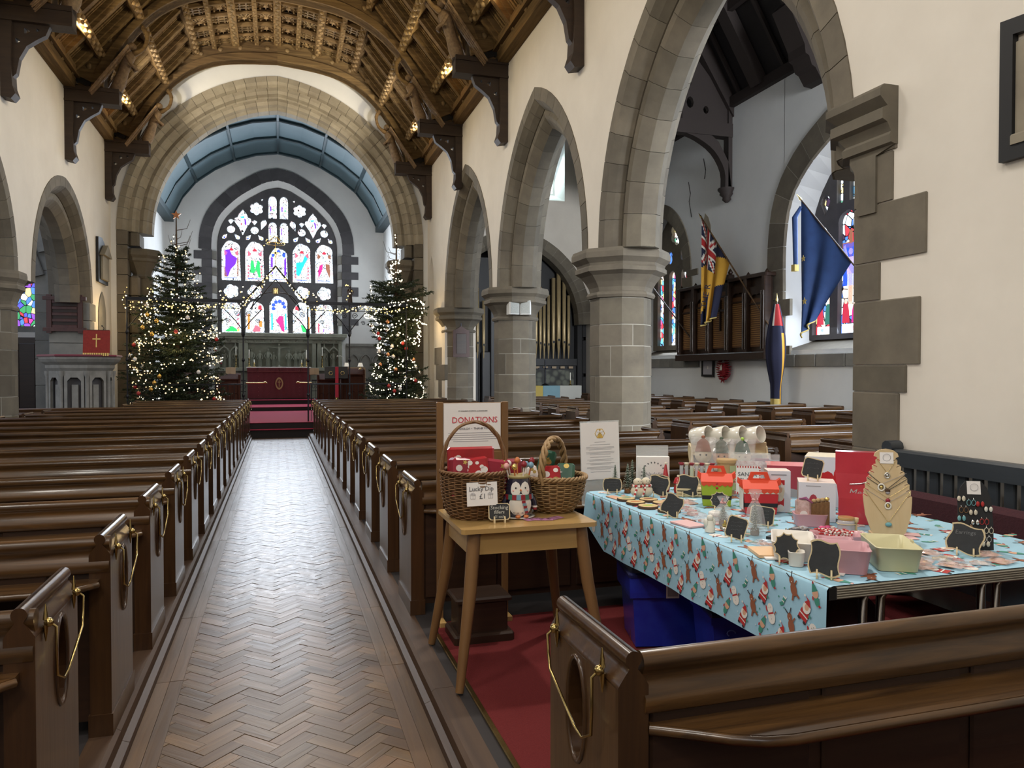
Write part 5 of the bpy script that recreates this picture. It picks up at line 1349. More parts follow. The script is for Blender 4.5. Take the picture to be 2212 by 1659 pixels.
for s, bx in ((-1, -.82), (1, .68)):
    MB().tube([W(bx, 0, 3.2), W(*ap)], .022, 'iron', 6).tube([W(bx - s * .16, 0, 3.07), W(ap[0], 0, ap[2] - .32)], .014, 'iron', 6).build('gable_bar', sc)
    for q in range(5):
        t = (q + .5) / 5; x = bx + (ap[0] - bx) * t; z = 3.2 + (ap[2] - 3.2) * t
        MB().tube([W(x + s * .05 + .03 * cos(a), 0, z + .05 + .03 * sin(a)) for a in [2 * pi * k / 7 for k in range(7)]], .006, 'iron', 4, closed=True).build('crocket', sc)
cvh = both(gothic(.55, 3.05, .42, 8))
MB().tube([W(-.07 + a, 0, b) for a, b in cvh], .014, 'iron', 5).build('inner_arch', sc)
MB().lathe([(.10, -.015), (.10, .015)], 'iron', 16).build('emblem_disc', sc, loc=W(-.07, 0, 3.52)).rotation_euler = (pi / 2, 0, 0)
e_ = MB()
for q in (-1, 0, 1): e_.box(-.07 + q * .035 - .008, -.03, 3.46 - .335, -.07 + q * .035 + .008, -.018, 3.58 - .335, 'gold')
e_.box(-.11, -.03, 3.515 - .335, -.03, -.018, 3.528 - .335, 'gold').build('gilt_letters', sc)
MB().tube([W(-.07, 0, 4.1), W(-.07, 0, 4.78)], .010, 'gold', 6).tube([W(-.07 + .22 * cos(a), .22 * sin(a), 4.66) for a in [2 * pi * k / 16 for k in range(16)]], .010, 'gold', 5, closed=True).box(-.09, -.012, 4.3 - .335, -.05, .012, 4.55 - .335, 'gold').box(-.16, -.012, 4.42 - .335, .02, .012, 4.46 - .335, 'gold').build('gilt_crown', sc)
m = MB()
for k in range(8):
    a = 2 * pi * k / 8; m.tube([W(-.07 + .22 * cos(a), .22 * sin(a), 4.66), W(-.07, 0, 4.86)], .007, 'gold', 4)
m.build('crown_ribs', sc)
def scroll(x, z, r, s, turns=1.6): return [W(x + s * r * (1 - t * .8) * cos(2 * pi * turns * t), 0, z + r * (1 - t * .8) * sin(2 * pi * turns * t)) for t in [i / 22 for i in range(23)]]
for px in (-3.34, -.82, .68, 1.68):
    for s in (-1, 1):
        if (px == -3.34 and s < 0): continue
        m = MB().tube([W(px, 0, 2.55), W(px + s * .18, 0, 2.8), W(px + s * .42, 0, 3.06)], .012, 'iron', 5)
        m.tube(scroll(px + s * .13, 2.95, .075, s), .008, 'iron', 4).tube(scroll(px + s * .34, 2.78, .055, -s), .008, 'iron', 4)
        m.build('scroll_bracket', sc)
# low gates and dado bars at each side
for a, b in ((-3.34, -.82), (.68, 3.1)):
    m = MB().box(a, -.012, 1.25 - .335, b, .012, 1.28 - .335, 'iron')
    m.build('dado_rail', sc)
    n = int((b - a) / .14)
    for i in range(n): x = a + (i + .5) * (b - a) / n; MB().tube([W(x, 0, .36), W(x, 0, 1.26)], .007, 'iron', 4).build('bar', sc)
P = [[(-3.3, -.03, 3.5), (-3.4, -.03, 3.2), (-3.3, -.04, 3.0), (-2.8, -.04, 3.05), (-2.2, -.05, 3.12), (-1.6, -.04, 3.06), (-.95, -.04, 3.1)], [(-3.3, 0, 3.12), (-2.7, 0, 3.22), (-2.2, 0, 3.0), (-1.7, 0, 3.1), (-1.2, 0, 3.16), (-.85, 0, 3.05)],
     [(-2.9, 0, 3.25), (-2.85, 0, 3.5), (-2.75, 0, 3.4)], [(-2.4, 0, 3.25), (-2.35, 0, 3.5), (-2.2, 0, 3.3)], [(-.85, -.03, 3.1), (-.6, -.03, 3.42), (-.3, -.03, 3.8), (-.1, -.03, 4.1)], [(-.8, -.03, 3.2), (-.55, 0, 3.45), (-.28, -.0, 3.75), (-.07, -.03, 4.05)],
     [(-.05, -.03, 4.1), (.2, -.03, 3.75), (.45, -.03, 3.45), (.68, -.03, 3.15)], [(-.85, -.03, 3.6), (-.82, -.03, 3.3), (-.86, -.03, 3.05)], [(.68, -.03, 3.1), (1.1, -.03, 3.06), (1.6, -.03, 3.1), (2.2, -.03, 3.12), (3.0, -.03, 3.1)], [(.8, 0, 3.16), (1.4, 0, 3.02), (2.0, 0, 3.2), (2.6, 0, 3.05), (3.1, 0, 3.2)],
     [(1.62, 0, 3.35), (1.72, 0, 3.55), (1.58, 0, 3.75), (1.7, 0, 3.65)], [(.55, 0, 3.3), (.75, 0, 3.55), (.9, 0, 3.3)], [(-.3, -.1, 4.62), (-.1, -.25, 4.66), (.12, -.1, 4.62)], [(-.3, 0, 4.66), (-.07, 0, 4.88), (.14, 0, 4.66)], [(-.07, -.03, 4.3), (-.02, -.03, 4.5), (-.1, -.03, 4.4), (-.05, -.03, 4.28)], [(-1.2, 0, 3.2), (-1.35, 0, 3.5), (-1.2, 0, 3.4), (-1.3, 0, 3.25)]]
(lights('warm fairy lights draped along the iron chancel screen and its gable', 0, YS - .04, 0, P, .035, 9, 'bulb_y' if 'bulb_y' in MATS else mat('bulb_y', (1, .8, .4), emis=1.5, ecol=(1, .68, .22)).name, .017, .055))
fg = thing('screen_finial', 'small carved figure standing on the screen beam by the organ side tree', 'figurine', (1.70, YS, 3.29))
figure('figure', fg, 0, 0, .42, 0, m='oak_dark')

for x_, y_, z_, p_ in ((-3.45, 19.6, 2.9, 14), (-2.3, 19.1, 2.2, 10), (2.95, 19.1, 2.4, 10), (3.5, 19.5, 2.8, 8), (0, 19.0, 3.5, 5)):
    d = bpy.data.lights.new('fairy_glow', 'POINT'); d.energy = p_; d.color = (1, .68, .3); d.shadow_soft_size = .3
    o = bpy.data.objects.new('fairy_glow', d); COL.objects.link(o); o.location = (x_, y_, z_); o['kind'] = 'helper'
# ================================================================ SOUTH AISLE (beyond the columns)
XS = 9.8
def surv(c, dz=0): return c
w1 = both(catmull([(1.95, 3.2), (1.95, 3.8), (1.86, 4.5), (1.55, 5.15), (1.0, 5.66), (.4, 5.95), (0, 6.02)], 3))                  # glazed opening of window 3, centre 10.85
o1 = shift(both(catmull([(2.3, 3.2), (2.3, 4.1), (2.14, 4.94), (1.68, 5.5), (1.1, 5.86), (.5, 6.12), (0, 6.2)], 3)), 10.85)
w1 = shift(w1, 10.85)
w2h = gothic(1.12, 4.1, 1.75, 10); o2 = shift(both(gothic(1.5, 4.1, 1.85, 10)), 18.35); w2 = shift(both(w2h), 18.35)
mb = MB()
for cur, lo in ((o1, 2.0), (o2, 2.0)):
    upper_wall(mb, cur, XS, XS + .05, 7.75, 'plaster_blue')
    mb.box(XS, cur[0][0], 0, XS + .05, cur[-1][0], lo, 'plaster_blue')
for a, b in ((-6.4, o1[0][0]), (o1[-1][0], o2[0][0]), (o2[-1][0], 22.8)): mb.box(XS, a, 0, XS + .05, b, 7.75, 'plaster_blue')
for cur, inn, lo in ((o1, w1, 2.2), (o2, w2, 2.15)):   # deep splays
    A = [(cur[0][0], lo - .2)] + resample(cur, 24) + [(cur[-1][0], lo - .2)]; B = [(inn[0][0], lo)] + resample(inn, 24) + [(inn[-1][0], lo)]
    mb.loft([[(XS + .02, s, z) for s, z in A], [(XS + .5, s, z) for s, z in B]], 'plaster_blue', False)
    mb.faces([(XS + .02, A[0][0], lo - .2), (XS + .02, A[-1][0], lo - .2), (XS + .5, B[-1][0], lo), (XS + .5, B[0][0], lo)], [(0, 1, 2, 3)], 'stone')
wall_south = mb.build('wall_south'); wall_south['kind'] = 'structure'
# stone surrounds with long and short quoins
for cur, n, lo, nm in ((o1, 19, 2.0, 'a'), (o2, 15, 2.0, 'b')):
    e = struct('window_surround', wall_south)
    voussoirs(e, cur, ([(-.02, -.03), (.50, -.03), (.50, .04), (-.02, .04)] if nm == 'a' else [(-.26, -.03), (.10, -.03), (.10, .04), (-.26, .04)]), n, lambda u, v, d: (XS + d, u, v), 'stone', .01)
    z = lo - .2; k = 0
    while z < cur[0][1] - .02:
        z1 = min(z + R.choice((.26, .34, .30)), cur[0][1]); ext = (.42 if k % 2 else .14) + (.36 if nm == 'a' else 0); inn_ = (.12 if k % 3 else .34) - (.1 if nm == 'a' else 0)
        for s, y in ((1, cur[-1][0]), (-1, cur[0][0])):
            a, b = sorted((y + s * ext, y - s * inn_)); MB().bbox(XS - .03, a, z + .004, XS + .04, b, z1 - .004, 'stone', .006).build('quoin_stone', e)
        z = z1; k += 1
    y = cur[0][0] - .5
    while y < cur[-1][0] + .5:
        y1 = min(y + R.uniform(.5, .8), cur[-1][0] + .5); MB().bbox(XS - .05, y + .004, lo - .32, XS + .1, y1 - .004, lo - .08, 'stone_grey', .015).build('sill_stone', e); y = y1
fy = lambda u, v, d: (XS + .5 + d, u, v)
# window 3: five lights with crucifixion glass (two and a half seen past the wall)
LY = [12.53, 11.82, 11.1, 10.38, 9.67]
h3, g3, p3 = [], [], {}
for i, y in enumerate(LY):
    h3.append(lancet(y, .5, 2.3, (4.42, 4.62, 4.7, 4.62, 4.42)[i])); g3.append('glass_mixed')
for y, z0, z1, w in ((12.02, 4.78, 5.62, .17), (11.68, 4.78, 5.3, .17), (11.25, 4.95, 5.72, .2), (10.9, 4.95, 5.72, .2), (10.5, 4.78, 5.3, .17), (10.1, 4.78, 5.62, .17)):
    h3.append(lancet(y, w, z0, z1, False)); g3.append('glass_pale' if y > 12 else 'glass_blue')
h3 += [dagger(12.42, 4.82, .28, .42), dagger(9.75, 4.82, .28, .42)]; g3 += ['glass_mixed'] * 2
def fig(y, z, s, robe, skin='g_flesh'):
    q = lambda P: [(y + a * s, z + b * s) for a, b in P]
    return [(q([(-.2, 0), (.2, 0), (.16, .5), (.1, .72), (-.1, .72), (-.17, .45)]), robe), (q([(-.09 + .09 + .09 * cos(a), .82 + .1 * sin(a)) for a in [2 * pi * k / 9 for k in range(9)]]), skin)]
y = 11.82     # crucified figure with raised arms over a blue sky and kneeling women
p3[1] = [([(y - .2, 3.2), (y + .2, 3.2), (y + .2, 4.0), (y - .2, 4.0)], 'g_blue'), ([(y - .045, 2.9), (y + .045, 2.9), (y + .045, 4.25), (y - .045, 4.25)], 'g_brown'), ([(y - .22, 3.92), (y + .22, 3.92), (y + .22, 4.02), (y - .22, 4.02)], 'g_brown')]
p3[1] += [([(y - .05, 2.85), (y + .05, 2.85), (y + .09, 3.35), (y + .11, 3.62), (y + .19, 3.95), (y + .14, 3.98), (y + .06, 3.74), (y - .06, 3.74), (y - .14, 3.98), (y - .19, 3.95), (y - .11, 3.62), (y - .09, 3.35)], 'g_flesh'), ([(y - .09, 3.2), (y + .09, 3.2), (y + .08, 3.42), (y - .08, 3.42)], 'g_pale'), (circ(y, 3.84, .06, 10), 'g_flesh')] + fig(y + .12, 2.5, .5, 'g_red') + fig(y - .12, 2.5, .45, 'g_magenta')
p3[1] += [([(y - .22, 2.31), (y + .22, 2.31), (y + .22, 2.48), (y - .22, 2.48)], 'g_pale'), (circ(y - .08, 2.4, .04, 8), 'g_red')]
y = 12.53
p3[0] = fig(y + .05, 2.9, .8, 'g_pale') + fig(y - .12, 2.5, .55, 'g_teal') + fig(y + .12, 2.5, .5, 'g_red') + [([(y - .16, 3.2), (y + .16, 3.1), (y + .1, 3.35), (y - .1, 3.4)], 'g_cyan'), ([(y - .2, 2.31), (y + .2, 2.31), (y + .2, 2.46), (y - .2, 2.46)], 'g_pale'), (circ(y + .06, 2.39, .04, 8), 'g_blue')]
window('window_3', fy, [(w1[0][0] - .06, 2.2)] + [(a + (0 if abs(a - 10.85) < .01 else (.06 if a > 10.85 else -.06)), b + .03) for a, b in w1] + [(w1[-1][0] + .06, 2.2)], h3, g3, 'stone_dark', -.10, .06, .0, None, p3)
# window 4: three lights, cusped circle above
h4 = [lancet(y, .36, 2.28, 4.3) for y in (19.1, 18.45, 17.8)] + [foil(18.2, 5.28, .33, 6, 4, .2), foil(18.62, 4.66, .2, 4, 4, .2), foil(17.85, 4.66, .17, 4, 4, .2)]
window('window_4', fy, [(w2[0][0] - .06, 2.15)] + [(a + (0 if abs(a - 18.35) < .01 else (.06 if a > 18.35 else -.06)), b + .03) for a, b in w2] + [(w2[-1][0] + .06, 2.15)], h4, ['glass_blue'] * 3 + ['glass_pale', 'glass_mixed', 'glass_blue'], 'stone', -.10, .06, 0)

# ---------------------------------------------------------------- aisle roof: steep dark gable with rafters
rf = struct('ceiling_aisle')
RX, RZ = 7.3, 11.9
m = MB()
m.faces([(XS + .05, -6, 7.7), (XS + .05, 22.9, 7.7), (RX, 22.9, RZ), (RX, -6, RZ), (4.75, 22.9, 7.9), (4.75, -6, 7.9)], [(0, 1, 2, 3), (3, 2, 4, 5)], 'aisle_roof').build('boarding', rf)
mat('aisle_rafter', (.030, .022, .020), rough=.7)
sl = Vector((RX - XS, 0, RZ - 7.7)); sn = Vector((-sl.z, 0, sl.x)).normalized()
k = 0; y = 1.4
while y < 22.6:
    w = .16 if k % 4 == 0 else .04; h = .22 if k % 4 == 0 else .07
    for base, top in (((XS, y, 7.7), (RX, y, RZ)), ((4.8, y, 7.9), (RX, y, RZ))):
        a, b = Vector(base), Vector(top); n = Vector((-(b - a).z, 0, (b - a).x)).normalized(); n = n if n.z < 0 else -n
        MB().faces([p + Vector((0, q, 0)) + n * hh for p in (a, b) for q in (-w, w) for hh in (0, h)], [(0, 1, 3, 2), (4, 6, 7, 5), (0, 4, 5, 1), (2, 3, 7, 6), (0, 2, 6, 4), (1, 5, 7, 3)], 'aisle_rafter').build('rafter', rf)
    y += .78; k += 1
for t in (.35, .7):
    p = Vector((XS, 0, 7.7)).lerp(Vector((RX, 0, RZ)), t); MB().box(p.x - .1, -6, p.z - .2, p.x + .02, 22.8, p.z - .02, 'aisle_rafter').build('purlin', rf)
MB().box(XS - .12, -6, 7.5, XS + .02, 22.8, 7.72, 'aisle_rafter').build('wall_plate', rf)
def atruss(y, zc, lab, full=True):
    t = thing('aisle_roof_truss', lab, 'roof truss', (XS, y, zc))
    L = lambda poly, a, b, nm: MB().prism([(u - XS, v - zc) for u, v in poly], lambda u, v, d: (u, d, v), a, b, 'aisle_rafter').build(nm, t)
    if full:
        L([(8.35, 6.85), (9.8, 6.85), (9.8, 7.15), (8.35, 7.15)], -.12, .12, 'hammer_beam')
        cv = catmull([(9.62, 5.7), (9.6, 6.1), (9.35, 6.5), (8.95, 6.75), (8.6, 6.86)], 3)
        L([(a, b) for a, b in cv] + [(8.75, 7.0), (9.1, 6.98), (9.45, 6.72), (9.7, 6.3), (9.78, 5.7)], -.10, .10, 'curved_brace')
        L([(9.7, 5.7), (9.8, 5.7), (9.8, 7.7), (9.7, 7.7)], -.1, .1, 'wall_post')
        MB().lathe([(.03, -.32), (.10, -.26), (.09, -.2), (.16, -.14), (.15, -.1), (.2, -.04), (.2, 0)], 'aisle_rafter', 10, (-.08, 0, 5.72 - zc)).build('corbel', t)
        cv = catmull([(8.45, 7.15), (8.4, 7.7), (8.05, 8.6), (7.3, 9.3)], 3)
        MB().tube([(a - XS, 0, b - zc) for a, b in cv], .12, 'aisle_rafter', 6).build('arch_brace', t)
        hl = [[(8.75 + .09 * cos(a), 7.55 + .13 * sin(a)) for a in [i * pi / 4 for i in range(8)]], [(9.15 + .07 * cos(a), 7.42 + .09 * sin(a)) for a in [i * pi / 4 for i in range(8)]], [(8.72 + .07 * cos(a), 8.05 + .16 * sin(a)) for a in [i * pi / 4 for i in range(8)]]]
        MB().holed([(8.4, 7.15), (9.75, 7.15), (9.75, 7.6), (8.5, 9.0)], hl, lambda u, v, d: (u - XS, d, v - zc), -.05, .05, 'aisle_rafter').build('pierced_spandrel', t)
    else:
        L([(9.8, 7.0), (9.62, 7.02), (9.5, 7.2), (9.42, 7.24), (9.36, 7.4), (9.28, 7.44), (9.26, 7.6), (8.9, 8.3), (9.2, 8.6), (9.8, 7.7)], -.24, .24, 'stepped_corbel')
    L([(9.8, 7.3), (9.8, 7.8), (7.3, 11.9), (7.3, 11.2)], -.16, .16, 'principal_rafter')
    return t
atruss(15.1, 6.9, 'dark aisle roof truss on a curved brace above the regimental flags')
atruss(12.1, 7.0, 'dark aisle roof truss end on a stepped corbel, nearest over the aisle window', False)
atruss(18.4, 6.9, 'dark aisle roof truss, farthest over the aisle near the organ')

# ---------------------------------------------------------------- east end of the aisle: organ arch, high window
YO = 22.8
oa = shift(both(gothic(2.62, 3.1, 2.95, 14)), 7.08)
mb = MB(); upper_wall(mb, [(p[0], p[1]) for p in oa], 0, .5, 6.9, 'plaster')
mb.v = [(s, YO + x, z_) for x, s, z_ in mb.v]
mb.box(4.3, YO, 0, 4.47, YO + .5, 6.9, 'plaster').box(9.7, YO, 0, 9.9, YO + .5, 6.9, 'plaster')
cw = (7.95, 8.75, 7.0, 8.9)
mb.box(4.3, YO, 6.9, cw[0], YO + .5, 12, 'plaster').box(cw[1], YO, 6.9, 9.9, YO + .5, 12, 'plaster').box(cw[0], YO, cw[3], cw[1], YO + .5, 12, 'plaster').box(cw[0], YO, 6.9, cw[1], YO + .5, cw[2], 'plaster')
o = mb.build('wall_organ'); o['kind'] = 'structure'
e = struct('organ_arch', o)
voussoirs(e, oa, [(.0, -.04), (-.3, -.04), (-.42, .1), (-.42, .5), (0, .5)], 22, lambda u, v, d: (u, YO + d, v), 'stone', .01)
hh = [[(cw[0] + .06, cw[2] + .08), (cw[1] - .06, cw[2] + .08), (cw[1] - .06, 8.35)] + [(x, z) for x, z in ((8.6, 8.6), (8.35, 8.82), (8.1, 8.6))] + [(cw[0] + .06, 8.35)]]
mb = MB(); A = [(cw[0], cw[2]), (cw[1], cw[2]), (cw[1], cw[3]), (cw[0], cw[3])]; B = [(cw[0] + .12, cw[2] + .3), (cw[1] - .12, cw[2] + .3), (cw[1] - .12, cw[3] - .1), (cw[0] + .12, cw[3] - .1)]
mb.loft([[(u, YO - .01, v) for u, v in A], [(u, YO + .6, v) for u, v in B]], 'plaster_white').build('window_reveal', o)
window('window_5', lambda u, v, d: (u, YO + .6 + d, v), B, [lancet(8.35, .42, 7.36, 8.72, False)], 'g_pale', 'plaster_white', 0, .05, .03)
area('high_window_light', (8.35, YO + .45, 8.0), (8.35, YO - 2, 6.5), (.4, 1.2), 14, (.8, 1, .95))
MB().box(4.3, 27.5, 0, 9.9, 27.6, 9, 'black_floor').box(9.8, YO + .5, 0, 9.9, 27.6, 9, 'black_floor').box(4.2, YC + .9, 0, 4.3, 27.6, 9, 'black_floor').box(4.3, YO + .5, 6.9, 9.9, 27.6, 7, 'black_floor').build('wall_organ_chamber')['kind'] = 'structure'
og = thing('organ', 'pipe organ with gold painted pipes in a dark panelled case under the arch', 'organ', (7.4, 23.4, 0))
mat('pipe', (.52, .40, .22), (.42, .32, .17), .35, metal=.35, tex='noise', scale=4)
mat('organ_case', (.030, .030, .032), (.02, .02, .022), .4, tex='noise', scale=12, axis='z')
mat('damask', (.16, .17, .14), (.06, .062, .06), .8, tex='voronoi', scale=5.5, contrast=1.2)
MB().box(-2.6, .1, .1, 2.3, .9, 5.2, 'black').build('case_back', og)
MB().bbox(.13, -.12, .1, 1.95, .1, 1.75, 'organ_case').build('lower_case', og)
MB().bbox(.2, -.14, .45, 1.86, -.12, 1.62, 'damask', .004).build('damask_panel', og)
MB().bbox(.13, -.2, 1.76, 1.95, .1, 1.98, 'organ_case').build('pipe_shelf', og)
for q in range(6): MB().bbox(.2 + q * .29, -.22, 1.66, .2 + q * .29 + .15, -.2, 1.73, 'paper_tan', .004).build('gilt_block', og)
px = [(.10, 3.4), (.24, 3.95), (.38, 4.0), (.55, 4.45), (.70, 4.3), (.83, 4.0), (.98, 4.05), (1.15, 4.6), (1.33, 5.05), (1.52, 4.58), (1.68, 4.05), (-1.6, 3.9), (-1.4, 4.2), (-1.2, 3.8)]
for i, (x, h) in enumerate(px):
    r = .052 + .012 * (h > 4.4) + .01 * (h > 5)
    MB().lathe([(.012, 1.98), (r * .9, 2.4 + (h - 4) * .15), (r, 2.42 + (h - 4) * .15), (r, h), (r * .85, h)], 'pipe', 12, (x, -.12, 0)).box(x - r * .5, -.12 - r - .004, 2.40 + (h - 4) * .15, x + r * .5, -.12 - r * .7, 2.47 + (h - 4) * .15, 'black').build('organ_pipe', og)
for x in (-1.9, -.9, .0, 2.05):
    MB().bbox(x - .09, -.2, .1, x + .09, .1, 3.9, 'organ_case', .02).build('case_post', og)
    MB().ball((x, -.1, 3.98), .07, 'organ_case', 8, 6).tube([(x, -.1, 3.9), (x, -.1, 4.2)], [.05, .01], 'organ_case', 6).build('case_finial', og)
for q in range(4): MB().bbox(-2.5 + q * .62, -.12, .3, -1.98 + q * .62, -.06, 2.2, 'organ_case', .03).build('case_panel', og)
for q in range(3): MB().bbox(2.15, -.12, .3 + q * 1.2, 2.5, -.06, 1.4 + q * 1.2, 'organ_case', .03).build('case_panel', og)
# aisle altar with cross and candle
aa = thing('side_altar', 'low side altar draped in yellow and blue cloth before the organ', 'altar', (8.15, 22.1, .1))
MB().bbox(-.95, -.2, 0, .8, .3, 1.0, 'oak_dark').build('table', aa)
mat('cloth_y', (.50, .38, .10), rough=.8); mat('cloth_b', (.20, .34, .40), rough=.8); mat('cloth_w', (.5, .5, .46), rough=.8)
for a, b, c in ((-.97, -.45, 'cloth_y'), (-.45, .1, 'cloth_b'), (.1, .82, 'cloth_w')): MB().bbox(a, -.23, .55, b, .32, 1.03, c, .01).build('frontal', aa)
cx = MB().box(-.02, -.02, 0, .02, .02, .78, 'iron').box(-.22, -.02, .5, .22, .02, .54, 'iron').lathe([(.12, 0), (.1, .03), (.03, .06)], 'iron', 10)
tag(cx.build('altar_cross', loc=(7.85, 22.1, 1.135)), 'plain dark standing cross on the side altar before the organ', 'cross')
candlestick('c', 'white candle on the side altar before the organ', 9.0 - .3, 22.15, 1.135, .14, .24)

# ---------------------------------------------------------------- speakers and board on the columns
for x, y, rz, l in ((4.22, 13.72, .12, 'white box speaker on the column before the organ, straight one of the pair'), (4.47, 13.70, -.35, 'white box speaker on the column before the organ, tilted one of the pair')):
    t = thing('speaker', l, 'speaker', (x, y, 2.79), rz)
    MB().bbox(-.105, -.10, -.14, .105, .07, .14, 'white', .02).build('cabinet', t); MB().bbox(-.085, -.108, -.12, .085, -.098, .12, 'grille' if 'grille' in MATS else mat('grille', (.5, .52, .5), (.38, .4, .38), .8, tex='voronoi', scale=120).name, .004).build('grille', t)
    MB().tube([(0, .07, 0), (0, .26, 0)], .015, 'white', 6).build('bracket', t)
wb = thing('memorial_board', 'small dark gabled memorial board with cross finial on the far column', 'board', (4.36, 18.57, 2.3))
MB().prism([(-.21, -.37), (.21, -.37), (.21, .30), (.12, .33), (0, .41), (-.12, .33), (-.21, .30)], XZ(0), -.03, .03, 'board_red').build('board', wb)
MB().bbox(-.13, -.045, -.28, .13, -.03, .22, 'oak_dark', .01).build('text_panel', wb)
MB().box(-.012, -.02, .40, .012, .0, .6, 'iron').box(-.05, -.02, .50, .05, 0, .52, 'iron').build('cross_finial', wb)
# cup-lights on the capitals
# ---------------------------------------------------------------- south wall fittings
wm = thing('roll_of_honour', 'large dark carved wooden war memorial of five lettered panels on the wall', 'memorial', (XS - .02, 15.2, 1.95))
FXY = lambda u, v, d: (-d, u, v)
mat('panel_gilt', (.16, .075, .028), (.10, .045, .02), .5, tex='noise', scale=30)
mat('gilt_text', (.42, .24, .08), rough=.5)
MB().box(-.12, -1.75, 0, -.02, 1.72, 1.6, 'oak_dark').build('backboard', wm)
edges = [-1.75, -1.1, -.42, .36, 1.05, 1.72]; hts = [1.42, 1.5, 1.68, 1.5, 1.42]
for i, (a, b) in enumerate(zip(edges, edges[1:])):
    MB().box(-.15, a + .07, .15, -.12, b - .07, hts[i] - .25, 'panel_gilt').build('name_panel', wm)
    tp = bpy.data.objects[-1] if False else None
    tx = MB()
    for q in range(int((hts[i] - .5) / .045)):
        l = R.uniform(.05, .09); tx.box(-.153, a + l + .02, .2 + q * .045, -.15, b - l - .02, .2 + q * .045 + .012, 'gilt_text')
    tx.build('lettering', wm, kind='stuff')
    cv = both(gothic((b - a) / 2 - .07, hts[i] - .34, .16, 6)); c_ = (a + b) / 2
    MB().holed([(a, hts[i] - .38), (b, hts[i] - .38), (b, hts[i]), (a, hts[i])], [[(c_ + u, v) for u, v in cv]], FXY, .14, .18, 'oak_dark').build('pierced_canopy', wm)
for i, y in enumerate(edges):
    MB().bbox(-.26, y - .06, -.02, -.08, y + .06, 1.62 + (.16 if i in (2, 3) else 0), 'oak_dark', .02).build('buttress', wm)
    MB().tube([(-.27, y - .04, .1), (-.27, y - .04, 1.3)], .018, 'oak_sheen' if 'oak_sheen' in MATS else mat('oak_sheen', (.05, .03, .022), rough=.2, coat=.5).name, 6).tube([(-.27, y + .04, .1), (-.27, y + .04, 1.3)], .018, 'oak_sheen', 6).build('shaft', wm)
    MB().lathe([(.03, 0), (.06, .04), (.03, .1), (.0, .14)], 'oak_dark', 8, (-.16, y, 1.62 + (.16 if i in (2, 3) else 0))).build('pinnacle', wm)
MB().bbox(-.30, -1.85, -.12, 0, 1.8, .04, 'oak_dark', .02).build('sill', wm)
MB().bbox(-.26, -1.85, 1.6, 0, 1.8, 1.68, 'oak_dark', .02).build('cornice', wm)
MB().box(-.19, -.06, .55, -.15, -.02, 1.25, 'oak_dark').box(-.19, -.22, .98, -.15, .14, 1.03, 'oak_dark').build('carved_cross', wm)
pf = thing('framed_notice', 'small black framed notice under the war memorial', 'picture', (XS - .03, 15.92, 1.66))
MB().holed([(-.26, -.21), (.26, -.21), (.26, .21), (-.26, .21)], [[(-.21, -.16), (.21, -.16), (.21, .16), (-.21, .16)]], FXY, 0, .03, 'black').build('frame', pf)
MB().box(-.012, -.21, -.16, 0, .21, .16, 'mount_grey' if 'mount_grey' in MATS else mat('mount_grey', (.42, .42, .48), rough=.4).name).box(-.014, -.02, -.03, -.012, .02, .04, 'white').build('print', pf)
wh = thing('poppy_wreath', 'red poppy wreath with a white card on the wall', 'wreath', (XS - .05, 15.17, 1.60))
mat('poppy', (.30, .008, .02), (.2, .004, .012), .6, tex='noise', scale=20); 
m = MB()
for q in range(26):
    a = 2 * pi * q / 26
    for r in (.13, .21): m.lathe([(.0, .0), (.05, .012), (.055, .03), (.045, .03), (.01, .012)], 'poppy', 7, (-.03 - R.uniform(0, .03), r * 1.05 * cos(a + r), r * 1.1 * sin(a + r)))
m.v = m.v; m.ball((-.02, 0, 0), .17, 'poppy', 12, 8, sx=.25).build('poppies', wh)
MB().box(-.075, .02, .0, -.07, .15, .13, 'white').build('card', wh)
MB().prism([(-.02, -.18), (.1, -.2), (.12, -.29), (.04, -.24), (-.01, -.29)], FXY, .03, .04, 'poppy').build('ribbon', wh)
# music stand / small table seen past the second column
tb = thing('aisle_table', 'small dark table with white papers near the aisle window', 'table', (9.35, 20.2, -.02))
MB().bbox(-.4, -.3, .88, .4, .3, .92, 'oak_dark').build('tabletop', tb)
for sx in (-1, 1):
    for sy in (-1, 1): MB().bbox(sx * .36 - .025, sy * .26 - .025, 0, sx * .36 + .025, sy * .26 + .025, .88, 'oak_dark', .004).build('leg', tb)
tag(MB().bbox(-.12, -.05, 0, .12, .05, .25, 'paper_tan', .01).build('box', loc=(9.4, 20.2, .902)), 'small tan box on the table by the aisle window', 'box')
# cracks and patches of the old plaster
tag(MB().prism([(0, 0), (.16, .1), (.3, .12), (.36, .4), (.28, .62), (.14, .5), (.04, .3)], lambda u, v, d: (XS - .006 + d, 15.85 + u, 4.75 + v), 0, .006, 'stone_pale').build('plaster_patch', wall_south), None)
ck = MB()
for P_ in ([(16.9, 6.3), (16.8, 6.0), (16.86, 5.8), (16.74, 5.4)], [(16.2, 6.7), (16.1, 6.4), (16.15, 6.2)]):
    for a, b in zip(P_, P_[1:]): ck.faces([(XS - .004, a[0], a[1]), (XS - .004, b[0], b[1]), (XS - .004, b[0] + .04, b[1]), (XS - .004, a[0] + .03, a[1])], [(0, 1, 2, 3)], 'stone_dark')
ck.build('plaster_crack', wall_south)

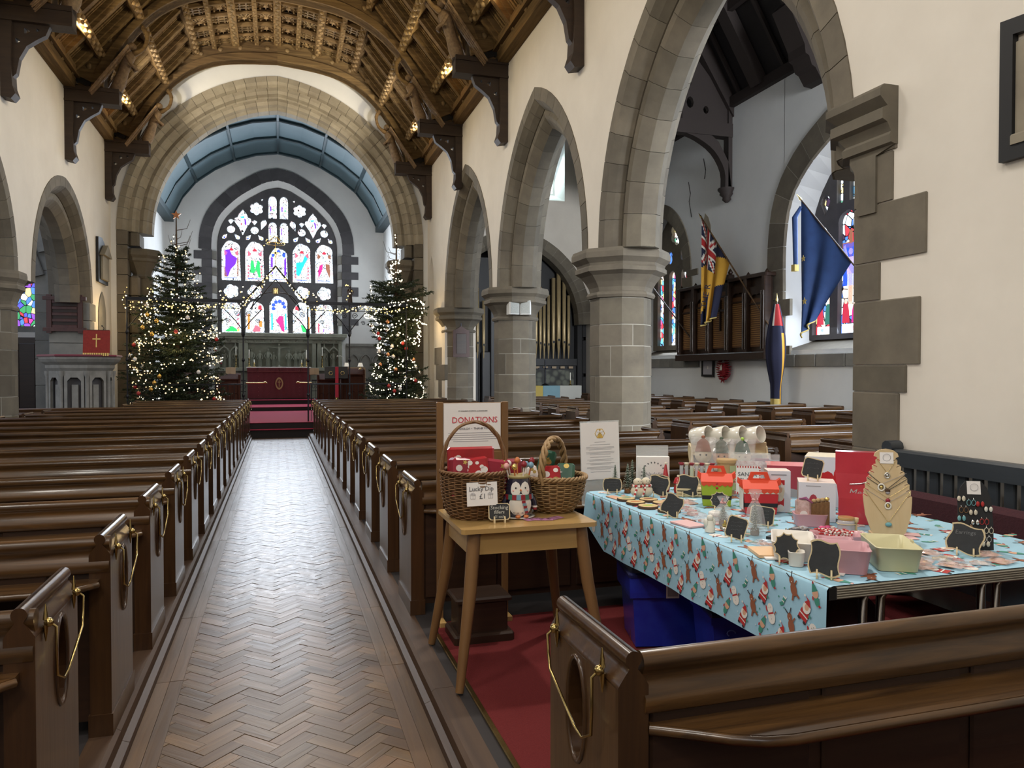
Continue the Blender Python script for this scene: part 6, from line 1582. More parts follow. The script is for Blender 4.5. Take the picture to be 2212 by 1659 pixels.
mat('f_navy', (.012, .014, .04), rough=.8); mat('f_yellow', (.55, .30, .035), rough=.8); mat('f_blue', (.018, .05, .16), (.012, .035, .12), .75, tex='noise', scale=6)
mat('f_red', (.35, .02, .02), rough=.8); mat('f_white', (.6, .58, .52), rough=.8); mat('f_green', (.04, .08, .05), rough=.8); mat('fringe_gold', (.50, .38, .12), rough=.7)
def pole(par, a, b, r=.018, m='oak'):
    MB().tube([a, b], r, m, 7).build('pole', par)
    d = (Vector(b) - Vector(a)).normalized(); v = Vector(b)
    MB().tube([v, v + d * .04, v + d * .08, v + d * .16], [.02, .028, .014, .003], 'gold', 7).build('finial', par)
def drape(par, a, b, drop, cols, folds=3, amp=.06, fr=True, taper=.55, nm='flag_cloth', tail=None):
    """cloth hanging from the pole segment a->b; hangs straight down and gathers"""
    a, b = Vector(a), Vector(b); nu, nv = 44, 44
    side = Vector((1, 0, 0))
    def P(u, v):
        p = a.lerp(b, u); gather = 1 - taper * v; c = b
        x = c.lerp(p, gather) if tail is None else Vector(tail).lerp(p, gather)
        z = p.z - drop(u) * v
        return Vector((x.x + amp * sin(folds * 2 * pi * u + 1.3 * v) * (.3 + v), x.y + amp * .6 * cos(folds * 2 * pi * u) * v, z))
    m = MB(); V = [[P(i / nu, j / nv) for j in range(nv + 1)] for i in range(nu + 1)]
    for i in range(nu):
        for j in range(nv): m.face([V[i][j], V[i + 1][j], V[i + 1][j + 1], V[i][j + 1]], cols((i + .5) / nu, (j + .5) / nv), True)
    m.build(nm, par)
    if fr:
        f = MB(); e = [V[i][nv] for i in range(nu + 1)]; e2 = V[0][nv // 3:]
        f.tube([p + Vector((-.01, 0, 0)) for p in e], .016, 'fringe_gold', 5); f.build('fringe', par)
    return V
f1 = thing('flag', 'navy and gold fringed standard with a union flag corner on a slanting pole', 'flag', (XS - .1, 12.9, 2.1))
O1 = Vector(f1.location)
def legion(u, v):
    if v < .42 and u > .45:
        s = (u - .45) / .55; t = v / .42
        if abs(s - .5) < .07 or abs(t - .5) < .07: return 'f_red'
        if abs(s - .5) < .13 or abs(t - .5) < .13: return 'f_white'
        if abs(s - t) < .045 or abs(s - 1 + t) < .045: return 'f_red'
        if abs(s - t) < .12 or abs(s - 1 + t) < .12: return 'f_white'
        return 'f_navy'
    return 'f_yellow' if .33 < (v * .7 + (1 - u) * .35) < .62 or (.3 < u < .6 and v > .5) else 'f_navy'
a, b = Vector((9.65, 13.0, 2.1)), Vector((9.15, 15.22, 5.05))
pole(f1, a - O1, b - O1)
drape(f1, a.lerp(b, .62) - O1, b - O1, lambda u: 1.15 + 1.3 * u, legion, 2.5, .05, True, .55, tail=tuple(b - O1 + Vector((0, -.1, -.0))))
words_on(f1, 'THE R', (-.62, 2.0, 1.15), (radians(90), radians(-78), radians(-60)), .2, 'f_navy')
f2 = thing('flag', 'deep blue gold fringed flag with gold stars on a slanting pole by the aisle window', 'flag', (XS - .1, 10.3, 2.7))
O2 = Vector(f2.location); a, b = Vector((9.76, 9.62, 1.93)), Vector((9.1, 11.72, 4.7))
pole(f2, a - O2, b - O2, .016, 'oak_dark')
V = drape(f2, a.lerp(b, .55) - O2, b - O2, lambda u: .95 + 1.55 * u, lambda u, v: 'f_blue', 2, .05, True, .72)
for (i, j, s) in ((36, 17, .06), (31, 32, .07)):
    p = V[i][j]; st_ = [(s * (1 if k % 2 == 0 else .42) * cos(pi / 2 + k * pi / 5), s * (1 if k % 2 == 0 else .42) * sin(pi / 2 + k * pi / 5)) for k in range(10)]
    MB().prism(st_, lambda u, v, d: (p.x - .06 + d, p.y + u, p.z + v), 0, .006, 'fringe_gold').build('gold_star', f2)
MB().tube([b - O2 + Vector((0, .0, -.12)), b - O2 + Vector((-.06, .1, -.3)), b - O2 + Vector((-.02, .12, -1.2))], [.03, .05, .04], 'f_blue', 6).box(*(b - O2 + Vector((-.07, .08, -1.28))), *(b - O2 + Vector((.02, .18, -1.16))), 'fringe_gold').build('bow_ribbon', f2)
f3 = thing('flag', 'narrow furled navy standard with a union flag corner standing upright by the wall', 'flag', (9.35, 12.75, .1))
pole(f3, (0, 0, 0), (0, 0, 2.85), .016)
def furl(u, v):
    if v < .22: return ('f_red', 'f_white', 'f_navy', 'f_red')[int(u * 8) % 4]
    return 'f_yellow' if .4 < u < .55 and v > .3 else ('fringe_gold' if v > .9 and u > .5 else 'f_navy')
m = MB()
m.grid(lambda u, v: ((.05 + .12 * sin(min(v * 1.3, 1) * pi * .9)) * sin(2 * pi * u) * (1 + .25 * sin(10 * pi * u)), (.04 + .14 * sin(min(v * 1.2, 1) * pi * .85)) * cos(2 * pi * u) * (1 + .3 * sin(8 * pi * u)), 2.8 - 2.0 * v), 30, 14, 'f_navy')
m.mats = ['f_navy', 'f_red', 'f_white', 'f_yellow', 'fringe_gold']; m.mi = [m.mats.index(furl((k // 14 + .5) / 30, (k % 14 + .5) / 14)) for k in range(30 * 14)]
m.build('flag_cloth', f3)
f4 = thing('flag', 'dark furled flag on a slanting pole half hidden behind the nearest column', 'flag', (XS - .1, 16.1, 2.1))
O4 = Vector(f4.location); a, b = Vector((9.65, 16.2, 2.15)), Vector((9.1, 18.4, 4.4))
pole(f4, a - O4, b - O4, .018, 'oak_dark')
drape(f4, a.lerp(b, .8) - O4, b - O4, lambda u: .6 + .3 * u, lambda u, v: 'f_navy', 2, .04, False, .6)
# ================================================================ BENCH, WALL PLAQUE
mat('bench_grey', (.035, .042, .05), (.025, .03, .036), .4, tex='noise', scale=18, axis='y')
mat('maroon', (.055, .012, .018), (.035, .008, .012), .9, tex='noise', scale=90, bump=.3)
bn = thing('bench', 'dark grey slatted bench with maroon cushions against the cream wall', 'bench', (3.94, 2.6, .108))
MB().bbox(-.06, -1.6, .86, .03, 1.5, .97, 'bench_grey', .015).build('top_rail', bn)
MB().bbox(-.05, -1.6, .22, .02, 1.5, .3, 'bench_grey').build('lower_rail', bn)
for q in range(30): MB().bbox(-.03, -1.55 + q * .103, .3, .0, -1.485 + q * .103, .87, 'bench_grey', .006).build('slat', bn)
for y in (-1.6, 1.5):
    MB().bbox(-.07, y - .04, 0, .03, y + .04, .97, 'bench_grey', .01).tube([(-.07, y, .98), (.03, y, .98)], .045, 'bench_grey', 10).bbox(-.45, y - .04, .0, -.38, y + .04, .62, 'bench_grey', .01).bbox(-.46, y - .045, .62, .0, y + .045, .67, 'bench_grey', .015).build('bench_end', bn)
MB().bbox(-.45, -1.58, .33, .0, 1.46, .38, 'bench_grey').build('seat', bn)
for q in range(2):
    MB().bbox(-.44, -1.55 + q * 1.5, .38, -.08, -.08 + q * 1.5, .47, 'maroon', .03).build('seat_cushion', bn); MB().bbox(-.15, -1.55 + q * 1.5, .44, -.06, -.08 + q * 1.5, .73, 'maroon', .03).build('back_cushion', bn)
pq = thing('wall_tablet', 'black framed pale memorial tablet on the cream wall', 'monument', (3.995, 3.0, 2.79))
MB().holed([(-.4, 0), (.37, 0), (.37, .80), (-.4, .72)], [[(-.32, .09), (.29, .09), (.29, .7), (-.32, .64)]], lambda u, v, d: (-d, u, v), 0, .04, 'black').build('frame', pq)
MB().bbox(-.02, -.32, .1, 0, .29, .66, 'stone_pale', .004).bbox(-.05, -.33, .08, 0, .3, .14, 'stone_pale', .01).build('tablet', pq)

# ================================================================ SMALL WOODEN TABLE AND WHAT STANDS ON IT
mat('beech', (.46, .29, .11), (.38, .235, .085), .25, tex='noise', scale=14, axis='x', coat=.5)
mat('beech_leg', (.20, .105, .04), (.15, .075, .03), .4, tex='noise', scale=14, axis='z')
tb = thing('side_table', 'light varnished wooden table with splayed round legs beside the aisle', 'table', (1.16, 3.74, .108))
T0 = .742
top = [(-.345, -.27), (-.33, -.285), (.33, -.285), (.345, -.27), (.345, .27), (.33, .285), (-.33, .285), (-.345, .27)]
MB().prism(top, lambda u, v, d: (u, v, T0 + d), -.022, 0, 'beech').build('tabletop', tb)
MB().bbox(-.29, -.245, T0 - .13, .29, -.225, T0 - .022, 'beech', .003).build('apron', tb); MB().bbox(-.29, .225, T0 - .13, .29, .245, T0 - .022, 'beech', .003).build('apron', tb)
for s in (-1, 1): MB().bbox(s * .29 - .01, -.23, T0 - .13, s * .29 + .01, .23, T0 - .022, 'beech', .003).build('apron', tb)
for sx in (-1, 1):
    for sy in (-1, 1): MB().tube([(sx * .272, sy * .228, T0 - .022), (sx * .30, sy * .26, T0 * .6), (sx * .37, sy * .335, 0)], [.033, .031, .02], 'beech_leg', 10).build('leg', tb)
TZ = .85
mat('wicker', (.22, .115, .045), (.13, .062, .025), .55, tex='noise', scale=60); mat('wicker_pale', (.33, .21, .09), (.22, .13, .055), .6, tex='noise', scale=60); mat('wicker_dark', (.06, .03, .014), rough=.8)
def basket(lab, x, y, z, prof, m, handle, rows, braid=.011, sx=1.0, ang=0.0, stakes=26):
    t = thing('wicker_basket', lab, 'basket', (x, y, z), ang)
    rt = lambda h: next((ra + (rb_ - ra) * (h - a) / (b - a) for (ra, a), (rb_, b) in zip(prof, prof[1:]) if a <= h <= b), prof[-1][0])
    H = prof[-1][1]
    MB().lathe([(r * .965, zz) for r, zz in prof], 'wicker_dark', 32, sx=sx, caps=False).lathe([(.001, .004), (prof[0][0], .004)], 'wicker_dark', 32, sx=sx, caps=False).build('lining', t)
    w = MB(); th = H / rows * .42
    for i in range(rows):
        h = (i + .5) * H / rows; r = rt(h); n = stakes * 4
        w.tube([(sx * (r + .0042 * sin(stakes / 2 * a + (pi if i % 2 else 0))) * cos(a), (r + .0042 * sin(stakes / 2 * a + (pi if i % 2 else 0))) * sin(a), h) for a in [2 * pi * k / n for k in range(n)]], th, m, 5, closed=True)
    w.build('weave', t, kind='stuff')
    s = MB()
    for k in range(stakes):
        a = 2 * pi * k / stakes; s.tube([(sx * (r_ + .001) * cos(a), (r_ + .001) * sin(a), zz) for r_, zz in prof], .0035, m, 4)
    s.build('stakes', t, kind='stuff')
    b = MB(); n = 140
    for ph in (0, 2.1, 4.2): b.tube([(sx * (prof[-1][0] + .002 + braid * .6 * cos(14 * a + ph)) * cos(a), (prof[-1][0] + .002 + braid * .6 * cos(14 * a + ph)) * sin(a), H + braid * .6 * sin(14 * a + ph)) for a in [2 * pi * k / n for k in range(n)]], braid * .55, m, 5, closed=True)
    b.build('braided_rim', t)
    hb = MB(); hr, hh, tw, hs = handle; n = 60; R0 = prof[-1][0]
    for ph in (0, pi * 2 / 3, pi * 4 / 3):
        P = []
        for k in range(n + 1):
            u = k / n; a = pi * u; cx = R0 * cos(a); cz = H - .02 + (hh + .02) * sin(a) ** .8
            P.append(((cx + tw * cos(hs * a + ph)) * cos(0) * sx, tw * sin(hs * a + ph), cz + tw * .6 * sin(hs * a + ph + 1)))
        hb.tube(P, hr, m, 6)
    hb.build('handle', t)
    return t
bk1 = basket('tall brown wicker basket with hooped handle full of red wrapped gifts', .955, 3.78, TZ, [(.115, 0), (.14, .03), (.16, .10), (.168, .17), (.168, .235)], 'wicker', (.0065, .25, .006, 6), 26, sx=1.0)
bk2 = basket('low round pale wicker basket with twisted handle full of small gifts', 1.40, 3.81, TZ, [(.095, 0), (.125, .03), (.155, .09), (.168, .15), (.17, .185)], 'wicker_pale', (.010, .20, .012, 8), 17, .013, ang=.85)
# wrapped gifts in the tall basket
mat('wrap_red', (.42, .015, .02), (.30, .01, .015), .3, tex='noise', scale=12, coat=.4); mat('wrap_white', (.72, .66, .62), rough=.35); mat('wrap_deep', (.26, .012, .03), rough=.3, coat=.4)
mat('wrap_green', (.02, .085, .05), rough=.35, coat=.4); mat('gold_foil', (.75, .55, .18), rough=.25, metal=.9)
def gift(lab, x, y, z, w, d, h, m, rx=0, ry=0, rz=0, spots='wrap_white', n=7, seed=0):
    rr = random.Random(seed); t = thing('wrapped_gift', lab, 'gift', (x, y, z)); t.rotation_euler = (rx, ry, rz)
    MB().bbox(-w / 2, -d / 2, 0, w / 2, d / 2, h, m, .012).build('parcel', t)
    s = MB()
    for i in range(n):
        u, v, r = rr.uniform(-w * .4, w * .4), rr.uniform(h * .12, h * .88), rr.uniform(.008, .02)
        k = rr.choice((3, 0, 0)); st_ = [(u + (r if q % 2 == 0 or not k else r * .45) * cos(q * pi / 5), v + (r if q % 2 == 0 or not k else r * .45) * .9 * sin(q * pi / 5)) for q in range(10)]
        s.prism(st_, lambda a, b, c: (a, -d / 2 - .0012 + c, b), 0, .0012, spots if rr.random() < .75 else 'gold_foil')
    s.build('printed_pattern', t, kind='stuff')
    return t
gift('flat red gift with white snowflakes at the back of the tall basket', .96, 3.85, TZ + .11, .25, .05, .24, 'wrap_red', -.1, 0, .02, seed=1, n=10)
gift('deep red gift with white spots at the front of the tall basket, aisle side', .875, 3.72, TZ + .11, .12, .08, .20, 'wrap_deep', -.12, .06, .2, seed=2, n=8)
gift('red gift with large white shapes in the middle of the tall basket', .965, 3.71, TZ + .11, .13, .07, .20, 'wrap_red', -.15, -.12, -.1, seed=3, n=9)
gift('red gift with white bow shapes leaning in the tall basket, jar side', 1.045, 3.73, TZ + .11, .12, .08, .185, 'wrap_deep', -.1, .12, -.25, seed=4, n=8)
# small gifts in the round basket
gift('dark green pointed gift bag standing in the round basket', 1.36, 3.90, TZ + .13, .09, .04, .19, 'wrap_green', 0, .25, -.3, 'gold_foil', 4, 5)
gift('red heart printed sachet at the front of the round basket', 1.375, 3.76, TZ + .13, .10, .03, .125, 'wrap_red', -.5, 0, -.2, n=3, seed=6)
gift('green sachet with a white bearded face in the round basket', 1.46, 3.80, TZ + .13, .10, .03, .13, 'wrap_green', -.5, 0, -.5, n=4, seed=7)
gift('gold foil sachet lying at the back of the round basket', 1.44, 3.88, TZ + .14, .12, .04, .10, 'gold_foil', -.6, .2, .3, n=3, seed=8)
gift('white and red sachet beside the handle of the round basket', 1.30, 3.80, TZ + .13, .06, .03, .12, 'wrap_white', -.3, -.2, 0, 'wrap_red', 4, 9)
gift('dark red star printed gift behind the penguin jar', 1.20, 3.93, TZ, .12, .05, .27, 'wrap_deep', 0, 0, .1, 'gold_foil', 3, 10)
# label on the tall basket
lb = thing('lucky_dip_sign', 'white paper sign on the tall basket reading Lucky Dip £1', 'sign', (.952, 3.598, TZ + .085)); lb.rotation_euler = (-.12, 0, .03)
MB().box(-.078, -.001, 0, .078, .001, .115, 'paper').build('paper', lb)
words_on(lb, 'Lucky Dip', (-.004, -.002, .082), (pi / 2, 0, 0), .031, 'ink'); words_on(lb, '£1', (.002, -.002, .045), (pi / 2, 0, 0), .036, 'ink')
m = MB()
for s in (-1, 1):
    x = s * .045 - .003
    m = MB(); m.tube([(x - .012, -.002, .035), (x + .012, -.002, .035), (x + .012, -.002, .052), (x - .012, -.002, .052)], .0007, 'ink_grey', 3, closed=True).tube([(x, -.002, .035), (x, -.002, .052)], .0007, 'ink_grey', 3).tube([(x - .014, -.002, .052), (x + .014, -.002, .052), (x + .014, -.002, .057), (x - .014, -.002, .057)], .0007, 'ink_grey', 3, closed=True)
    for q in (-1, 1): m.tube([(x + q * .004 + .004 * cos(a), -.002, .061 + .004 * sin(a)) for a in [2 * pi * k / 8 for k in range(8)]], .0006, 'ink_grey', 3, closed=True)
    m.build('printed_gift', lb)
pass
# penguin jar
mat('china_navy', (.02, .018, .035), rough=.12, coat=.8); mat('china_white', (.72, .68, .62), rough=.15, coat=.8); mat('scarf_red', (.25, .02, .03), rough=.3); mat('scarf_blue', (.18, .32, .42), rough=.3); mat('scarf_green', (.05, .16, .12), rough=.3); mat('foot_orange', (.55, .18, .06), rough=.3); mat('khaki', (.30, .24, .10), rough=.5)
pj = thing('penguin_jar', 'glazed penguin jar with striped scarf holding bright sweet sticks', 'jar', (1.165, 3.69, TZ + .008)); pj.scale = (1.22,) * 3
tag(MB().lathe([(.055, 0), (.085, .004), (.09, .008), (.076, .009), (.05, .006)], 'china_white', 20).build('saucer', loc=(1.165, 3.70, TZ)), 'small white saucer under the penguin jar', 'plate')
MB().lathe([(.045, 0), (.058, .02), (.062, .06), (.058, .10), (.052, .14), (.047, .165)], 'china_navy', 20, smooth=True, caps=False).build('body', pj)
MB().lathe([(.048, .160), (.052, .165), (.05, .172), (.044, .168)], 'khaki', 20).build('rim', pj)
def patch(m, par, nm, th0, th1, z0, z1, off=.0015, oval=False):
    rj = lambda z: next((a[0] + (b[0] - a[0]) * (z - a[1]) / (b[1] - a[1]) for a, b in zip(*(lambda P: (P, P[1:]))([(.045, 0), (.058, .02), (.062, .06), (.058, .10), (.052, .14), (.047, .17)])) if a[1] <= z <= b[1]), .047)
    b = MB()
    def f(u, v):
        z = z0 + (z1 - z0) * v; e = sqrt(max(0, 1 - (2 * v - 1) ** 2)) if oval else 1; a = (th0 + th1) / 2 + (u - .5) * (th1 - th0) * e
        r = rj(z) + off; return (r * cos(a), r * sin(a), z)
    b.grid(f, 8, 8, m); return b.build(nm, par)
F_ = -pi / 2 - .12
patch('china_white', pj, 'belly', F_ - .85, F_ + .85, .004, .10, .001, True)
for s in (-1, 1): patch('china_white', pj, 'face', F_ + s * .38 - .38, F_ + s * .38 + .38, .09, .15, .0012, True)
for s in (-1, 1):
    a = F_ + s * .36; MB().ball((.0575 * cos(a), .0575 * sin(a), .124), .0035, 'black', 6, 5).build('eye', pj); a = F_ + s * .55; MB().ball((.056 * cos(a), .056 * sin(a), .112), .005, 'scarf_pink' if 'scarf_pink' in MATS else mat('scarf_pink', (.7, .35, .33), rough=.3).name, 6, 5, sz=.8).build('cheek', pj)
MB().lathe([(.005, 0), (.001, .012)], 'foot_orange', 6, (0, 0, 0)).build('beak', pj, loc=(.056 * cos(F_), .056 * sin(F_), .115)).rotation_euler = (pi / 2, 0, 0)
for i in range(8): patch(('scarf_red', 'scarf_green', 'scarf_red', 'scarf_blue')[i % 4], pj, 'scarf_stripe', F_ - 1.2 + i * .3, F_ - .9 + i * .3, .075, .096, .0035)
for i in range(5): patch(('scarf_red', 'scarf_blue')[i % 2], pj, 'scarf_tail', F_ + .05 + i * .06, F_ + .30 + i * .06, .062 - i * .011, .073 - i * .011, .004)
for s in (-1, 1):
    a = F_ + s * 1.25; MB().tube([(.055 * cos(a), .055 * sin(a), .085), (.068 * cos(a), .068 * sin(a), .06), (.07 * cos(a), .07 * sin(a), .035)], [.010, .011, .008], 'china_navy', 8).tube([(.07 * cos(a), .07 * sin(a), .045), (.07 * cos(a), .07 * sin(a), .038)], .011, 'china_white', 8).tube([(.07 * cos(a), .07 * sin(a), .036), (.07 * cos(a), .07 * sin(a), .028)], .009, 'scarf_red', 8).build('wing', pj)
    a = F_ + s * .3 + .1; MB().ball((.06 * cos(a), .06 * sin(a), .006), .012, 'foot_orange', 8, 5, sz=.6).build('foot', pj)
cm = [('scarf_red', 'red'), ('scarf_blue', 'blue'), ('foot_orange', 'orange'), ('wrap_white', 'white'), ('lime', 'lime green'), ('scarf_pink', 'pink'), ('gold_foil', 'gold')]
mat('lime', (.35, .55, .08), rough=.4)
for i in range(9):
    a = 2 * pi * i / 9; m, w_ = cm[i % 7]; x, y = .028 * cos(a), .028 * sin(a); t = thing('sweet_stick', f'{w_} topped sweet stick standing in the penguin jar', 'sweet', (1.165 + x, 3.69 + y, TZ + .08), group='sweet sticks in the penguin jar')
    dx, dy = cos(a) * .045, sin(a) * .03; h = R.uniform(.17, .20)
    MB().tube([(0, 0, 0), (dx, dy, h)], .004, 'wrap_white' if i % 2 else 'foot_orange', 6).build('stick', t)
    MB().lathe([(.006, -.008), (.015, 0), (.016, .012), (.006, .024)], m, 8, (dx, dy, h)).build('sweet', t)
# chalkboard signs
def chalk(lab, x, y, z, w, h, shape, lines, rz=None, tilt=-.18, text=None, roll=0.0, tone='chalk_dim'):
    t = thing('chalkboard_sign', lab, 'sign', (x, y, z), (-atan2(x, y) if rz is None else rz))
    if shape == 'plaque': P = [(-.5, .12), (-.4, 0), (.4, 0), (.5, .12), (.5, .88), (.4, 1), (-.4, 1), (-.5, .88)]
    elif shape == 'scroll': P = [(.5 * (1 + .07 * cos(8 * a)) * cos(a) * (1.0), .5 + .5 * (1 + .07 * cos(8 * a)) * sin(a)) for a in [2 * pi * k / 40 for k in range(40)]]; P = [(max(-.5, min(.5, a * 1.12)), max(0, min(1, .5 + (b - .5) * 1.12))) for a, b in P]
    elif shape == 'holly': P = [(.5 * (1 - .16 * abs(sin(5 * a)) ** .5) * cos(a), .5 + .5 * (1 - .16 * abs(sin(5 * a)) ** .5) * sin(a)) for a in [2 * pi * k / 50 for k in range(50)]]
    else:
        P = []
        for (ax, ay), (bx, by) in zip([(-.5, .02), (.5, -.02), (.46, 1.0), (-.44, 1.02)], [(.5, -.02), (.46, 1.0), (-.44, 1.02), (-.5, .02)]):
            for k in range(8):
                u = k / 8; q = .06 * sin(2 * pi * u) * (1 if True else -1) - .035 * sin(pi * u); dx, dy = bx - ax, by - ay; P.append((ax + dx * u - dy * q, ay + dy * u + dx * q))
    cr, sr = cos(roll), sin(roll); P = [(a * w, b * h) for a, b in P]; P = [(a * cr - (b - h / 2) * sr, h / 2 + a * sr + (b - h / 2) * cr) for a, b in P]
    base = .012; ct, s_ = cos(tilt), sin(tilt)
    fn = lambda u, v, d: (u, d * ct - v * s_, base + v * ct + d * s_)
    inner = [(a * .91, h / 2 + (b - h / 2) * .91) for a, b in P]
    MB().prism(P, fn, 0, .004, 'sign_ply' if 'sign_ply' in MATS else mat('sign_ply', (.62, .50, .30), rough=.6).name).build('wooden_border', t)
    MB().prism(inner, fn, -.0008, .0, 'slate' if 'slate' in MATS else mat('slate', (.022, .024, .026), (.035, .037, .04), .7, tex='noise', scale=30).name).build('slate_face', t)
    for s in (-1, 1): MB().prism([(-.018, 0), (.03, 0), (.03, .01), (.012, .014), (.004, .03), (-.006, .03), (-.018, .012)], lambda u, v, d: (s * w * .24 + d, u, v), -.003, .003, 'sign_ply').build('peg_foot', t)
    if text:
        for i, (tx, sz) in enumerate(text): words_on(t, tx, fn(0, h * (.74 - .27 * i), -.0014), (pi / 2 - tilt * -1, 0, 0), sz, tone, sh=.1)
    else:
        mm = MB(); rr = random.Random(int(x * 999))
        for i in range(lines):
            v = h * (.74 - .5 * i / max(1, lines)); u = -w * .28
            while u < w * .26:
                l = rr.uniform(.004, .009); pts = [fn(u + l * k / 3, v + rr.uniform(-.003, .003), -.0012) for k in range(4)]; mm.tube(pts, .0005, 'chalk_dim', 3); u += l + .002
        mm.build('faint_chalk_marks', t)
    return t
mat('chalk', (.55, .55, .5), rough=.9); mat('chalk_dim', (.17, .175, .18), rough=.9)
sf = chalk('chalkboard sign by the penguin jar, hand lettered Stocking fillers £1 each', 1.035, 3.585, TZ, .108, .082, 'plaque', 0, rz=-.12, text=[('Stocking', .026), ('fillers', .024), ('£1 each', .017)], tone='chalk')
# lilac sweet bags
mat('lilac_film', (.42, .18, .34), rough=.15, alpha=.75, coat=.8)
for i, (x, y, r_, l) in enumerate(((1.21, 3.60, .2, 'nearest the sign'), (1.27, 3.585, -.3, 'in the middle of the row'), (1.33, 3.60, .5, 'nearest the table corner'))):
    m = MB().grid(lambda u, v: ((u - .5) * .085, (v - .5) * .06, .002 + .006 * abs(sin(7 * u + i)) * sin(pi * v)), 12, 6, 'lilac_film'); o = m.build('sweet_bag', loc=(x, y, TZ + .001)); o.rotation_euler = (0, 0, r_); tag(o, 'flat lilac sweet bag on the wooden table, ' + l, 'bag', 'lilac sweet bags')

# ================================================================ DONATIONS STAND and white notice
ds = thing('donations_stand', 'wooden notice stand with a white DONATIONS poster behind the baskets', 'sign', (1.103, 4.40, .108))
for s in (-1, 1): MB().bbox(s * .2 - .0185, -.015, 0, s * .2 + .0185, .015, 1.305, 'beech_leg', .003).build('post', ds)
MB().bbox(-.185, -.004, .98, .185, .006, 1.30, 'beech_leg', .002).bbox(-.19, -.02, .955, .19, .015, 1.005, 'beech_leg', .003).build('backing_board', ds)
MB().bbox(-.22, -.1, 0, -.18, .1, .03, 'beech', .004).bbox(.18, -.1, 0, .22, .1, .03, 'beech', .004).build('foot', ds)
MB().box(-.178, -.008, 1.018, .172, -.005, 1.297, 'paper').build('poster', ds)
words_on(ds, 'DONATIONS', (.012, -.0095, 1.195), (pi / 2, 0, 0), .051, 'print_red' if 'print_red' in MATS else mat('print_red', (.55, .03, .05), rough=.8).name, sx=.93)
words_on(ds, "ST COLLEN'S CHURCH, LLANGOLLEN", (0, -.0095, 1.25), (pi / 2, 0, 0), .0105, 'ink'); words_on(ds, 'DIOLCH  •  THANK YOU', (.01, -.0095, 1.145), (pi / 2, 0, 0), .017, 'ink')
m = MB()
for i in range(5): m.box(-.15 + (.0 if i < 4 else .03), -.0092, 1.118 - i * .0125, .155 - (0 if i < 4 else .06), -.0082, 1.121 - i * .0125, 'ink_grey')
m.build('small_print', ds, kind='stuff')
an = thing('notice', 'white printed notice with a gold hexagon emblem in a clear stand', 'sign', (1.945, 4.41, .752)); an.rotation_euler = (.0, -.03, -.12)
mat('acrylic', (.9, .95, .95), rough=.05, alpha=.25, spec=.8)
MB().box(-.128, .002, 0, .128, .005, .53, 'acrylic').box(-.12, -.04, 0, .12, .03, .004, 'acrylic').build('clear_stand', an)
MB().box(-.125, -.001, .16, .125, .001, .52, 'paper').build('paper', an)
hx = [(.034 * cos(pi / 6 * 0 + k * pi / 3), .45 + .034 * sin(k * pi / 3)) for k in range(6)]
mat('emblem_gold', (.62, .40, .08), rough=.5)
MB().prism(hx, XZ(-.0022), 0, .001, 'emblem_gold').prism([(a * .86, .45 + (b - .45) * .86) for a, b in hx], XZ(-.003), 0, .0008, 'paper').prism([(-.02, .424), (.02, .424), (.012, .445), (0, .462), (-.012, .445)], XZ(-.0036), 0, .0006, 'emblem_gold').prism([(circ(0, .472, .006, 8))[k] for k in range(8)], XZ(-.0036), 0, .0006, 'emblem_gold').build('hexagon_emblem', an)
m = MB()
for k in (0, 1, 2): a = k * pi / 3 + pi / 6; m.tube([(.03 * cos(a), -.0038, .45 + .03 * sin(a)), (-.03 * cos(a), -.0038, .45 - .03 * sin(a))], .0007, 'ink', 3)
yy = .395
for g in (1, 1, 3, 3, 1, 2, 2, 3, 1):
    for i in range(g):
        w_ = (.035 if g == 1 and yy > .39 else .095 - .02 * (i == g - 1) - R.uniform(0, .01)); m.box(-w_, -.002, yy, w_, -.0014, yy + .0022, 'ink_grey'); yy -= .0075
    yy -= .0085
m.build('printed_lines', an, kind='stuff')
# dark step box on the floor behind the side table
fb = thing('kneeling_box', 'dark wooden moulded box on the red carpet under the side table', 'box', (1.07, 4.12, .108))
MB().bbox(-.17, -.13, 0, .17, .13, .05, 'oak_dark', .012).build('plinth', fb); MB().bbox(-.14, -.10, .05, .14, .10, .22, 'oak_dark', .01).build('body', fb); MB().bbox(-.16, -.12, .22, .16, .12, .245, 'oak_dark', .01).build('lid', fb)

# ================================================================ CRAFT STALL TABLE
X0, X1, Y0, Y1, SZ = 1.80, 3.10, 2.16, 4.30, .858
st = thing('folding_table', 'long folding stall table with ribbed metal edging and tubular legs', 'table', ((X0 + X1) / 2, (Y0 + Y1) / 2, .108))
hx_, hy_ = (X1 - X0) / 2, (Y1 - Y0) / 2; zt = SZ - .108 - .003
MB().box(-hx_ + .012, -hy_ + .012, zt - .03, hx_ - .012, hy_ - .012, zt, 'oak_dark').build('tabletop', st)
mat('alu', (.40, .38, .33), rough=.35, metal=.8)
m = MB()
for k in range(5): m.tube([(-hx_ + .03, -hy_ - .002, zt - .006 - k * .0085), (hx_, -hy_ - .002, zt - .006 - k * .0085)], .0046, 'alu', 6)
m.box(-hx_ + .03, -hy_, zt - .044, hx_, -hy_ + .012, zt, 'alu').box(-hx_ - .0, -hy_ - .003, zt - .045, -hx_ + .03, -hy_ + .02, zt - .002, 'black').build('metal_edging', st)
m = MB().box(-hx_, -hy_, zt - .044, -hx_ + .012, hy_, zt, 'alu').box(hx_ - .012, -hy_, zt - .044, hx_, hy_, zt, 'alu').box(-hx_, hy_ - .012, zt - .044, hx_, hy_, zt, 'alu').build('metal_edging', st)
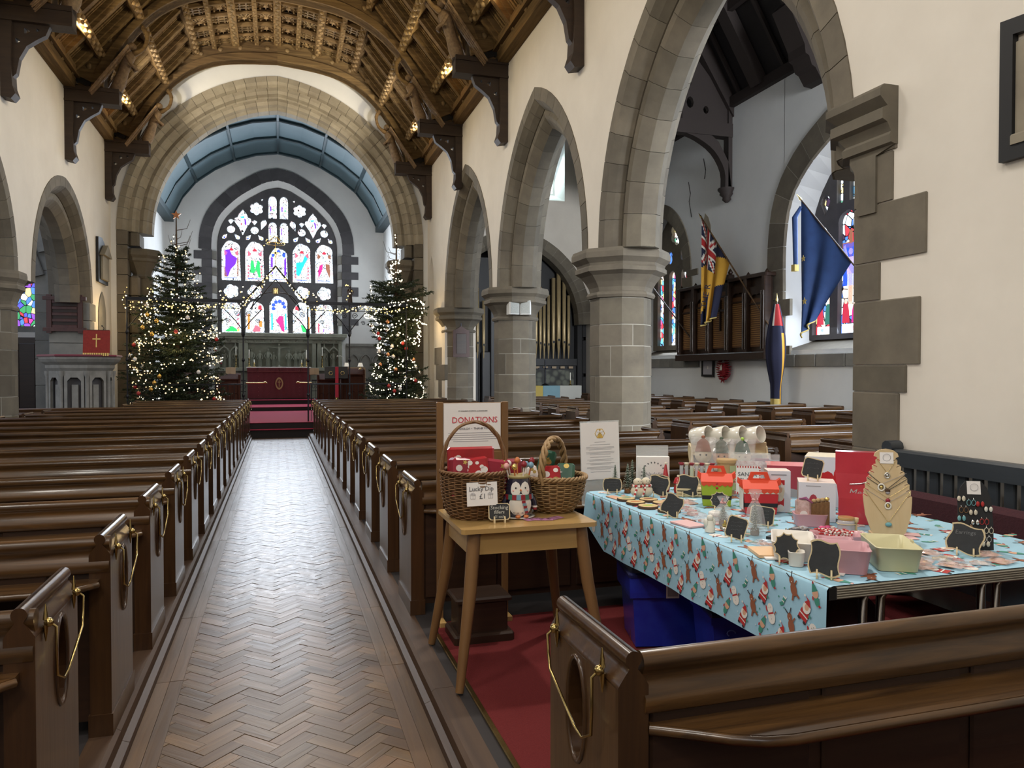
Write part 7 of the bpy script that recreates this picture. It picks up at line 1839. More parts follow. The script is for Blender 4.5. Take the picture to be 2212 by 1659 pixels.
for x in (-.40, .16):
    for s in (-1, 1):
        if True: MB().tube([(x + .04, -hy_ + .14, zt - .05), (x, -hy_ + .12, zt - .10), (x - .02, -hy_ + .10, 0)] if s < 0 else [(x + .14, -hy_ + .14, zt - .05), (x + .09, -hy_ + .13, zt - .10), (x + .06, -hy_ + .12, 0)], .017, 'chrome', 8).build('leg', st)
for x in (-hx_ + .06, hx_ - .1):
    for q in (0, .04): MB().tube([(x + q * .3, hy_ - .5 + q, 0), (x + q * .3, hy_ - .5 + q, zt - .05)], .011, 'chrome', 8).build('leg', st)

mat('cloth_blue', (.33, .56, .70), (.30, .52, .66), .55, tex='noise', scale=30)
for nm_, c in (('p_red', (.42, .03, .03)), ('p_white', (.72, .70, .66)), ('p_brown', (.26, .09, .045)), ('p_peach', (.62, .36, .24)), ('p_green', (.05, .25, .19)), ('p_black', (.03, .03, .035)), ('p_pale', (.50, .66, .74))): mat(nm_, c, rough=.6)
tc = thing('tablecloth', 'light blue tablecloth printed with santas, snowmen, reindeer and elves', 'tablecloth', (X0, Y0, SZ))
DR = .30
def hang(y): return (-.006 - .012 * max(0, sin(y * 9.0)) - .01 * max(0, (y - 1.6)) * 1.5)
nY = 44
m = MB(); V = []
for i in range(nY + 1):
    y = (Y1 - Y0 + .0) * i / nY; dr = DR * (1 - .45 * max(0, (y - 1.85) / .3))
    ring = [(X1 - X0 + .01, y, 0), (.9, y, .0), (.4, y, .0), (.02, y, 0), (.0, y, -.004), (-.008, y, -.014)] + [(-.008 + hang(y) * (k / 5), y, -.014 - (dr - .014) * k / 5) for k in range(1, 6)]
    V.append(ring)
m.loft(V, 'cloth_blue', False, False, True)
m.loft([[(X1 - X0 + .012, y, .0), (X1 - X0 + .02, y, -.01), (X1 - X0 + .022 + .01 * sin(y * 9), y, -.32)] for y in [(Y1 - Y0) * i / 30 for i in range(31)]], 'cloth_blue', False, False, True)
m.build('cloth', tc)
def rot2(P, a, s, ox, oy): c_, s_ = cos(a) * s, sin(a) * s; return [(ox + x * c_ - y * s_, oy + x * s_ + y * c_) for x, y in P]
E_ = lambda cx, cy, rx, ry, n=12: [(cx + rx * cos(2 * pi * k / n), cy + ry * sin(2 * pi * k / n)) for k in range(n)]
MOT = {
 'santa': [(E_(0, -.1, .30, .34), 'p_red'), ([(-.26, -.1), (.26, -.1), (.30, -.45), (-.30, -.45)], 'p_red'), (E_(-.2, -.5, .1, .07), 'p_black'), (E_(.2, -.5, .1, .07), 'p_black'), ([(-.3, -.18), (.3, -.18), (.3, -.24), (-.3, -.24)], 'p_white'), (E_(0, .22, .27, .30), 'p_white'), (E_(0, .25, .14, .17), 'p_peach'), ([(-.24, .36), (.24, .36), (.12, .56), (.34, .66), (.0, .62)], 'p_red'), (E_(.36, .64, .06, .06), 'p_white'), (E_(-.36, 0, .09, .07), 'p_green')],
 'snow': [(E_(0, -.18, .30, .32), 'p_white'), (E_(0, .25, .24, .25), 'p_white'), ([(-.22, .06), (.22, .06), (.24, -.02), (-.24, -.02)], 'p_red'), (E_(.3, .28, .06, .16), 'p_red'), (E_(-.07, .3, .02, .02, 6), 'p_black'), (E_(.07, .3, .02, .02, 6), 'p_black'), (E_(0, -.1, .02, .02, 6), 'p_black'), (E_(0, -.25, .02, .02, 6), 'p_black'), ([(-.3, -.1), (-.5, .02), (-.46, .08), (-.28, -.04)], 'p_brown')],
 'deer': [(E_(0, -.1, .22, .32), 'p_brown'), (E_(0, .32, .17, .19), 'p_brown'), ([(-.16, -.3), (-.3, -.55), (-.2, -.58), (-.05, -.38)], 'p_brown'), ([(.16, -.3), (.3, -.55), (.2, -.58), (.05, -.38)], 'p_brown'), ([(-.1, .46), (-.26, .7), (-.2, .72), (-.04, .5)], 'p_black'), ([(.1, .46), (.26, .7), (.2, .72), (.04, .5)], 'p_black'), (E_(0, .26, .03, .03, 6), 'p_white'), ([(-.2, .05), (-.42, .2), (-.36, .26), (-.16, .14)], 'p_brown')],
 'elf': [(E_(0, -.2, .16, .24), 'p_green'), (E_(0, .15, .2, .24), 'p_peach'), ([(-.2, .22), (.2, .22), (.06, .62), (-.04, .6)], 'p_green'), (E_(0, .62, .06, .06), 'p_red'), (E_(-.1, .66, .07, .05), 'p_white'), (E_(.2, -.05, .05, .1), 'p_red'), ([(-.16, -.4), (-.05, -.4), (-.05, -.5), (-.2, -.5)], 'p_red')],
 'sock': [([(-.1, .35), (.14, .35), (.14, -.1), (.3, -.3), (.1, -.4), (-.1, -.15)], 'p_green'), ([(-.13, .35), (.17, .35), (.17, .25), (-.13, .25)], 'p_white'), ([(-.1, .05), (.14, .05), (.14, -.02), (-.1, -.02)], 'p_white')],
}
pm = MB()
def stamp(kind, u, v, s, a, fn, lift):
    for i, (P, c) in enumerate(MOT[kind]):
        Q = rot2(P, a, s, u, v)
        pm.face([fn(x, y, lift + i * .00025) for x, y in Q], c)
def sidefn(u, v, l):      # u along the edge (world +y), v down
    k = max(0, min(1, (-v - .014) / (DR - .014))); return (-.010 + hang(u) * k - l, u, v)
order = ['elf', 'santa', 'deer', 'snow', 'sock']
rw = [(-.048, ['elf', 'deer'], .0), (-.115, ['santa', 'sock'], .05), (-.182, ['snow', 'deer'], .0), (-.248, ['elf', 'santa'], .06)]
for j, (v, ks, off) in enumerate(rw):
    i = 0; u = .05 + off
    while u < 2.05:
        if -v < DR * (1 - .45 * max(0, (u - 1.85) / .3)) - .045: stamp(ks[i % 2], u, v, .078 if ks[i % 2] != 'sock' else .06, (.45 if j % 2 else -.35) + R.uniform(-.1, .1), sidefn, .0012)
        u += .122; i += 1
topf = lambda u, v, l: (v, u, .0008 + l)
i = 0
for a in range(9):
    for b in range(17): stamp(order[(a * 2 + b * 3) % 5], .06 + b * .125, .08 + a * .15 + .06 * (b % 2), .095, 1.2 + a, topf, .0004)
dr_ = MB()
for q in range(160):
    u, v = R.uniform(.02, 2.1), -R.uniform(.03, .27)
    if -v < DR * (1 - .45 * max(0, (u - 1.85) / .3)) - .02: pm.face([sidefn(x, y, .0008) for x, y in E_(u, v, .004, .004, 6)], R.choice(('p_pale', 'p_pale', 'p_green')))
pm.build('print', tc, kind='stuff')

# ---------------------------------------------------------------- signs on the stall
Z = SZ + .0025
CS = [('scalloped chalkboard sign at the far corner of the stall by the white notice', 1.90, 4.15, .115, .085, 'scroll', 0), ('black chalkboard sign behind the small snowmen', 2.20, 4.12, .12, .095, 'scroll', .1), ('tilted wavy chalkboard sign in front of the red hatted gnomes', 2.12, 3.99, .115, .105, 'wavy', .1),
      ('wavy chalkboard sign below the test tubes, beside the green box', 2.28, 3.93, .12, .11, 'wavy', .0), ('tilted wavy chalkboard sign beside the wooden slices', 1.885, 3.40, .095, .10, 'wavy', .32),
      ('holly shaped chalkboard sign in front of the green gift box', 2.20, 3.47, .10, .095, 'holly', 0), ('plain chalkboard sign standing by the cellophane wrapped trees', 1.885, 2.84, .085, .095, 'plaque', .28), ('wide chalkboard sign in the middle of the stall before the white boxes', 2.17, 3.06, .11, .088, 'plaque', .12),
      ('holly shaped chalkboard sign in front of the white tub', 1.845, 2.45, .10, .11, 'holly', .1), ('wavy chalkboard sign in front of the pink tub at the stall corner', 1.85, 2.245, .10, .115, 'wavy', -.05)]
for l, x, y, w_, h, sh_, ro in CS: chalk(l, x, y, Z, w_, h, sh_, 3 if 'tub' not in l else 0, roll=-ro)
chalk('wavy chalkboard sign reading Earrings beside the black earring card', 2.62, 2.36, Z, .12, .105, 'wavy', 0, text=[('Earrings', .022)], roll=-.12)

# ---------------------------------------------------------------- small craft goods
def at(x, y): return (x, y, Z)
mat('brush', (.11, .15, .11), (.06, .09, .06), .9, tex='noise', scale=60); mat('brush_tip', (.38, .44, .38), rough=.9); mat('cork', (.28, .11, .035), (.16, .06, .02), .7, tex='noise', scale=30)
def brush_tree(lab, x, y, h, r, base='cork', wrap=None):
    t = thing('bottle_brush_tree', lab, 'ornament', at(x, y))
    MB().lathe([(.018, 0), (.02, .01), (.018, .03), (.006, .034)], base, 12).build('base', t)
    b = MB(); rr = random.Random(int(x * 1000 + y * 77)); n = 420
    for i in range(n):
        q = i / n; z = .03 + (h - .03) * q; a = i * 2.399; rad_ = r * (1 - q) + .004; p = Vector((0, 0, z)); e = Vector((rad_ * cos(a), rad_ * sin(a), z - .01 + rr.uniform(-.004, .008))); s = Vector((-sin(a), cos(a), 0)) * .0022
        b.face([p - s, p + s, e], 'brush'); 
        if i % 2 == 0: b.face([p.lerp(e, .75) - s * 1.4 + Vector((0, 0, .001)), p.lerp(e, .75) + s * 1.4 + Vector((0, 0, .001)), e * 1.0 + Vector((0, 0, .001))], 'brush_tip')
    b.build('bristles', t, kind='stuff')
    return t
for x, y, h, l in ((1.955, 4.23, .165, 'aisle side of the four'), (2.01, 4.17, .18, 'nearest of the four'), (2.065, 4.22, .195, 'tallest of the four'), (2.125, 4.18, .16, 'next to the white card box')):
    brush_tree('frosted bottle brush tree on a cork base, ' + l, x, y, h, .036)
mat('felt_white', (.68, .62, .50), (.6, .54, .42), .9, tex='noise', scale=60)
for x, y, l in ((1.985, 3.985, 'small felted snowman in a striped scarf, the one nearer the aisle'), (2.04, 3.99, 'small felted snowman in a striped scarf, the one nearer the gnomes')):
    t = thing('snowman_ornament', l, 'ornament', at(x, y)); t.scale = (1.35,) * 3; MB().ball((0, 0, .028), .03, 'felt_white', 12, 8, sz=.92).build('body', t); MB().ball((0, 0, .068), .02, 'felt_white', 12, 8, sz=.9).build('head', t)
    m = MB()
    for k in range(12): a = 2 * pi * k / 12; m.tube([(.021 * cos(a), .021 * sin(a), .052), (.021 * cos(a + .5), .021 * sin(a + .5), .052)], .0055, 'p_red' if k % 2 else 'p_white', 6)
    for k in range(5): m.tube([(-.012 - .004 * k, -.02 - .002 * k, .048 - .008 * k), (-.016 - .004 * k, -.022 - .002 * k, .040 - .008 * k)], .005, 'p_red' if k % 2 else 'p_white', 6)
    m.build('scarf', t)
    m = MB()
    for u, v in ((-.007, .074), (.007, .074), (0, .066), (-.008, .060), (.008, .060), (-.003, .057)): m.ball((u, -.019, v), .0018, 'black', 6, 4)
    m.build('coal_face', t)
mat('slice_face', (.62, .47, .24), (.52, .37, .17), .6, tex='noise', scale=40); mat('slice_bark', (.09, .05, .03), rough=.9)
for i, (x, y, r, l) in enumerate(((1.885, 3.93, .052, 'farthest toward the corner'), (1.885, 3.81, .053, 'with an orange picture, on the table edge'), (1.995, 3.87, .052, 'with a red brown picture'), (2.02, 3.755, .054, 'plain, nearest the wavy sign'), (1.895, 3.68, .055, 'in the front row of the slices'), (1.95, 3.55, .06, 'rimmed, holding red sweets'))):
    t = thing('wooden_slice', 'round wooden slice coaster, ' + l, 'coaster', at(x, y)); MB().lathe([(r, 0), (r * 1.02, .006), (r, .012)], 'slice_bark', 18).build('bark', t)
    MB().lathe([(r * .95, .012), (r * .95, .0135)], 'slice_face', 18).build('cut_face', t)
    MB().lathe([(r * .5, .0137), (r * .5, .0145)], ('p_green', 'foot_orange', 'p_brown', 'p_peach', 'lime', 'p_red')[i], 12, sx=1.2, sy=.5).build('painted_picture', t)
# small cards and leaflets lying flat
def flat(nm, lab, cat, x, y, w_, l_, h, m, rz, grp=None, c=.001):
    o = MB().bbox(-w_ / 2, -l_ / 2, 0, w_ / 2, l_ / 2, h, m, c).build(nm, loc=at(x, y)); o.rotation_euler = (0, 0, rz); return tag(o, lab, cat, grp)
flat('card', 'pale card lying by the first scalloped sign', 'card', 1.86, 4.02, .055, .13, .004, 'p_peach', .1)
flat('leaflet_stack', 'stack of pink leaflets on the stall edge below the tilted sign', 'leaflet', 1.87, 3.22, .10, .15, .008, 'pink_paper' if 'pink_paper' in MATS else mat('pink_paper', (.66, .42, .42), rough=.7).name, .15)
flat('notebook', 'peach notebook on the stall edge before the holly sign', 'book', 1.875, 2.62, .10, .15, .012, 'peach_paper' if 'peach_paper' in MATS else mat('peach_paper', (.70, .46, .26), rough=.6).name, -.3)
flat('notebook', 'blank pale notebook under the peach notebook', 'book', 1.85, 2.545, .06, .05, .006, 'paper', -.3)
flat('leaflet', 'thin pale leaflet lying at the stall corner before the pink tub', 'leaflet', 1.93, 2.32, .08, .12, .003, 'paper', .7)
flat('dark_tray', 'flat black tray of glittering charms before the middle sign', 'tray', 2.20, 2.86, .30, .13, .012, 'black', .5)
mat('glitter', (.85, .85, .82), rough=.15, metal=.9); mat('film', (.85, .85, .86), (.62, .5, .5), .12, tex='noise', scale=40, alpha=.42, coat=1.0, contrast=2); mat('film_pink', (.80, .55, .50), (.5, .3, .25), .15, tex='noise', scale=30, alpha=.6, coat=1, contrast=2)
m = MB(); 
for q in range(60): m.octa((R.uniform(-.13, .13), R.uniform(-.055, .055), .006), R.uniform(.002, .005), R.choice(('glitter', 'gold_foil', 'ink_grey')))
o = m.build('charms', loc=(2.20, 2.86, Z + .012), kind='stuff'); o.rotation_euler = (0, 0, .5); tag(o, 'glittering silver charms scattered in the black tray', 'charms')
def packet(lab, x, y, w_, l_, rz, m, inner, seed, grp=None, z=0.0, h=.012):
    rr = random.Random(seed); t = thing('packet', lab, 'packet', (x, y, Z + z), rz, grp)
    MB().grid(lambda u, v: ((u - .5) * w_, (v - .5) * l_, .003 + h * sin(pi * u) ** .5 * sin(pi * v) ** .5 * (.7 + .3 * sin(9 * u + seed) * cos(7 * v))), 10, 10, m).build('film_wrap', t)
    b = MB()
    for q in range(6):
        b.bbox(-.004, -.004, 0, rr.uniform(.01, .03), rr.uniform(.01, .03), .006, rr.choice(inner), .002, mx=Matrix.Translation((rr.uniform(-w_ * .35, w_ * .2), rr.uniform(-l_ * .35, l_ * .2), .001)))
    b.build('contents', t); return t
PK = [(2.30, 2.43, .09, .11, .2), (2.42, 2.45, .09, .12, -.3), (2.36, 2.33, .10, .10, .6), (2.48, 2.33, .10, .12, -.1), (2.30, 2.26, .10, .08, .1), (2.42, 2.24, .09, .09, .5), (2.55, 2.25, .11, .08, -.4), (2.66, 2.24, .10, .09, .3), (2.40, 2.55, .09, .10, .9), (2.52, 2.54, .09, .10, -.7), (2.50, 2.43, .08, .10, .4), (2.70, 2.34, .09, .1, -.2)]
WH = ['beside the yellow tub', 'behind the yellow tub', 'second from the yellow tub', 'in the middle of the heap', 'at the metal edge beside the yellow tub', 'at the metal edge, second one', 'at the metal edge with peach lining', 'at the metal edge under the earring card', 'by the necklace stand', 'between the necklace stand and the Earrings sign', 'just before the Earrings sign', 'behind the earring card']
for i, (x, y, w_, l_, r_) in enumerate(PK): packet('clear crinkled jewellery packet, ' + WH[i], x, y, w_, l_, r_, 'film_pink' if i % 3 else 'film', ['p_peach', 'paper', 'ink_grey', 'p_white', 'gold_foil'], i, 'jewellery packets heaped on the stall', z=.002 * (i % 3))
RP = [(2.03, 3.42, .10, .12, .3, 'film', ['p_red', 'p_white', 'p_red']), (2.13, 3.30, .11, .12, -.3, 'film', ['p_red', 'p_black', 'p_white']), (2.00, 3.28, .11, .12, .1, 'film', ['p_red', 'p_white', 'p_red']), (2.08, 3.62, .12, .1, .5, 'film', ['p_red', 'p_red', 'p_green']), (2.17, 3.75, .11, .1, -.2, 'film_pink', ['p_red', 'p_white']), (2.02, 3.70, .1, .08, .1, 'film_pink', ['p_white', 'p_red']),
      (2.10, 3.15, .10, .10, .4, 'film', ['p_red', 'lime', 'p_red']), (1.98, 2.76, .12, .12, .2, 'film', ['glitter', 'foot_orange', 'scarf_blue']), (2.05, 2.68, .11, .1, -.2, 'film', ['glitter', 'glitter', 'p_white']), (2.30, 2.95, .12, .08, .4, 'film', ['lime', 'glitter', 'p_green']), (2.06, 3.52, .1, .09, .9, 'film', ['p_red', 'p_red'])]
WR = ['beside the tilted sign', 'before the red gift box', 'with a white ring on top', 'behind the wooden slices', 'under the test tube rack', 'next to the snowmen', 'behind the white angel', 'of glass charms near the middle sign', 'of silver charms by the white tub', 'with green beads before the pink pot', 'between the slices and the green box']
for i, (x, y, w_, l_, r_, f, inn) in enumerate(RP): packet('clear packet of red and white decorations ' + WR[i] if 'p_red' in inn else 'clear packet ' + WR[i], x, y, w_, l_, r_, f, inn, 40 + i, 'decoration packets on the stall', h=.02)
for i, (x, y, c) in enumerate(((2.06, 3.28, 'p_white'),)):
    o = MB().tube([(.026 * cos(a), .026 * sin(a), .012) for a in [2 * pi * k / 16 for k in range(16)]], .012, c, 8, closed=True).build('ring_decoration', loc=(x, y, Z + .02)); tag(o, 'white ring decoration on the red packets', 'ornament')
# white angel, golden ornaments
ag = thing('angel_figurine', 'small white angel candle standing on the stall edge', 'figurine', at(1.885, 3.05)); mat('soap', (.70, .68, .60), rough=.5)
MB().lathe([(.024, 0), (.022, .02), (.016, .045), (.014, .052)], 'soap', 12).build('robe', ag); MB().ball((0, 0, .064), .015, 'soap', 10, 8).build('head', ag)
for s in (-1, 1): MB().ball((s * .019, .004, .04), .014, 'soap', 8, 6, sx=.7, sz=1.5).build('wing', ag)
for i, (x, y, l) in enumerate(((1.97, 3.06, 'nearest the angel'), (1.93, 2.96, 'nearest the stall edge'), (2.04, 3.08, 'behind the first wrapped tree'), (1.99, 2.97, 'in the middle of the group'))):
    t = thing('tea_light_holder', 'tiny gold tea light ornament, ' + l, 'ornament', at(x, y)); MB().lathe([(.022, 0), (.024, .016), (.021, .017), (.02, .004)], 'chrome', 14).build('cup', t)
    MB().lathe([(.012, .010), (.008, .02), (.016, .024), (.004, .034), (.007, .04), (.001, .046)], 'gold_foil', 8).build('gold_star_top', t)
# cellophane wrapped cone trees
mat('cello', (.95, .95, .97), rough=.06, alpha=.22, coat=1.0, spec=1.0)
for x, y, h, l in ((2.03, 3.17, .10, 'dark green cone tree in cellophane, behind the angel'), (2.04, 2.93, .15, 'larger green cone tree in gathered cellophane before the middle sign')):
    t = brush_tree(l, x, y, h, .035, 'wicker')
    m = MB().lathe([(.045, .0), (.05, .03), (.035, h * .8), (.012, h * 1.05), (.03, h * 1.35)], 'cello', 9, smooth=False, caps=False); m.build('cellophane', t)
    MB().tube([(.012 * cos(a), .012 * sin(a), h * 1.06) for a in [2 * pi * k / 8 for k in range(8)]], .004, 'scarf_pink', 5, closed=True).tube([(0, -.012, h * 1.06), (-.02, -.02, h * 1.2), (-.012, -.02, h * 1.3)], .004, 'scarf_pink', 5).build('pink_ribbon', t)
# gnomes with red hats
for x, y, h, l in ((2.26, 4.16, .17, 'tallest, with a white bobble'), (2.30, 4.08, .10, 'shortest of the three'), (2.36, 4.10, .145, 'next to the test tubes')):
    t = thing('gnome_ornament', 'red hatted gnome ornament, ' + l, 'ornament', at(x, y))
    MB().lathe([(.022, 0), (.026, .02), (.02, .05)], 'p_red', 12).build('body', t); MB().ball((0, -.012, .05), .02, 'felt_white', 10, 6, sz=1.2).build('beard', t)
    MB().lathe([(.028, .058), (.018, .09), (.006, h * .95), (.002, h)], 'wrap_red', 12).build('hat', t); MB().ball((.002, 0, h), .009, 'felt_white', 8, 6).build('bobble', t)
# Nadolig card box in a clear holder
nc = thing('card_box', 'white Christmas card pack with leaf wreath reading Nadolig Llawen', 'cards', at(2.22, 4.25), -.32); 
MB().bbox(-.10, -.02, 0, .10, .025, .205, 'paper', .002).build('card_pack', nc); MB().box(-.10, .028, 0, .10, .031, .27, 'acrylic').box(-.1, -.04, 0, .1, .03, .003, 'acrylic').build('clear_holder', nc)
words_on(nc, 'Nadolig', (0, -.0215, .095), (pi / 2, 0, 0), .034, 'ink_grey', sh=.3); words_on(nc, 'Llawen', (.005, -.0215, .066), (pi / 2, 0, 0), .026, 'ink_grey', sh=.3)
m = MB()
for k in range(18):
    a = radians(-50 + 280 * k / 17); px_, pz = .066 * cos(a), .09 + .072 * sin(a); m.prism([(px_, pz), (px_ + .008 * cos(a + .9), pz + .008 * sin(a + .9)), (px_ + .014 * cos(a + .3), pz + .014 * sin(a + .3)), (px_ + .008 * cos(a - .3), pz + .008 * sin(a - .3))], XZ(-.0212), 0, .0006, 'ink')
m.build('leaf_wreath_print', nc)
# test tube rack
tr = thing('test_tube_rack', 'wooden rack of slim glass tubes of sweets with net tops', 'rack', at(2.41, 4.05), -.45)
MB().bbox(-.11, -.04, .0, .11, .04, .05, 'sign_ply', .003).build('block', tr)
mat('tube_glass', (.8, .85, .9), rough=.08, alpha=.5, coat=1)
for i in range(7):
    x = -.09 + i * .03; MB().lathe([(.010, .05), (.010, .15)], ('f_navy', 'wicker_dark', 'lime', 'wrap_deep', 'f_navy', 'ink_grey', 'f_navy')[i], 8, (x, 0, 0)).build('sweets', tr)
    MB().lathe([(.0115, .05), (.0115, .165)], 'tube_glass', 8, (x, 0, 0)).build('glass_tube', tr); MB().lathe([(.008, .162), (.018, .175), (.020, .18), (.004, .172)], ('wrap_deep', 'felt_white')[i % 2], 8, (x, 0, 0)).build('net_top', tr)
wt = thing('wooden_stand', 'slatted wooden display crate under the test tubes', 'stand', at(2.36, 3.94), -.45)
for q in range(3): MB().bbox(-.13, -.04, q * .018, .13, .03, q * .018 + .012, 'sign_ply', .002).build('slat', wt)
# brown tubs
for k, (x, y, z_, l) in enumerate(((2.56, 3.96, 0, 'lower brown cardboard tub behind the green box'), (2.56, 3.96, .105, 'upper brown cardboard tub with a green label'))):
    t = thing('cardboard_tub', l, 'tub', (x, y, Z + z_)); mat('kraft', (.42, .28, .13), rough=.7)
    MB().lathe([(.052, 0), (.056, .085)], 'kraft', 20).build('tub', t); MB().lathe([(.061, .083), (.062, .10), (.058, .104)], 'kraft', 20).build('lid', t)
    MB().box(-.015, -.0585, .03, .03, -.054, .07, 'label_green' if 'label_green' in MATS else mat('label_green', (.38, .42, .22), rough=.7).name).build('paper_label', t)
# lolly bags with felt heads on sticks
for i, (x, y, hat, sk, l) in enumerate(((2.52, 4.16, 'p_brown', 'felt_white', 'snowman biscuit with a brown hat in a crinkled bag'), (2.63, 4.13, 'brush', 'p_peach', 'peach faced biscuit with grey hair in a crinkled bag'), (2.74, 4.07, 'wrap_green', 'felt_white', 'elf biscuit with a dark green hat in a crinkled bag'))):
    t = thing('biscuit_bag', l + ' above the tubs', 'biscuit', (x, y, Z), -.5); h = .205 if i else .215
    MB().tube([(0, 0, 0), (0, 0, h)], .004, 'sign_ply', 6).lathe([(.03, 0), (.028, .008)], 'sign_ply', 12).build('stick', t)
    MB().lathe([(.001, -.01), (.05, -.008), (.052, 0), (.05, .008), (.001, .01)], sk, 20, (0, 0, 0)).build('biscuit', t, loc=(0, 0, h)).rotation_euler = (pi / 2, 0, 0)
    MB().prism([(-.05, h + .02), (.05, h + .02), (.03, h + .085), (0, h + .11), (-.035, h + .08)], XZ(-.014), 0, .012, hat).ball((0, -.01, h + .11), .012, 'lime' if i == 2 else hat, 8, 6).build('icing_hat', t)
    MB().ball((-.018, -.012, h), .006, 'black', 6, 5).ball((.018, -.012, h), .006, 'black', 6, 5).build('eyes', t)
    MB().grid(lambda u, v: ((u - .5) * .15, -.03 + .02 * sin(9 * u + 4 * v + i) * sin(5 * v), h - .09 + .20 * v), 9, 9, 'cello', False).grid(lambda u, v: ((u - .5) * .15, .03 + .015 * sin(8 * u + 5 * v), h - .09 + .20 * v), 6, 6, 'cello', False).build('cellophane', t)
# mug tree
mg = thing('mug_rack', 'pale wooden stepped rack carrying four white mugs', 'rack', (2.74, 4.20, Z), -.3)
for s in (-1, 1): MB().prism([(-.03, 0), (.05, 0), (.05, .12), (.11, .22), (.09, .27), (.03, .25), (-.02, .12)], lambda u, v, d: (s * .24 + d, u, v), -.006, .006, 'sign_ply').build('side_panel', mg)
for z_ in (.10, .20): MB().bbox(-.24, .0, z_, .24, .05, z_ + .012, 'sign_ply', .003).build('shelf', mg)
MB().bbox(-.24, .03, .21, .24, .05, .28, 'sign_ply', .003).build('back_rail', mg)
mat('mug_white', (.74, .72, .64), rough=.12, coat=.9); M0 = Matrix.Rotation(-.3, 4, 'Z')
for i in range(4):
    p = M0 @ Vector((-.185 + i * .108, 0.0, 0)); t = thing('mug', ('white glossy mug on its side on the rack, ' + ('farthest from the red bag', 'second from the lolly bags', 'third along the row', 'nearest the clear card holder')[i]), 'mug', (2.74 + p.x, 4.20 + p.y, Z + .325)); t.rotation_euler = (radians(8), radians(78), -.3 - .75); t.scale = (1.25,) * 3
    MB().lathe([(.030, -.045), (.040, -.05), (.043, -.046), (.044, .05), (.041, .052), (.039, .048), (.038, -.04), (.001, -.042)], 'mug_white', 22, caps=False).build('cup', t)
    MB().tube([(0, .042, .03), (0, .065, .03), (0, .072, .005), (0, .062, -.025), (0, .042, -.028)], .006, 'mug_white', 7).build('handle', t)
# gift boxes with handles
def gable_box(lab, x, y, w_, d_, h, body, lidm, belt, rz, bear=None, nm='gift_box'):
    t = thing(nm, lab, 'box', at(x, y), rz)
    MB().loft([[(a * w_ * .44, b * d_ * .44, 0) for a, b in ((-1, -1), (1, -1), (1, 1), (-1, 1))], [(a * w_ / 2, b * d_ / 2, h * .6) for a, b in ((-1, -1), (1, -1), (1, 1), (-1, 1))]], body, True, True).build('box_body', t)
    L = MB().loft([[(a * w_ / 2 * 1.03, b * d_ / 2 * 1.03, h * .6) for a, b in ((-1, -1), (1, -1), (1, 1), (-1, 1))], [(a * w_ / 2, b * .01, h * .8) for a, b in ((-1, -1), (1, -1), (1, 1), (-1, 1))]], lidm, True, True)
    n = 12
    L.loft([[(-w_ / 2 + w_ * k / n, -d_ / 2 - .003, h * .62) for k in range(n + 1)], [(-w_ / 2 + w_ * k / n, -d_ / 2 - .002, h * (.50 if k % 2 else .545)) for k in range(n + 1)]], lidm, False).build('lid', t)
    hd = [(-w_ * .34, h * .78), (w_ * .34, h * .78), (w_ * .24, h), (-w_ * .24, h)]
    MB().holed(hd, [[(-w_ * .18, h * .84), (w_ * .18, h * .84), (w_ * .14, h * .93), (-w_ * .14, h * .93)]], XZ(0), -.003, .003, lidm).build('handle', t)
    MB().prism([(-w_ / 2, h * .64), (-w_ * .62, h * .72), (-w_ * .6, h * .86), (-w_ / 2, h * .8)], XZ(0), -.02, .02, lidm).prism([(w_ / 2, h * .64), (w_ * .62, h * .72), (w_ * .6, h * .86), (w_ / 2, h * .8)], XZ(0), -.02, .02, lidm).build('side_flap', t)
    z0, z1 = h * .17, h * .27; f = lambda z: d_ * (.44 + .06 * z / (h * .6)) + .0015; g = lambda z: w_ * (.44 + .06 * z / (h * .6)) + .0015
    MB().loft([[(a * g(z), b * f(z), z) for a, b in ((-1, -1), (1, -1), (1, 1), (-1, 1))] for z in (z0, z1)], belt).build('belt', t)
    if bear: MB().loft([[(a * g(z), b * f(z) * 1.005, z) for a, b in ((-1, -1), (1, -1), (1, 1), (-1, 1))] for z in (h * .5, h * .6)], bear).build('trim_band', t)
    return t
mat('card_green', (.30, .42, .03), rough=.5); mat('card_red', (.50, .02, .025), rough=.45); mat('card_orange', (.68, .07, .03), rough=.45)
gb1 = gable_box('lime green elf gift box with red gable lid and black belt', 2.30, 3.66, .165, .12, .215, 'card_green', 'card_orange', 'black', -.5)
for z_ in (.10, .125): MB().ball((.0, -.062, z_), .007, 'card_red', 8, 6, sy=.3).build('button', gb1)
gb2 = gable_box('red gift box with gable lid, black belt and white label', 2.39, 3.40, .175, .13, .21, 'card_red', 'card_orange', 'black', -.42, 'felt_white')
MB().box(-.0895, -.05, .02, -.0865, .05, .115, 'white').build('white_label', gb2)
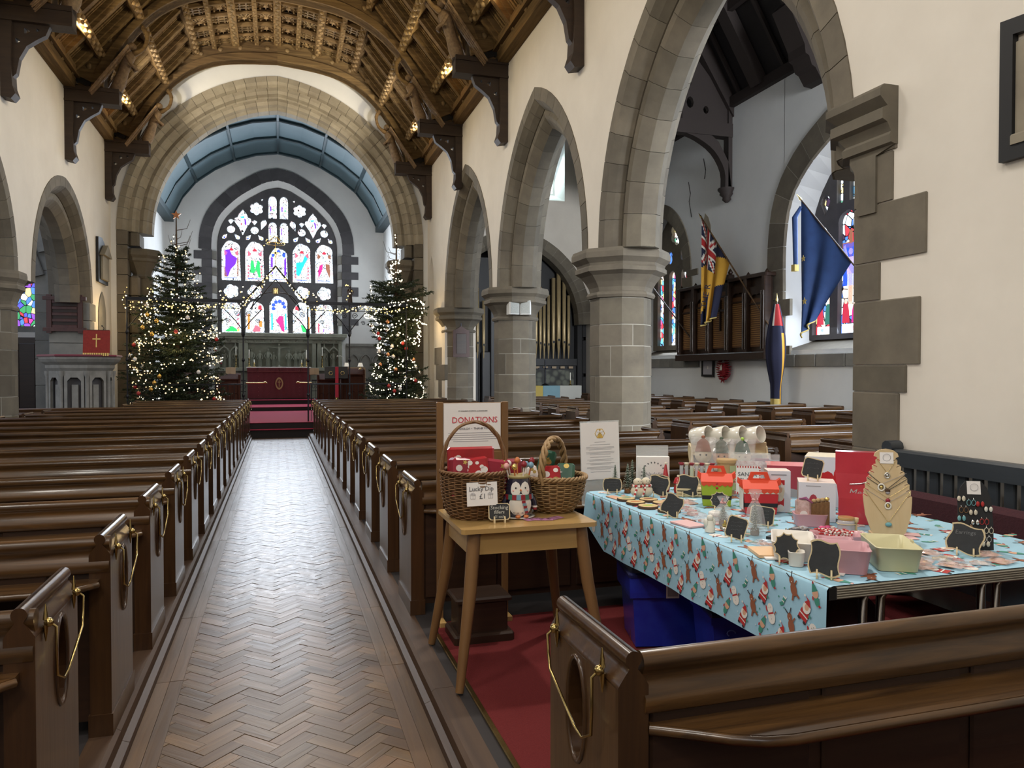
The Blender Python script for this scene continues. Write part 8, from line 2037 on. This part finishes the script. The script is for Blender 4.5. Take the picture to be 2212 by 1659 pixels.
def cbox(lab, x, y, w_, d_, h, rz, front, side, top, art=None, nm='carton', z=0.0, extra=None):
    t = thing(nm, lab, 'box', (x, y, Z + z), rz)
    m = MB(); m.faces([(a * w_ / 2, b * d_ / 2, c) for a in (-1, 1) for b in (-1, 1) for c in (0, h)], [(0, 4, 5, 1)], front).faces([(a * w_ / 2, b * d_ / 2, c) for a in (-1, 1) for b in (-1, 1) for c in (0, h)], [(4, 6, 7, 5), (0, 1, 3, 2), (2, 3, 7, 6)], side)
    m.faces([(a * w_ / 2, b * d_ / 2, c) for a in (-1, 1) for b in (-1, 1) for c in (0, h)], [(1, 5, 7, 3), (0, 2, 6, 4)], top); m.build('carton_body', t)
    if art:
        a_ = MB()
        for i, (P, c) in enumerate(art): a_.prism([(u * w_, v * h) for u, v in P], XZ(-d_ / 2 - .0008 - i * .0003), 0, .0003, c)
        a_.build('printed_picture', t)
    return t
mat('box_white', (.66, .67, .74), rough=.5); mat('box_beige', (.34, .29, .25), rough=.6); mat('box_pinktop', (.68, .55, .48), rough=.6); mat('box_crimson', (.38, .05, .075), rough=.4); mat('box_redtop', (.55, .09, .06), rough=.45)
santa_art = [([(-.22, .62), (.24, .62), (.24, .78), (-.22, .78)], 'card_red'), (E_(0, .52, .24, .22), 'felt_white'), (E_(0, .56, .15, .1), 'p_peach'), ([(-.24, .66), (.24, .66), (.24, .6), (-.24, .6)], 'p_white'), ([(-.2, .05), (.2, .05), (.22, .34), (-.22, .34)], 'card_red'), (E_(0, .36, .2, .1), 'felt_white'), (E_(.06, .1, .16, .09), 'p_white'), ([(-.35, .9), (.32, .9), (.32, .915), (-.35, .915)], 'ink')]
cbox('white carton printed with a bearded Santa next to the red gift box', 2.515, 3.42, .115, .12, .215, -.45, 'box_white', 'box_beige', 'box_pinktop', santa_art)
cbox('wide white carton with a pink lid top carrying a chalkboard sign', 2.56, 3.17, .17, .17, .19, -.62, 'box_white', 'box_beige', 'box_pinktop', [(E_(-.1, .5, .12, .2), 'box_crimson'), ([(-.3, .9), (.1, .9), (.1, .92), (-.3, .92)], 'ink_grey')])
chalk('plain chalkboard sign standing on top of the wide white carton', 2.54, 3.17, Z + .19, .095, .10, 'plaque', 2, roll=-.22)
cbox('crimson carton with red patterned lid behind the Santa carton', 2.90, 3.86, .23, .22, .18, -.6, 'box_crimson', 'box_crimson', 'box_redtop', [(E_(.1, .02, .3, .25), 'ink_grey'), ([(-.12, .7), (.1, .7), (.1, .74), (-.12, .74)], 'scarf_pink')])
cbox('tall grey carton with a red reindeer and black bow on its side', 2.90, 3.52, .19, .24, .27, -.75, 'box_white', 'box_beige', 'felt_white', [(E_(.12, .42, .22, .30), 'card_red'), (E_(.36, .62, .09, .16), 'card_red'), (E_(.0, .55, .13, .14), 'card_red'), (E_(-.25, .86, .14, .08, 7), 'black'), (E_(-.28, .78, .1, .07, 5), 'black'), (E_(.1, .22, .12, .06), 'p_brown'), (E_(.04, .18, .05, .07), 'p_white')])
# red gift bag with silver lettering
rbg = thing('gift_bag', 'tall glossy red gift bag with silver Merry Christmas lettering', 'bag', at(2.70, 3.02), -.72)
mat('bag_red', (.52, .035, .055), (.44, .025, .045), .3, tex='noise', scale=9, coat=.6, bump=.2); mat('silver', (.8, .8, .82), rough=.25, metal=.8)
MB().loft([[(a * .10, b * .05, z_) for a, b in ((-1, -1), (1, -1), (1, 1), (-1, 1))] if z_ < .2 else [(a * .115, b * .035, z_) for a, b in ((-1, -1), (1, -1), (1, 1), (-1, 1))] for z_ in (0, .12, .24, .345)], 'bag_red', True, True).build('bag_body', rbg)
words_on(rbg, 'Merry', (.0, -.046, .15), (pi / 2, 0, 0), .045, 'silver', sh=.25); words_on(rbg, 'Christmas', (.008, -.049, .105), (pi / 2, 0, 0), .038, 'silver', sh=.25); 
MB().tube([(-.05, -.045, .19), (0, -.043, .195), (.04, -.043, .21)], .003, 'silver', 5).build('silver_flourish', rbg)
# clear holder with Santa Claus sign packs
sc_ = thing('card_pack', 'clear packs reading SANTA CLAUS with red striped border in a holder', 'cards', at(2.66, 3.88), -.6)
MB().box(-.12, .03, 0, .12, .033, .25, 'acrylic').box(-.12, -.04, 0, .12, .033, .003, 'acrylic').build('clear_holder', sc_)
for q in range(3): MB().box(-.10 + q * .012, -.02 + q * .012, .0, .075 + q * .012, -.017 + q * .012, .205 - q * .004, 'film').build('clear_sleeve', sc_)
m = MB().box(-.085, -.024, .01, .065, -.021, .175, 'paper')
for q in range(10):
    for (a, b) in ((.168, .175), (.012, .02)): m.box(-.083 + q * .0148, -.0246, a - .004, -.083 + q * .0148 + .007, -.024, b, 'p_red')
for q in range(11):
    for x in (-.083, .056): m.box(x, -.0246, .016 + q * .0145, x + .008, -.024, .016 + q * .0145 + .007, 'p_red')
m.build('striped_card', sc_); words_on(sc_, 'SANTA', (-.010, -.0252, .125), (pi / 2, 0, 0), .034, 'ink'); words_on(sc_, 'CLAUS', (-.010, -.0252, .09), (pi / 2, 0, 0), .034, 'ink')
ck_ = thing('craft_kit', 'purple and green craft kit pack in a clear holder behind the Santa carton', 'toy', at(2.86, 4.08), -.6)
MB().bbox(-.07, -.01, 0, .07, .005, .19, 'kit_purple' if 'kit_purple' in MATS else mat('kit_purple', (.30, .07, .16), (.2, .05, .14), .3, tex='noise', scale=14, coat=.6).name, .003).build('pack', ck_); MB().box(-.03, .02, 0, .13, .023, .215, 'acrylic').build('clear_holder', ck_)
m = MB().prism(E_(-.04, .165, .012, .012), XZ(-.0115), 0, .001, 'p_white').prism([(-.06, .11), (-.02, .115), (-.02, .125), (-.06, .12)], XZ(-.0115), 0, .001, 'lime')
for q in range(5): m.prism(E_(0 + q * .013, .15 - q * .012, .009, .009), XZ(-.0115 - q * .0002), 0, .001, 'p_white').prism(E_(0 + q * .013, .15 - q * .012, .004, .004, 6), XZ(-.0127 - q * .0002), 0, .0006, 'black')
m.build('printed_picture', ck_)
# tubs and trays
def tub(lab, x, y, w_, d_, h, m, rz, z=0, wall=.004, fl_=.86, bowl='storage_tub', cut=True):
    t = thing(bowl, lab, 'tub', (x, y, Z + z), rz)
    def ring(s, zz, n=4, c=.018):
        a, b = w_ / 2 * s, d_ / 2 * s; P = []
        for (cx_, cy_, a0) in ((a - c, b - c, 0), (-a + c, b - c, pi / 2), (-a + c, -b + c, pi), (a - c, -b + c, 3 * pi / 2)):
            for k in range(n + 1): P.append((cx_ + c * cos(a0 + pi / 2 * k / n), cy_ + c * sin(a0 + pi / 2 * k / n), zz))
        return P
    s2 = 1 - 2 * wall / w_
    MB().loft([ring(fl_, 0), ring(1, h), ring(1.02, h + .002), ring(1.02, h + .004), ring(s2, h + .004), ring(fl_ * s2, wall)], m, True, False, True).face(ring(fl_ * s2, wall), m).face(ring(fl_, 0)[::-1], m).build('tub_shell', t)
    if cut: MB().prism([(-.02, h - .004), (.02, h - .004), (.016, h + .012), (.006, h + .007), (0, h + .014), (-.006, h + .007), (-.016, h + .012)], lambda u, v, d: (w_ / 2 * .97 + d, u, v), -.002, .002, m).build('lug', t)
    return t
mat('tub_white', (.70, .66, .60), rough=.4); mat('tub_pink', (.55, .30, .33), rough=.4); mat('tub_yellow', (.58, .54, .33), rough=.4)
tub('cream plastic tub behind the holly shaped sign', 1.965, 2.57, .16, .25, .07, 'tub_white', -.62)
tub('pale small inner tub between the cream and pink tubs', 1.875, 2.43, .06, .07, .05, 'tub_white', -.62, cut=False)
tub('dusky pink tub at the back of the corner pair', 2.085, 2.47, .13, .09, .075, 'tub_pink', -.62)
tub('large dusky pink tub at the near corner of the stall', 2.005, 2.335, .18, .18, .085, 'tub_pink', -.62)
yt = tub('pale yellow tub of small charms beside the pink tub', 2.225, 2.335, .16, .26, .085, 'tub_yellow', -.5)
m = MB()
for q in range(26): m.tube([(R.uniform(-.07, .07), R.uniform(-.07, .07), .035 + R.uniform(0, .012)), (R.uniform(-.07, .07), R.uniform(-.07, .07), .04)], .003, R.choice(('black', 'scarf_pink', 'felt_white', 'black')), 5)
o = m.build('charm_heap', loc=(2.225, 2.335, Z), kind='stuff'); tag(o, 'small black and pink charms lying in the yellow tub', 'charms')
ty = tub('shallow pink tray of red and white candy canes', 2.31, 2.72, .21, .13, .03, 'tub_pink', -.45, cut=False)
for q in range(28):
    x, y, a = R.uniform(-.06, .06), R.uniform(-.035, .035), R.uniform(0, pi); l = .028
    p = Matrix.Rotation(-.45, 4, 'Z') @ Vector((x, y, 0))
    if q == 0:
        cc_ = thing('candy_cane', 'tiny red and white candy cane in the pink tray', 'sweet', (2.31 + p.x, 2.72 + p.y, Z + .03), a, 'candy canes in the pink tray')
        for k in range(6): MB().tube([(-l + k * l / 3, 0, 0), (-l + (k + 1) * l / 3, 0, 0)], .0035, 'p_red' if k % 2 else 'p_white', 6).build('stripe', cc_)
        MB().tube([(l, 0, 0), (l + .008, .004, 0), (l + .008, .012, 0), (l, .014, 0)], .0035, 'p_red', 6).build('crook', cc_)
    else:
        d = dup(cc_, (2.31 + p.x, 2.72 + p.y, Z + .03 + (q % 4) * .005), a)
pp = tub('small pink tub holding sweet bags in front of the wide white carton', 2.42, 3.04, .15, .10, .055, 'tub_pink', -.5, cut=False)
sb = thing('sweet_bag', 'clear bag of pink sweets with a round white label and purple bow', 'bag', (2.39, 3.05, Z + .01), -.5)
MB().bbox(-.035, -.02, 0, .035, .02, .115, 'film_pink', .01).build('bag', sb); MB().prism(E_(0, .045, .018, .018), XZ(-.022), 0, .001, 'paper').build('round_label', sb); MB().tube([(-.02, -.01, .118), (.01, -.015, .122), (.04, -.02, .10)], [.004, .008, .003], 'kit_purple', 6).build('bow', sb)
for i, l in enumerate(('next to the pink sweets', 'second from the pink sweets', 'third from the pink sweets', 'with a yellow bow')):
    t = thing('sweet_bag', 'slim brown sweet bag in the pink tub, ' + l, 'bag', (2.43 + i * .014, 3.025 - i * .012, Z + .01), -.5 + i * .05, 'slim brown sweet bags')
    MB().bbox(-.012, -.018, 0, .012, .018, .10 + .004 * i, 'wicker', .005).build('bag', t); MB().ball((0, -.01, .11 + .004 * i), .012, 'gold_foil' if i == 3 else 'kraft', 7, 5, sz=.8).build('bow', t)
pk_ = thing('hair_bow', 'bright pink hair bow lying before the pink tub', 'bow', at(2.42, 2.935)); mat('hot_pink', (.65, .08, .22), rough=.5)
MB().ball((-.016, 0, .010), .014, 'hot_pink', 8, 6, sz=.6).ball((.016, 0, .010), .014, 'hot_pink', 8, 6, sz=.6).build('loops', pk_); MB().ball((0, 0, .010), .006, 'hot_pink', 6, 5).build('knot', pk_)
# jar with wooden lid and scoop
jr = thing('glass_jar', 'small glass jar of red sweets with a wooden lid and scoop', 'jar', at(2.475, 2.86))
MB().lathe([(.034, 0), (.037, .006), (.037, .05), (.032, .058)], 'tube_glass', 18).build('glass', jr); MB().lathe([(.033, .004), (.034, .04)], 'wrap_deep', 14).build('sweets', jr); MB().lathe([(.035, .058), (.036, .068), (.034, .07)], 'beech', 18).build('wooden_lid', jr)
MB().tube([(.045, -.01, .0), (.045, -.01, .045)], .007, 'sign_ply', 8).lathe([(.012, 0), (.014, .02), (.011, .02), (.01, .004)], 'sign_ply', 10, (.042, -.012, .045)).build('wooden_scoop', jr); MB().tube([(.04 * cos(a), .04 * sin(a), .04) for a in [2 * pi * k / 14 for k in range(14)]], .002, 'sign_ply', 4, closed=True).build('twine', jr)
# necklace display
nd_ = thing('necklace_stand', 'notched pale wooden bust board hung with necklaces', 'stand', at(2.555, 2.69), -.55)
mat('ply_pale', (.60, .46, .27), (.52, .385, .21), .55, tex='noise', scale=16, axis='z')
hw = []; nt = 7
H_ = .385
half = [(.045, 0), (.07, .03), (.092, .10), (.098, .16)]
for k in range(nt):
    z_ = .165 + k * .026; w_ = .098 - .002 * k - .0012 * k * k
    half += [(w_, z_), (w_ + .001, z_ + .018), (w_ - .003, z_ + .021), (w_ - .018, z_ + .013), (w_ - .019, z_ + .016), (w_ - .004, z_ + .0245)]
half += [(.036, .350), (.05, .356), (.046, .37), (.03, .383), (0, .389)]
poly = half + [(-a, b) for a, b in half[::-1][1:]]
tl = lambda u, v, d: (u, d + v * .16, v)
MB().prism(poly, tl, 0, .012, 'ply_pale').build('board', nd_)
MB().bbox(-.06, .0, 0, .06, .12, .012, 'ply_pale', .002).build('foot', nd_)
MB().box(-.028, -.0015, 0, .028, 0, .05, 'paper', Matrix.Translation((0, .16 * .33 - .002, .325)) @ Matrix.Rotation(-.16, 4, 'X')).tube([(.016 * cos(a), .16 * .35 - .005, .352 + .016 * sin(a)) for a in [2 * pi * k / 16 for k in range(16)]], .0008, 'ink_grey', 4, closed=True).build('round_logo_card', nd_)
def necklace(lab, zs, w_, zb, pend, col='gold', r=.0009, x0=0):
    t = thing('necklace', lab, 'necklace', at(2.555, 2.69), -.55); P = []
    for k in range(17): u = -1 + 2 * k / 16; P.append(Vector(tl(u * w_ + x0 * (1 - abs(u)), zs - (zs - zb) * (1 - abs(u)) ** .95, -.004)))
    MB().tube(P, r, col, 4).build('chain', t); c = P[8]
    pend(t, c); return t
def disc(m, r, inner=None):
    def f(t, c):
        MB().tube([(c.x + r * cos(a), c.y - .003, c.z - r - .001 + r * 1.15 * sin(a)) for a in [2 * pi * k / 14 for k in range(14)]], r * .28, m, 6, closed=True).build('pendant_ring', t)
        if inner: MB().ball((c.x, c.y - .004, c.z - r), r * .5, inner, 8, 6, sy=.5).build('pendant_charm', t)
    return f
def blob(m, r, sz=1.0): return lambda t, c: MB().ball((c.x, c.y - .004, c.z - r * sz), r, m, 10, 8, sy=.55, sz=sz).build('pendant', t)
necklace('fine chain with a round openwork silver pendant, top of the bust board', .345, .04, .285, disc('glitter', .010, 'silver'))
necklace('fine chain with a large silver ring and gold heart pendant', .285, .078, .235, disc('mug_white', .013, 'gold_foil'), 'ink_grey', x0=-.025)
necklace('dark cord necklace with a bronze bead pendant', .285, .08, .215, blob('wicker_dark', .011, .8), 'black', .0013)
necklace('second dark cord necklace crossing over the bead pendant', .262, .082, .207, blob('ink_grey', .009, .8), 'black', .0013)
necklace('fine chain with a small red star pendant', .235, .088, .175, blob('wrap_deep', .010), 'gold', .0008)
necklace('fine chain with a silver drop ring and gold heart, below the red star', .212, .089, .155, disc('mug_white', .012, 'gold_foil'), 'ink_grey', .0008)
necklace('long fine chain with a turquoise stone at the bottom of the bust board', .205, .09, .072, blob('turq' if 'turq' in MATS else mat('turq', (.16, .38, .42), rough=.25).name, .014, .7), 'gold', .0009)
# earring card stand
er = thing('earring_stand', 'black card stand crowded with pairs of earrings under a white logo card', 'stand', at(2.75, 2.42), -.5)
cardp = [(-.062, 0), (.062, 0), (.066, .10), (.064, .20), (.05, .25), (.03, .275), (-.03, .275), (-.05, .25), (-.064, .20), (-.066, .10)]
te = lambda u, v, d: (u, d + v * .18, v)
MB().prism(cardp, te, 0, .004, 'black').bbox(-.05, .0, 0, .05, .08, .006, 'black', .001).build('card_board', er)
MB().box(-.026, -.0015, 0, .026, 0, .055, 'paper', Matrix.Translation((0, .18 * .22, .222)) @ Matrix.Rotation(-.18, 4, 'X')).tube([(.015 * cos(a), .18 * .25 - .006, .252 + .015 * sin(a)) for a in [2 * pi * k / 16 for k in range(16)]], .0008, 'ink_grey', 4, closed=True).build('round_logo_card', er)
ec = [('felt_white', 'white round'), ('mug_white', 'white snowman'), ('glitter', 'silver'), ('turq', 'teal'), ('p_peach', 'peach'), ('wicker', 'bronze'), ('p_red', 'red'), ('scarf_pink', 'pink')]
pos = [(-.052, .205), (-.015, .195), (.018, .185), (.048, .165), (-.045, .165), (-.01, .15), (-.055, .125), (.03, .12), (-.005, .11), (-.03, .09), (.045, .085), (.01, .07), (-.02, .055), (.035, .05), (.0, .02), (.03, .025)]
hs_ = ['top row, aisle side', 'top row under the card', 'top row, bench side', 'second row, bench side', 'second row, aisle side', 'second row centre', 'third row, aisle side', 'third row, bench side', 'third row centre', 'fourth row, aisle side', 'fourth row, bench side', 'fourth row centre', 'fifth row, aisle side', 'fifth row, bench side', 'bottom row, aisle side', 'bottom row, bench side']
Me = Matrix.Translation(at(2.75, 2.42)) @ Matrix.Rotation(-.5, 4, 'Z')
for i, (u, v) in enumerate(pos):
    c, w_ = ec[(i * 3 + i // 4) % 8]; p = Me @ Vector(te(u, v, -.006)); t = thing('earrings', f'pair of {w_} earrings on the black stand, {hs_[i]}', 'earrings', tuple(p), -.5, 'earrings on the black stand')
    for s in (-1, 1):
        b = MB().tube([(s * .009, 0, .012), (s * .009, -.003, .006)], .0007, 'glitter', 3)
        if i % 3 == 1: b.tube([(s * .009 + .008 * cos(a), -.004, -.006 + .012 * sin(a)) for a in [2 * pi * k / 10 for k in range(10)]], .0014, c, 4, closed=True)
        else: b.ball((s * .009, -.004, 0), .0075, c, 7, 5, sz=1.5, sy=.5)
        b.build('earring', t)
flat('logo_card', 'pink folded logo card lying behind the yellow tub', 'card', 2.70, 2.74, .07, .11, .003, 'pink_paper', .9)
flat('logo_card', 'second pink logo card under the first behind the yellow tub', 'card', 2.64, 2.68, .06, .09, .002, 'pink_paper', 1.2)

# ================================================================ UNDER THE STALL
mat('crate_blue', (.012, .022, .30), (.02, .04, .36), .3, tex='noise', scale=14, coat=.4)
cr1 = thing('storage_crate', 'blue plastic storage crate with a white label under the stall', 'crate', (2.03, 3.78, .116), -.25)
MB().loft([[(a * s * .2, b * s * .17, z_) for a, b in ((-1, -1), (1, -1), (1, 1), (-1, 1))] for s, z_ in ((.88, 0), (.97, .27), (1.06, .27), (1.08, .30), (1.08, .38))], 'crate_blue', True, True).build('crate_body', cr1)
MB().bbox(-.22, -.19, .38, .22, .19, .405, 'lid_navy' if 'lid_navy' in MATS else mat('lid_navy', (.01, .014, .08), rough=.35).name, .01).build('lid', cr1)
MB().box(-.02, -.187, .27, .05, -.184, .355, 'white').box(-.012, -.189, .28, .042, -.187, .33, 'ink_grey').box(-.02, -.189, .345, .05, -.187, .35, 'p_red').build('white_label', cr1)
cr2 = thing('storage_crate', 'blue plastic storage crate with swirled side nearest the pew', 'crate', (2.22, 3.24, .116), -.25)
MB().loft([[(a * s * .23, b * s * .17, z_) for a, b in ((-1, -1), (1, -1), (1, 1), (-1, 1))] for s, z_ in ((.9, 0), (1.0, .28), (1.05, .28), (1.05, .32))], 'crate_blue', True, True).build('crate_body', cr2)
MB().bbox(-.25, -.19, .32, .25, .19, .34, 'lid_navy', .01).build('lid', cr2)
m = MB()
for q in range(14):
    x, z_ = R.uniform(-.18, .18), R.uniform(.05, .25); m.tube([(x + .02 * cos(a), -.17 - .012 * (z_ / .28), z_ + .014 * sin(a)) for a in [pi * k / 6 for k in range(9)]], .003, 'swirl' if 'swirl' in MATS else mat('swirl', (.12, .2, .62), rough=.3).name, 4)
m.build('moulded_swirls', cr2, kind='stuff')
bg = thing('cloth_bag', 'dark red patterned cloth bag slumped under the stall table', 'bag', (2.55, 2.95, .116)); mat('bag_dark', (.12, .03, .04), (.05, .03, .035), .6, tex='noise', scale=9)
MB().loft([[(r * cos(a) * 1.2, r * sin(a), z_) for a in [2 * pi * k / 12 for k in range(12)]] for r, z_ in ((.14, 0), (.19, .08), (.18, .25), (.12, .38), (.07, .44))], 'bag_dark', True, True, True).build('bag_body', bg); MB().tube([(-.05, 0, .42), (-.03, 0, .50), (.03, 0, .50), (.05, 0, .42)], .008, 'black', 6).build('handle', bg)
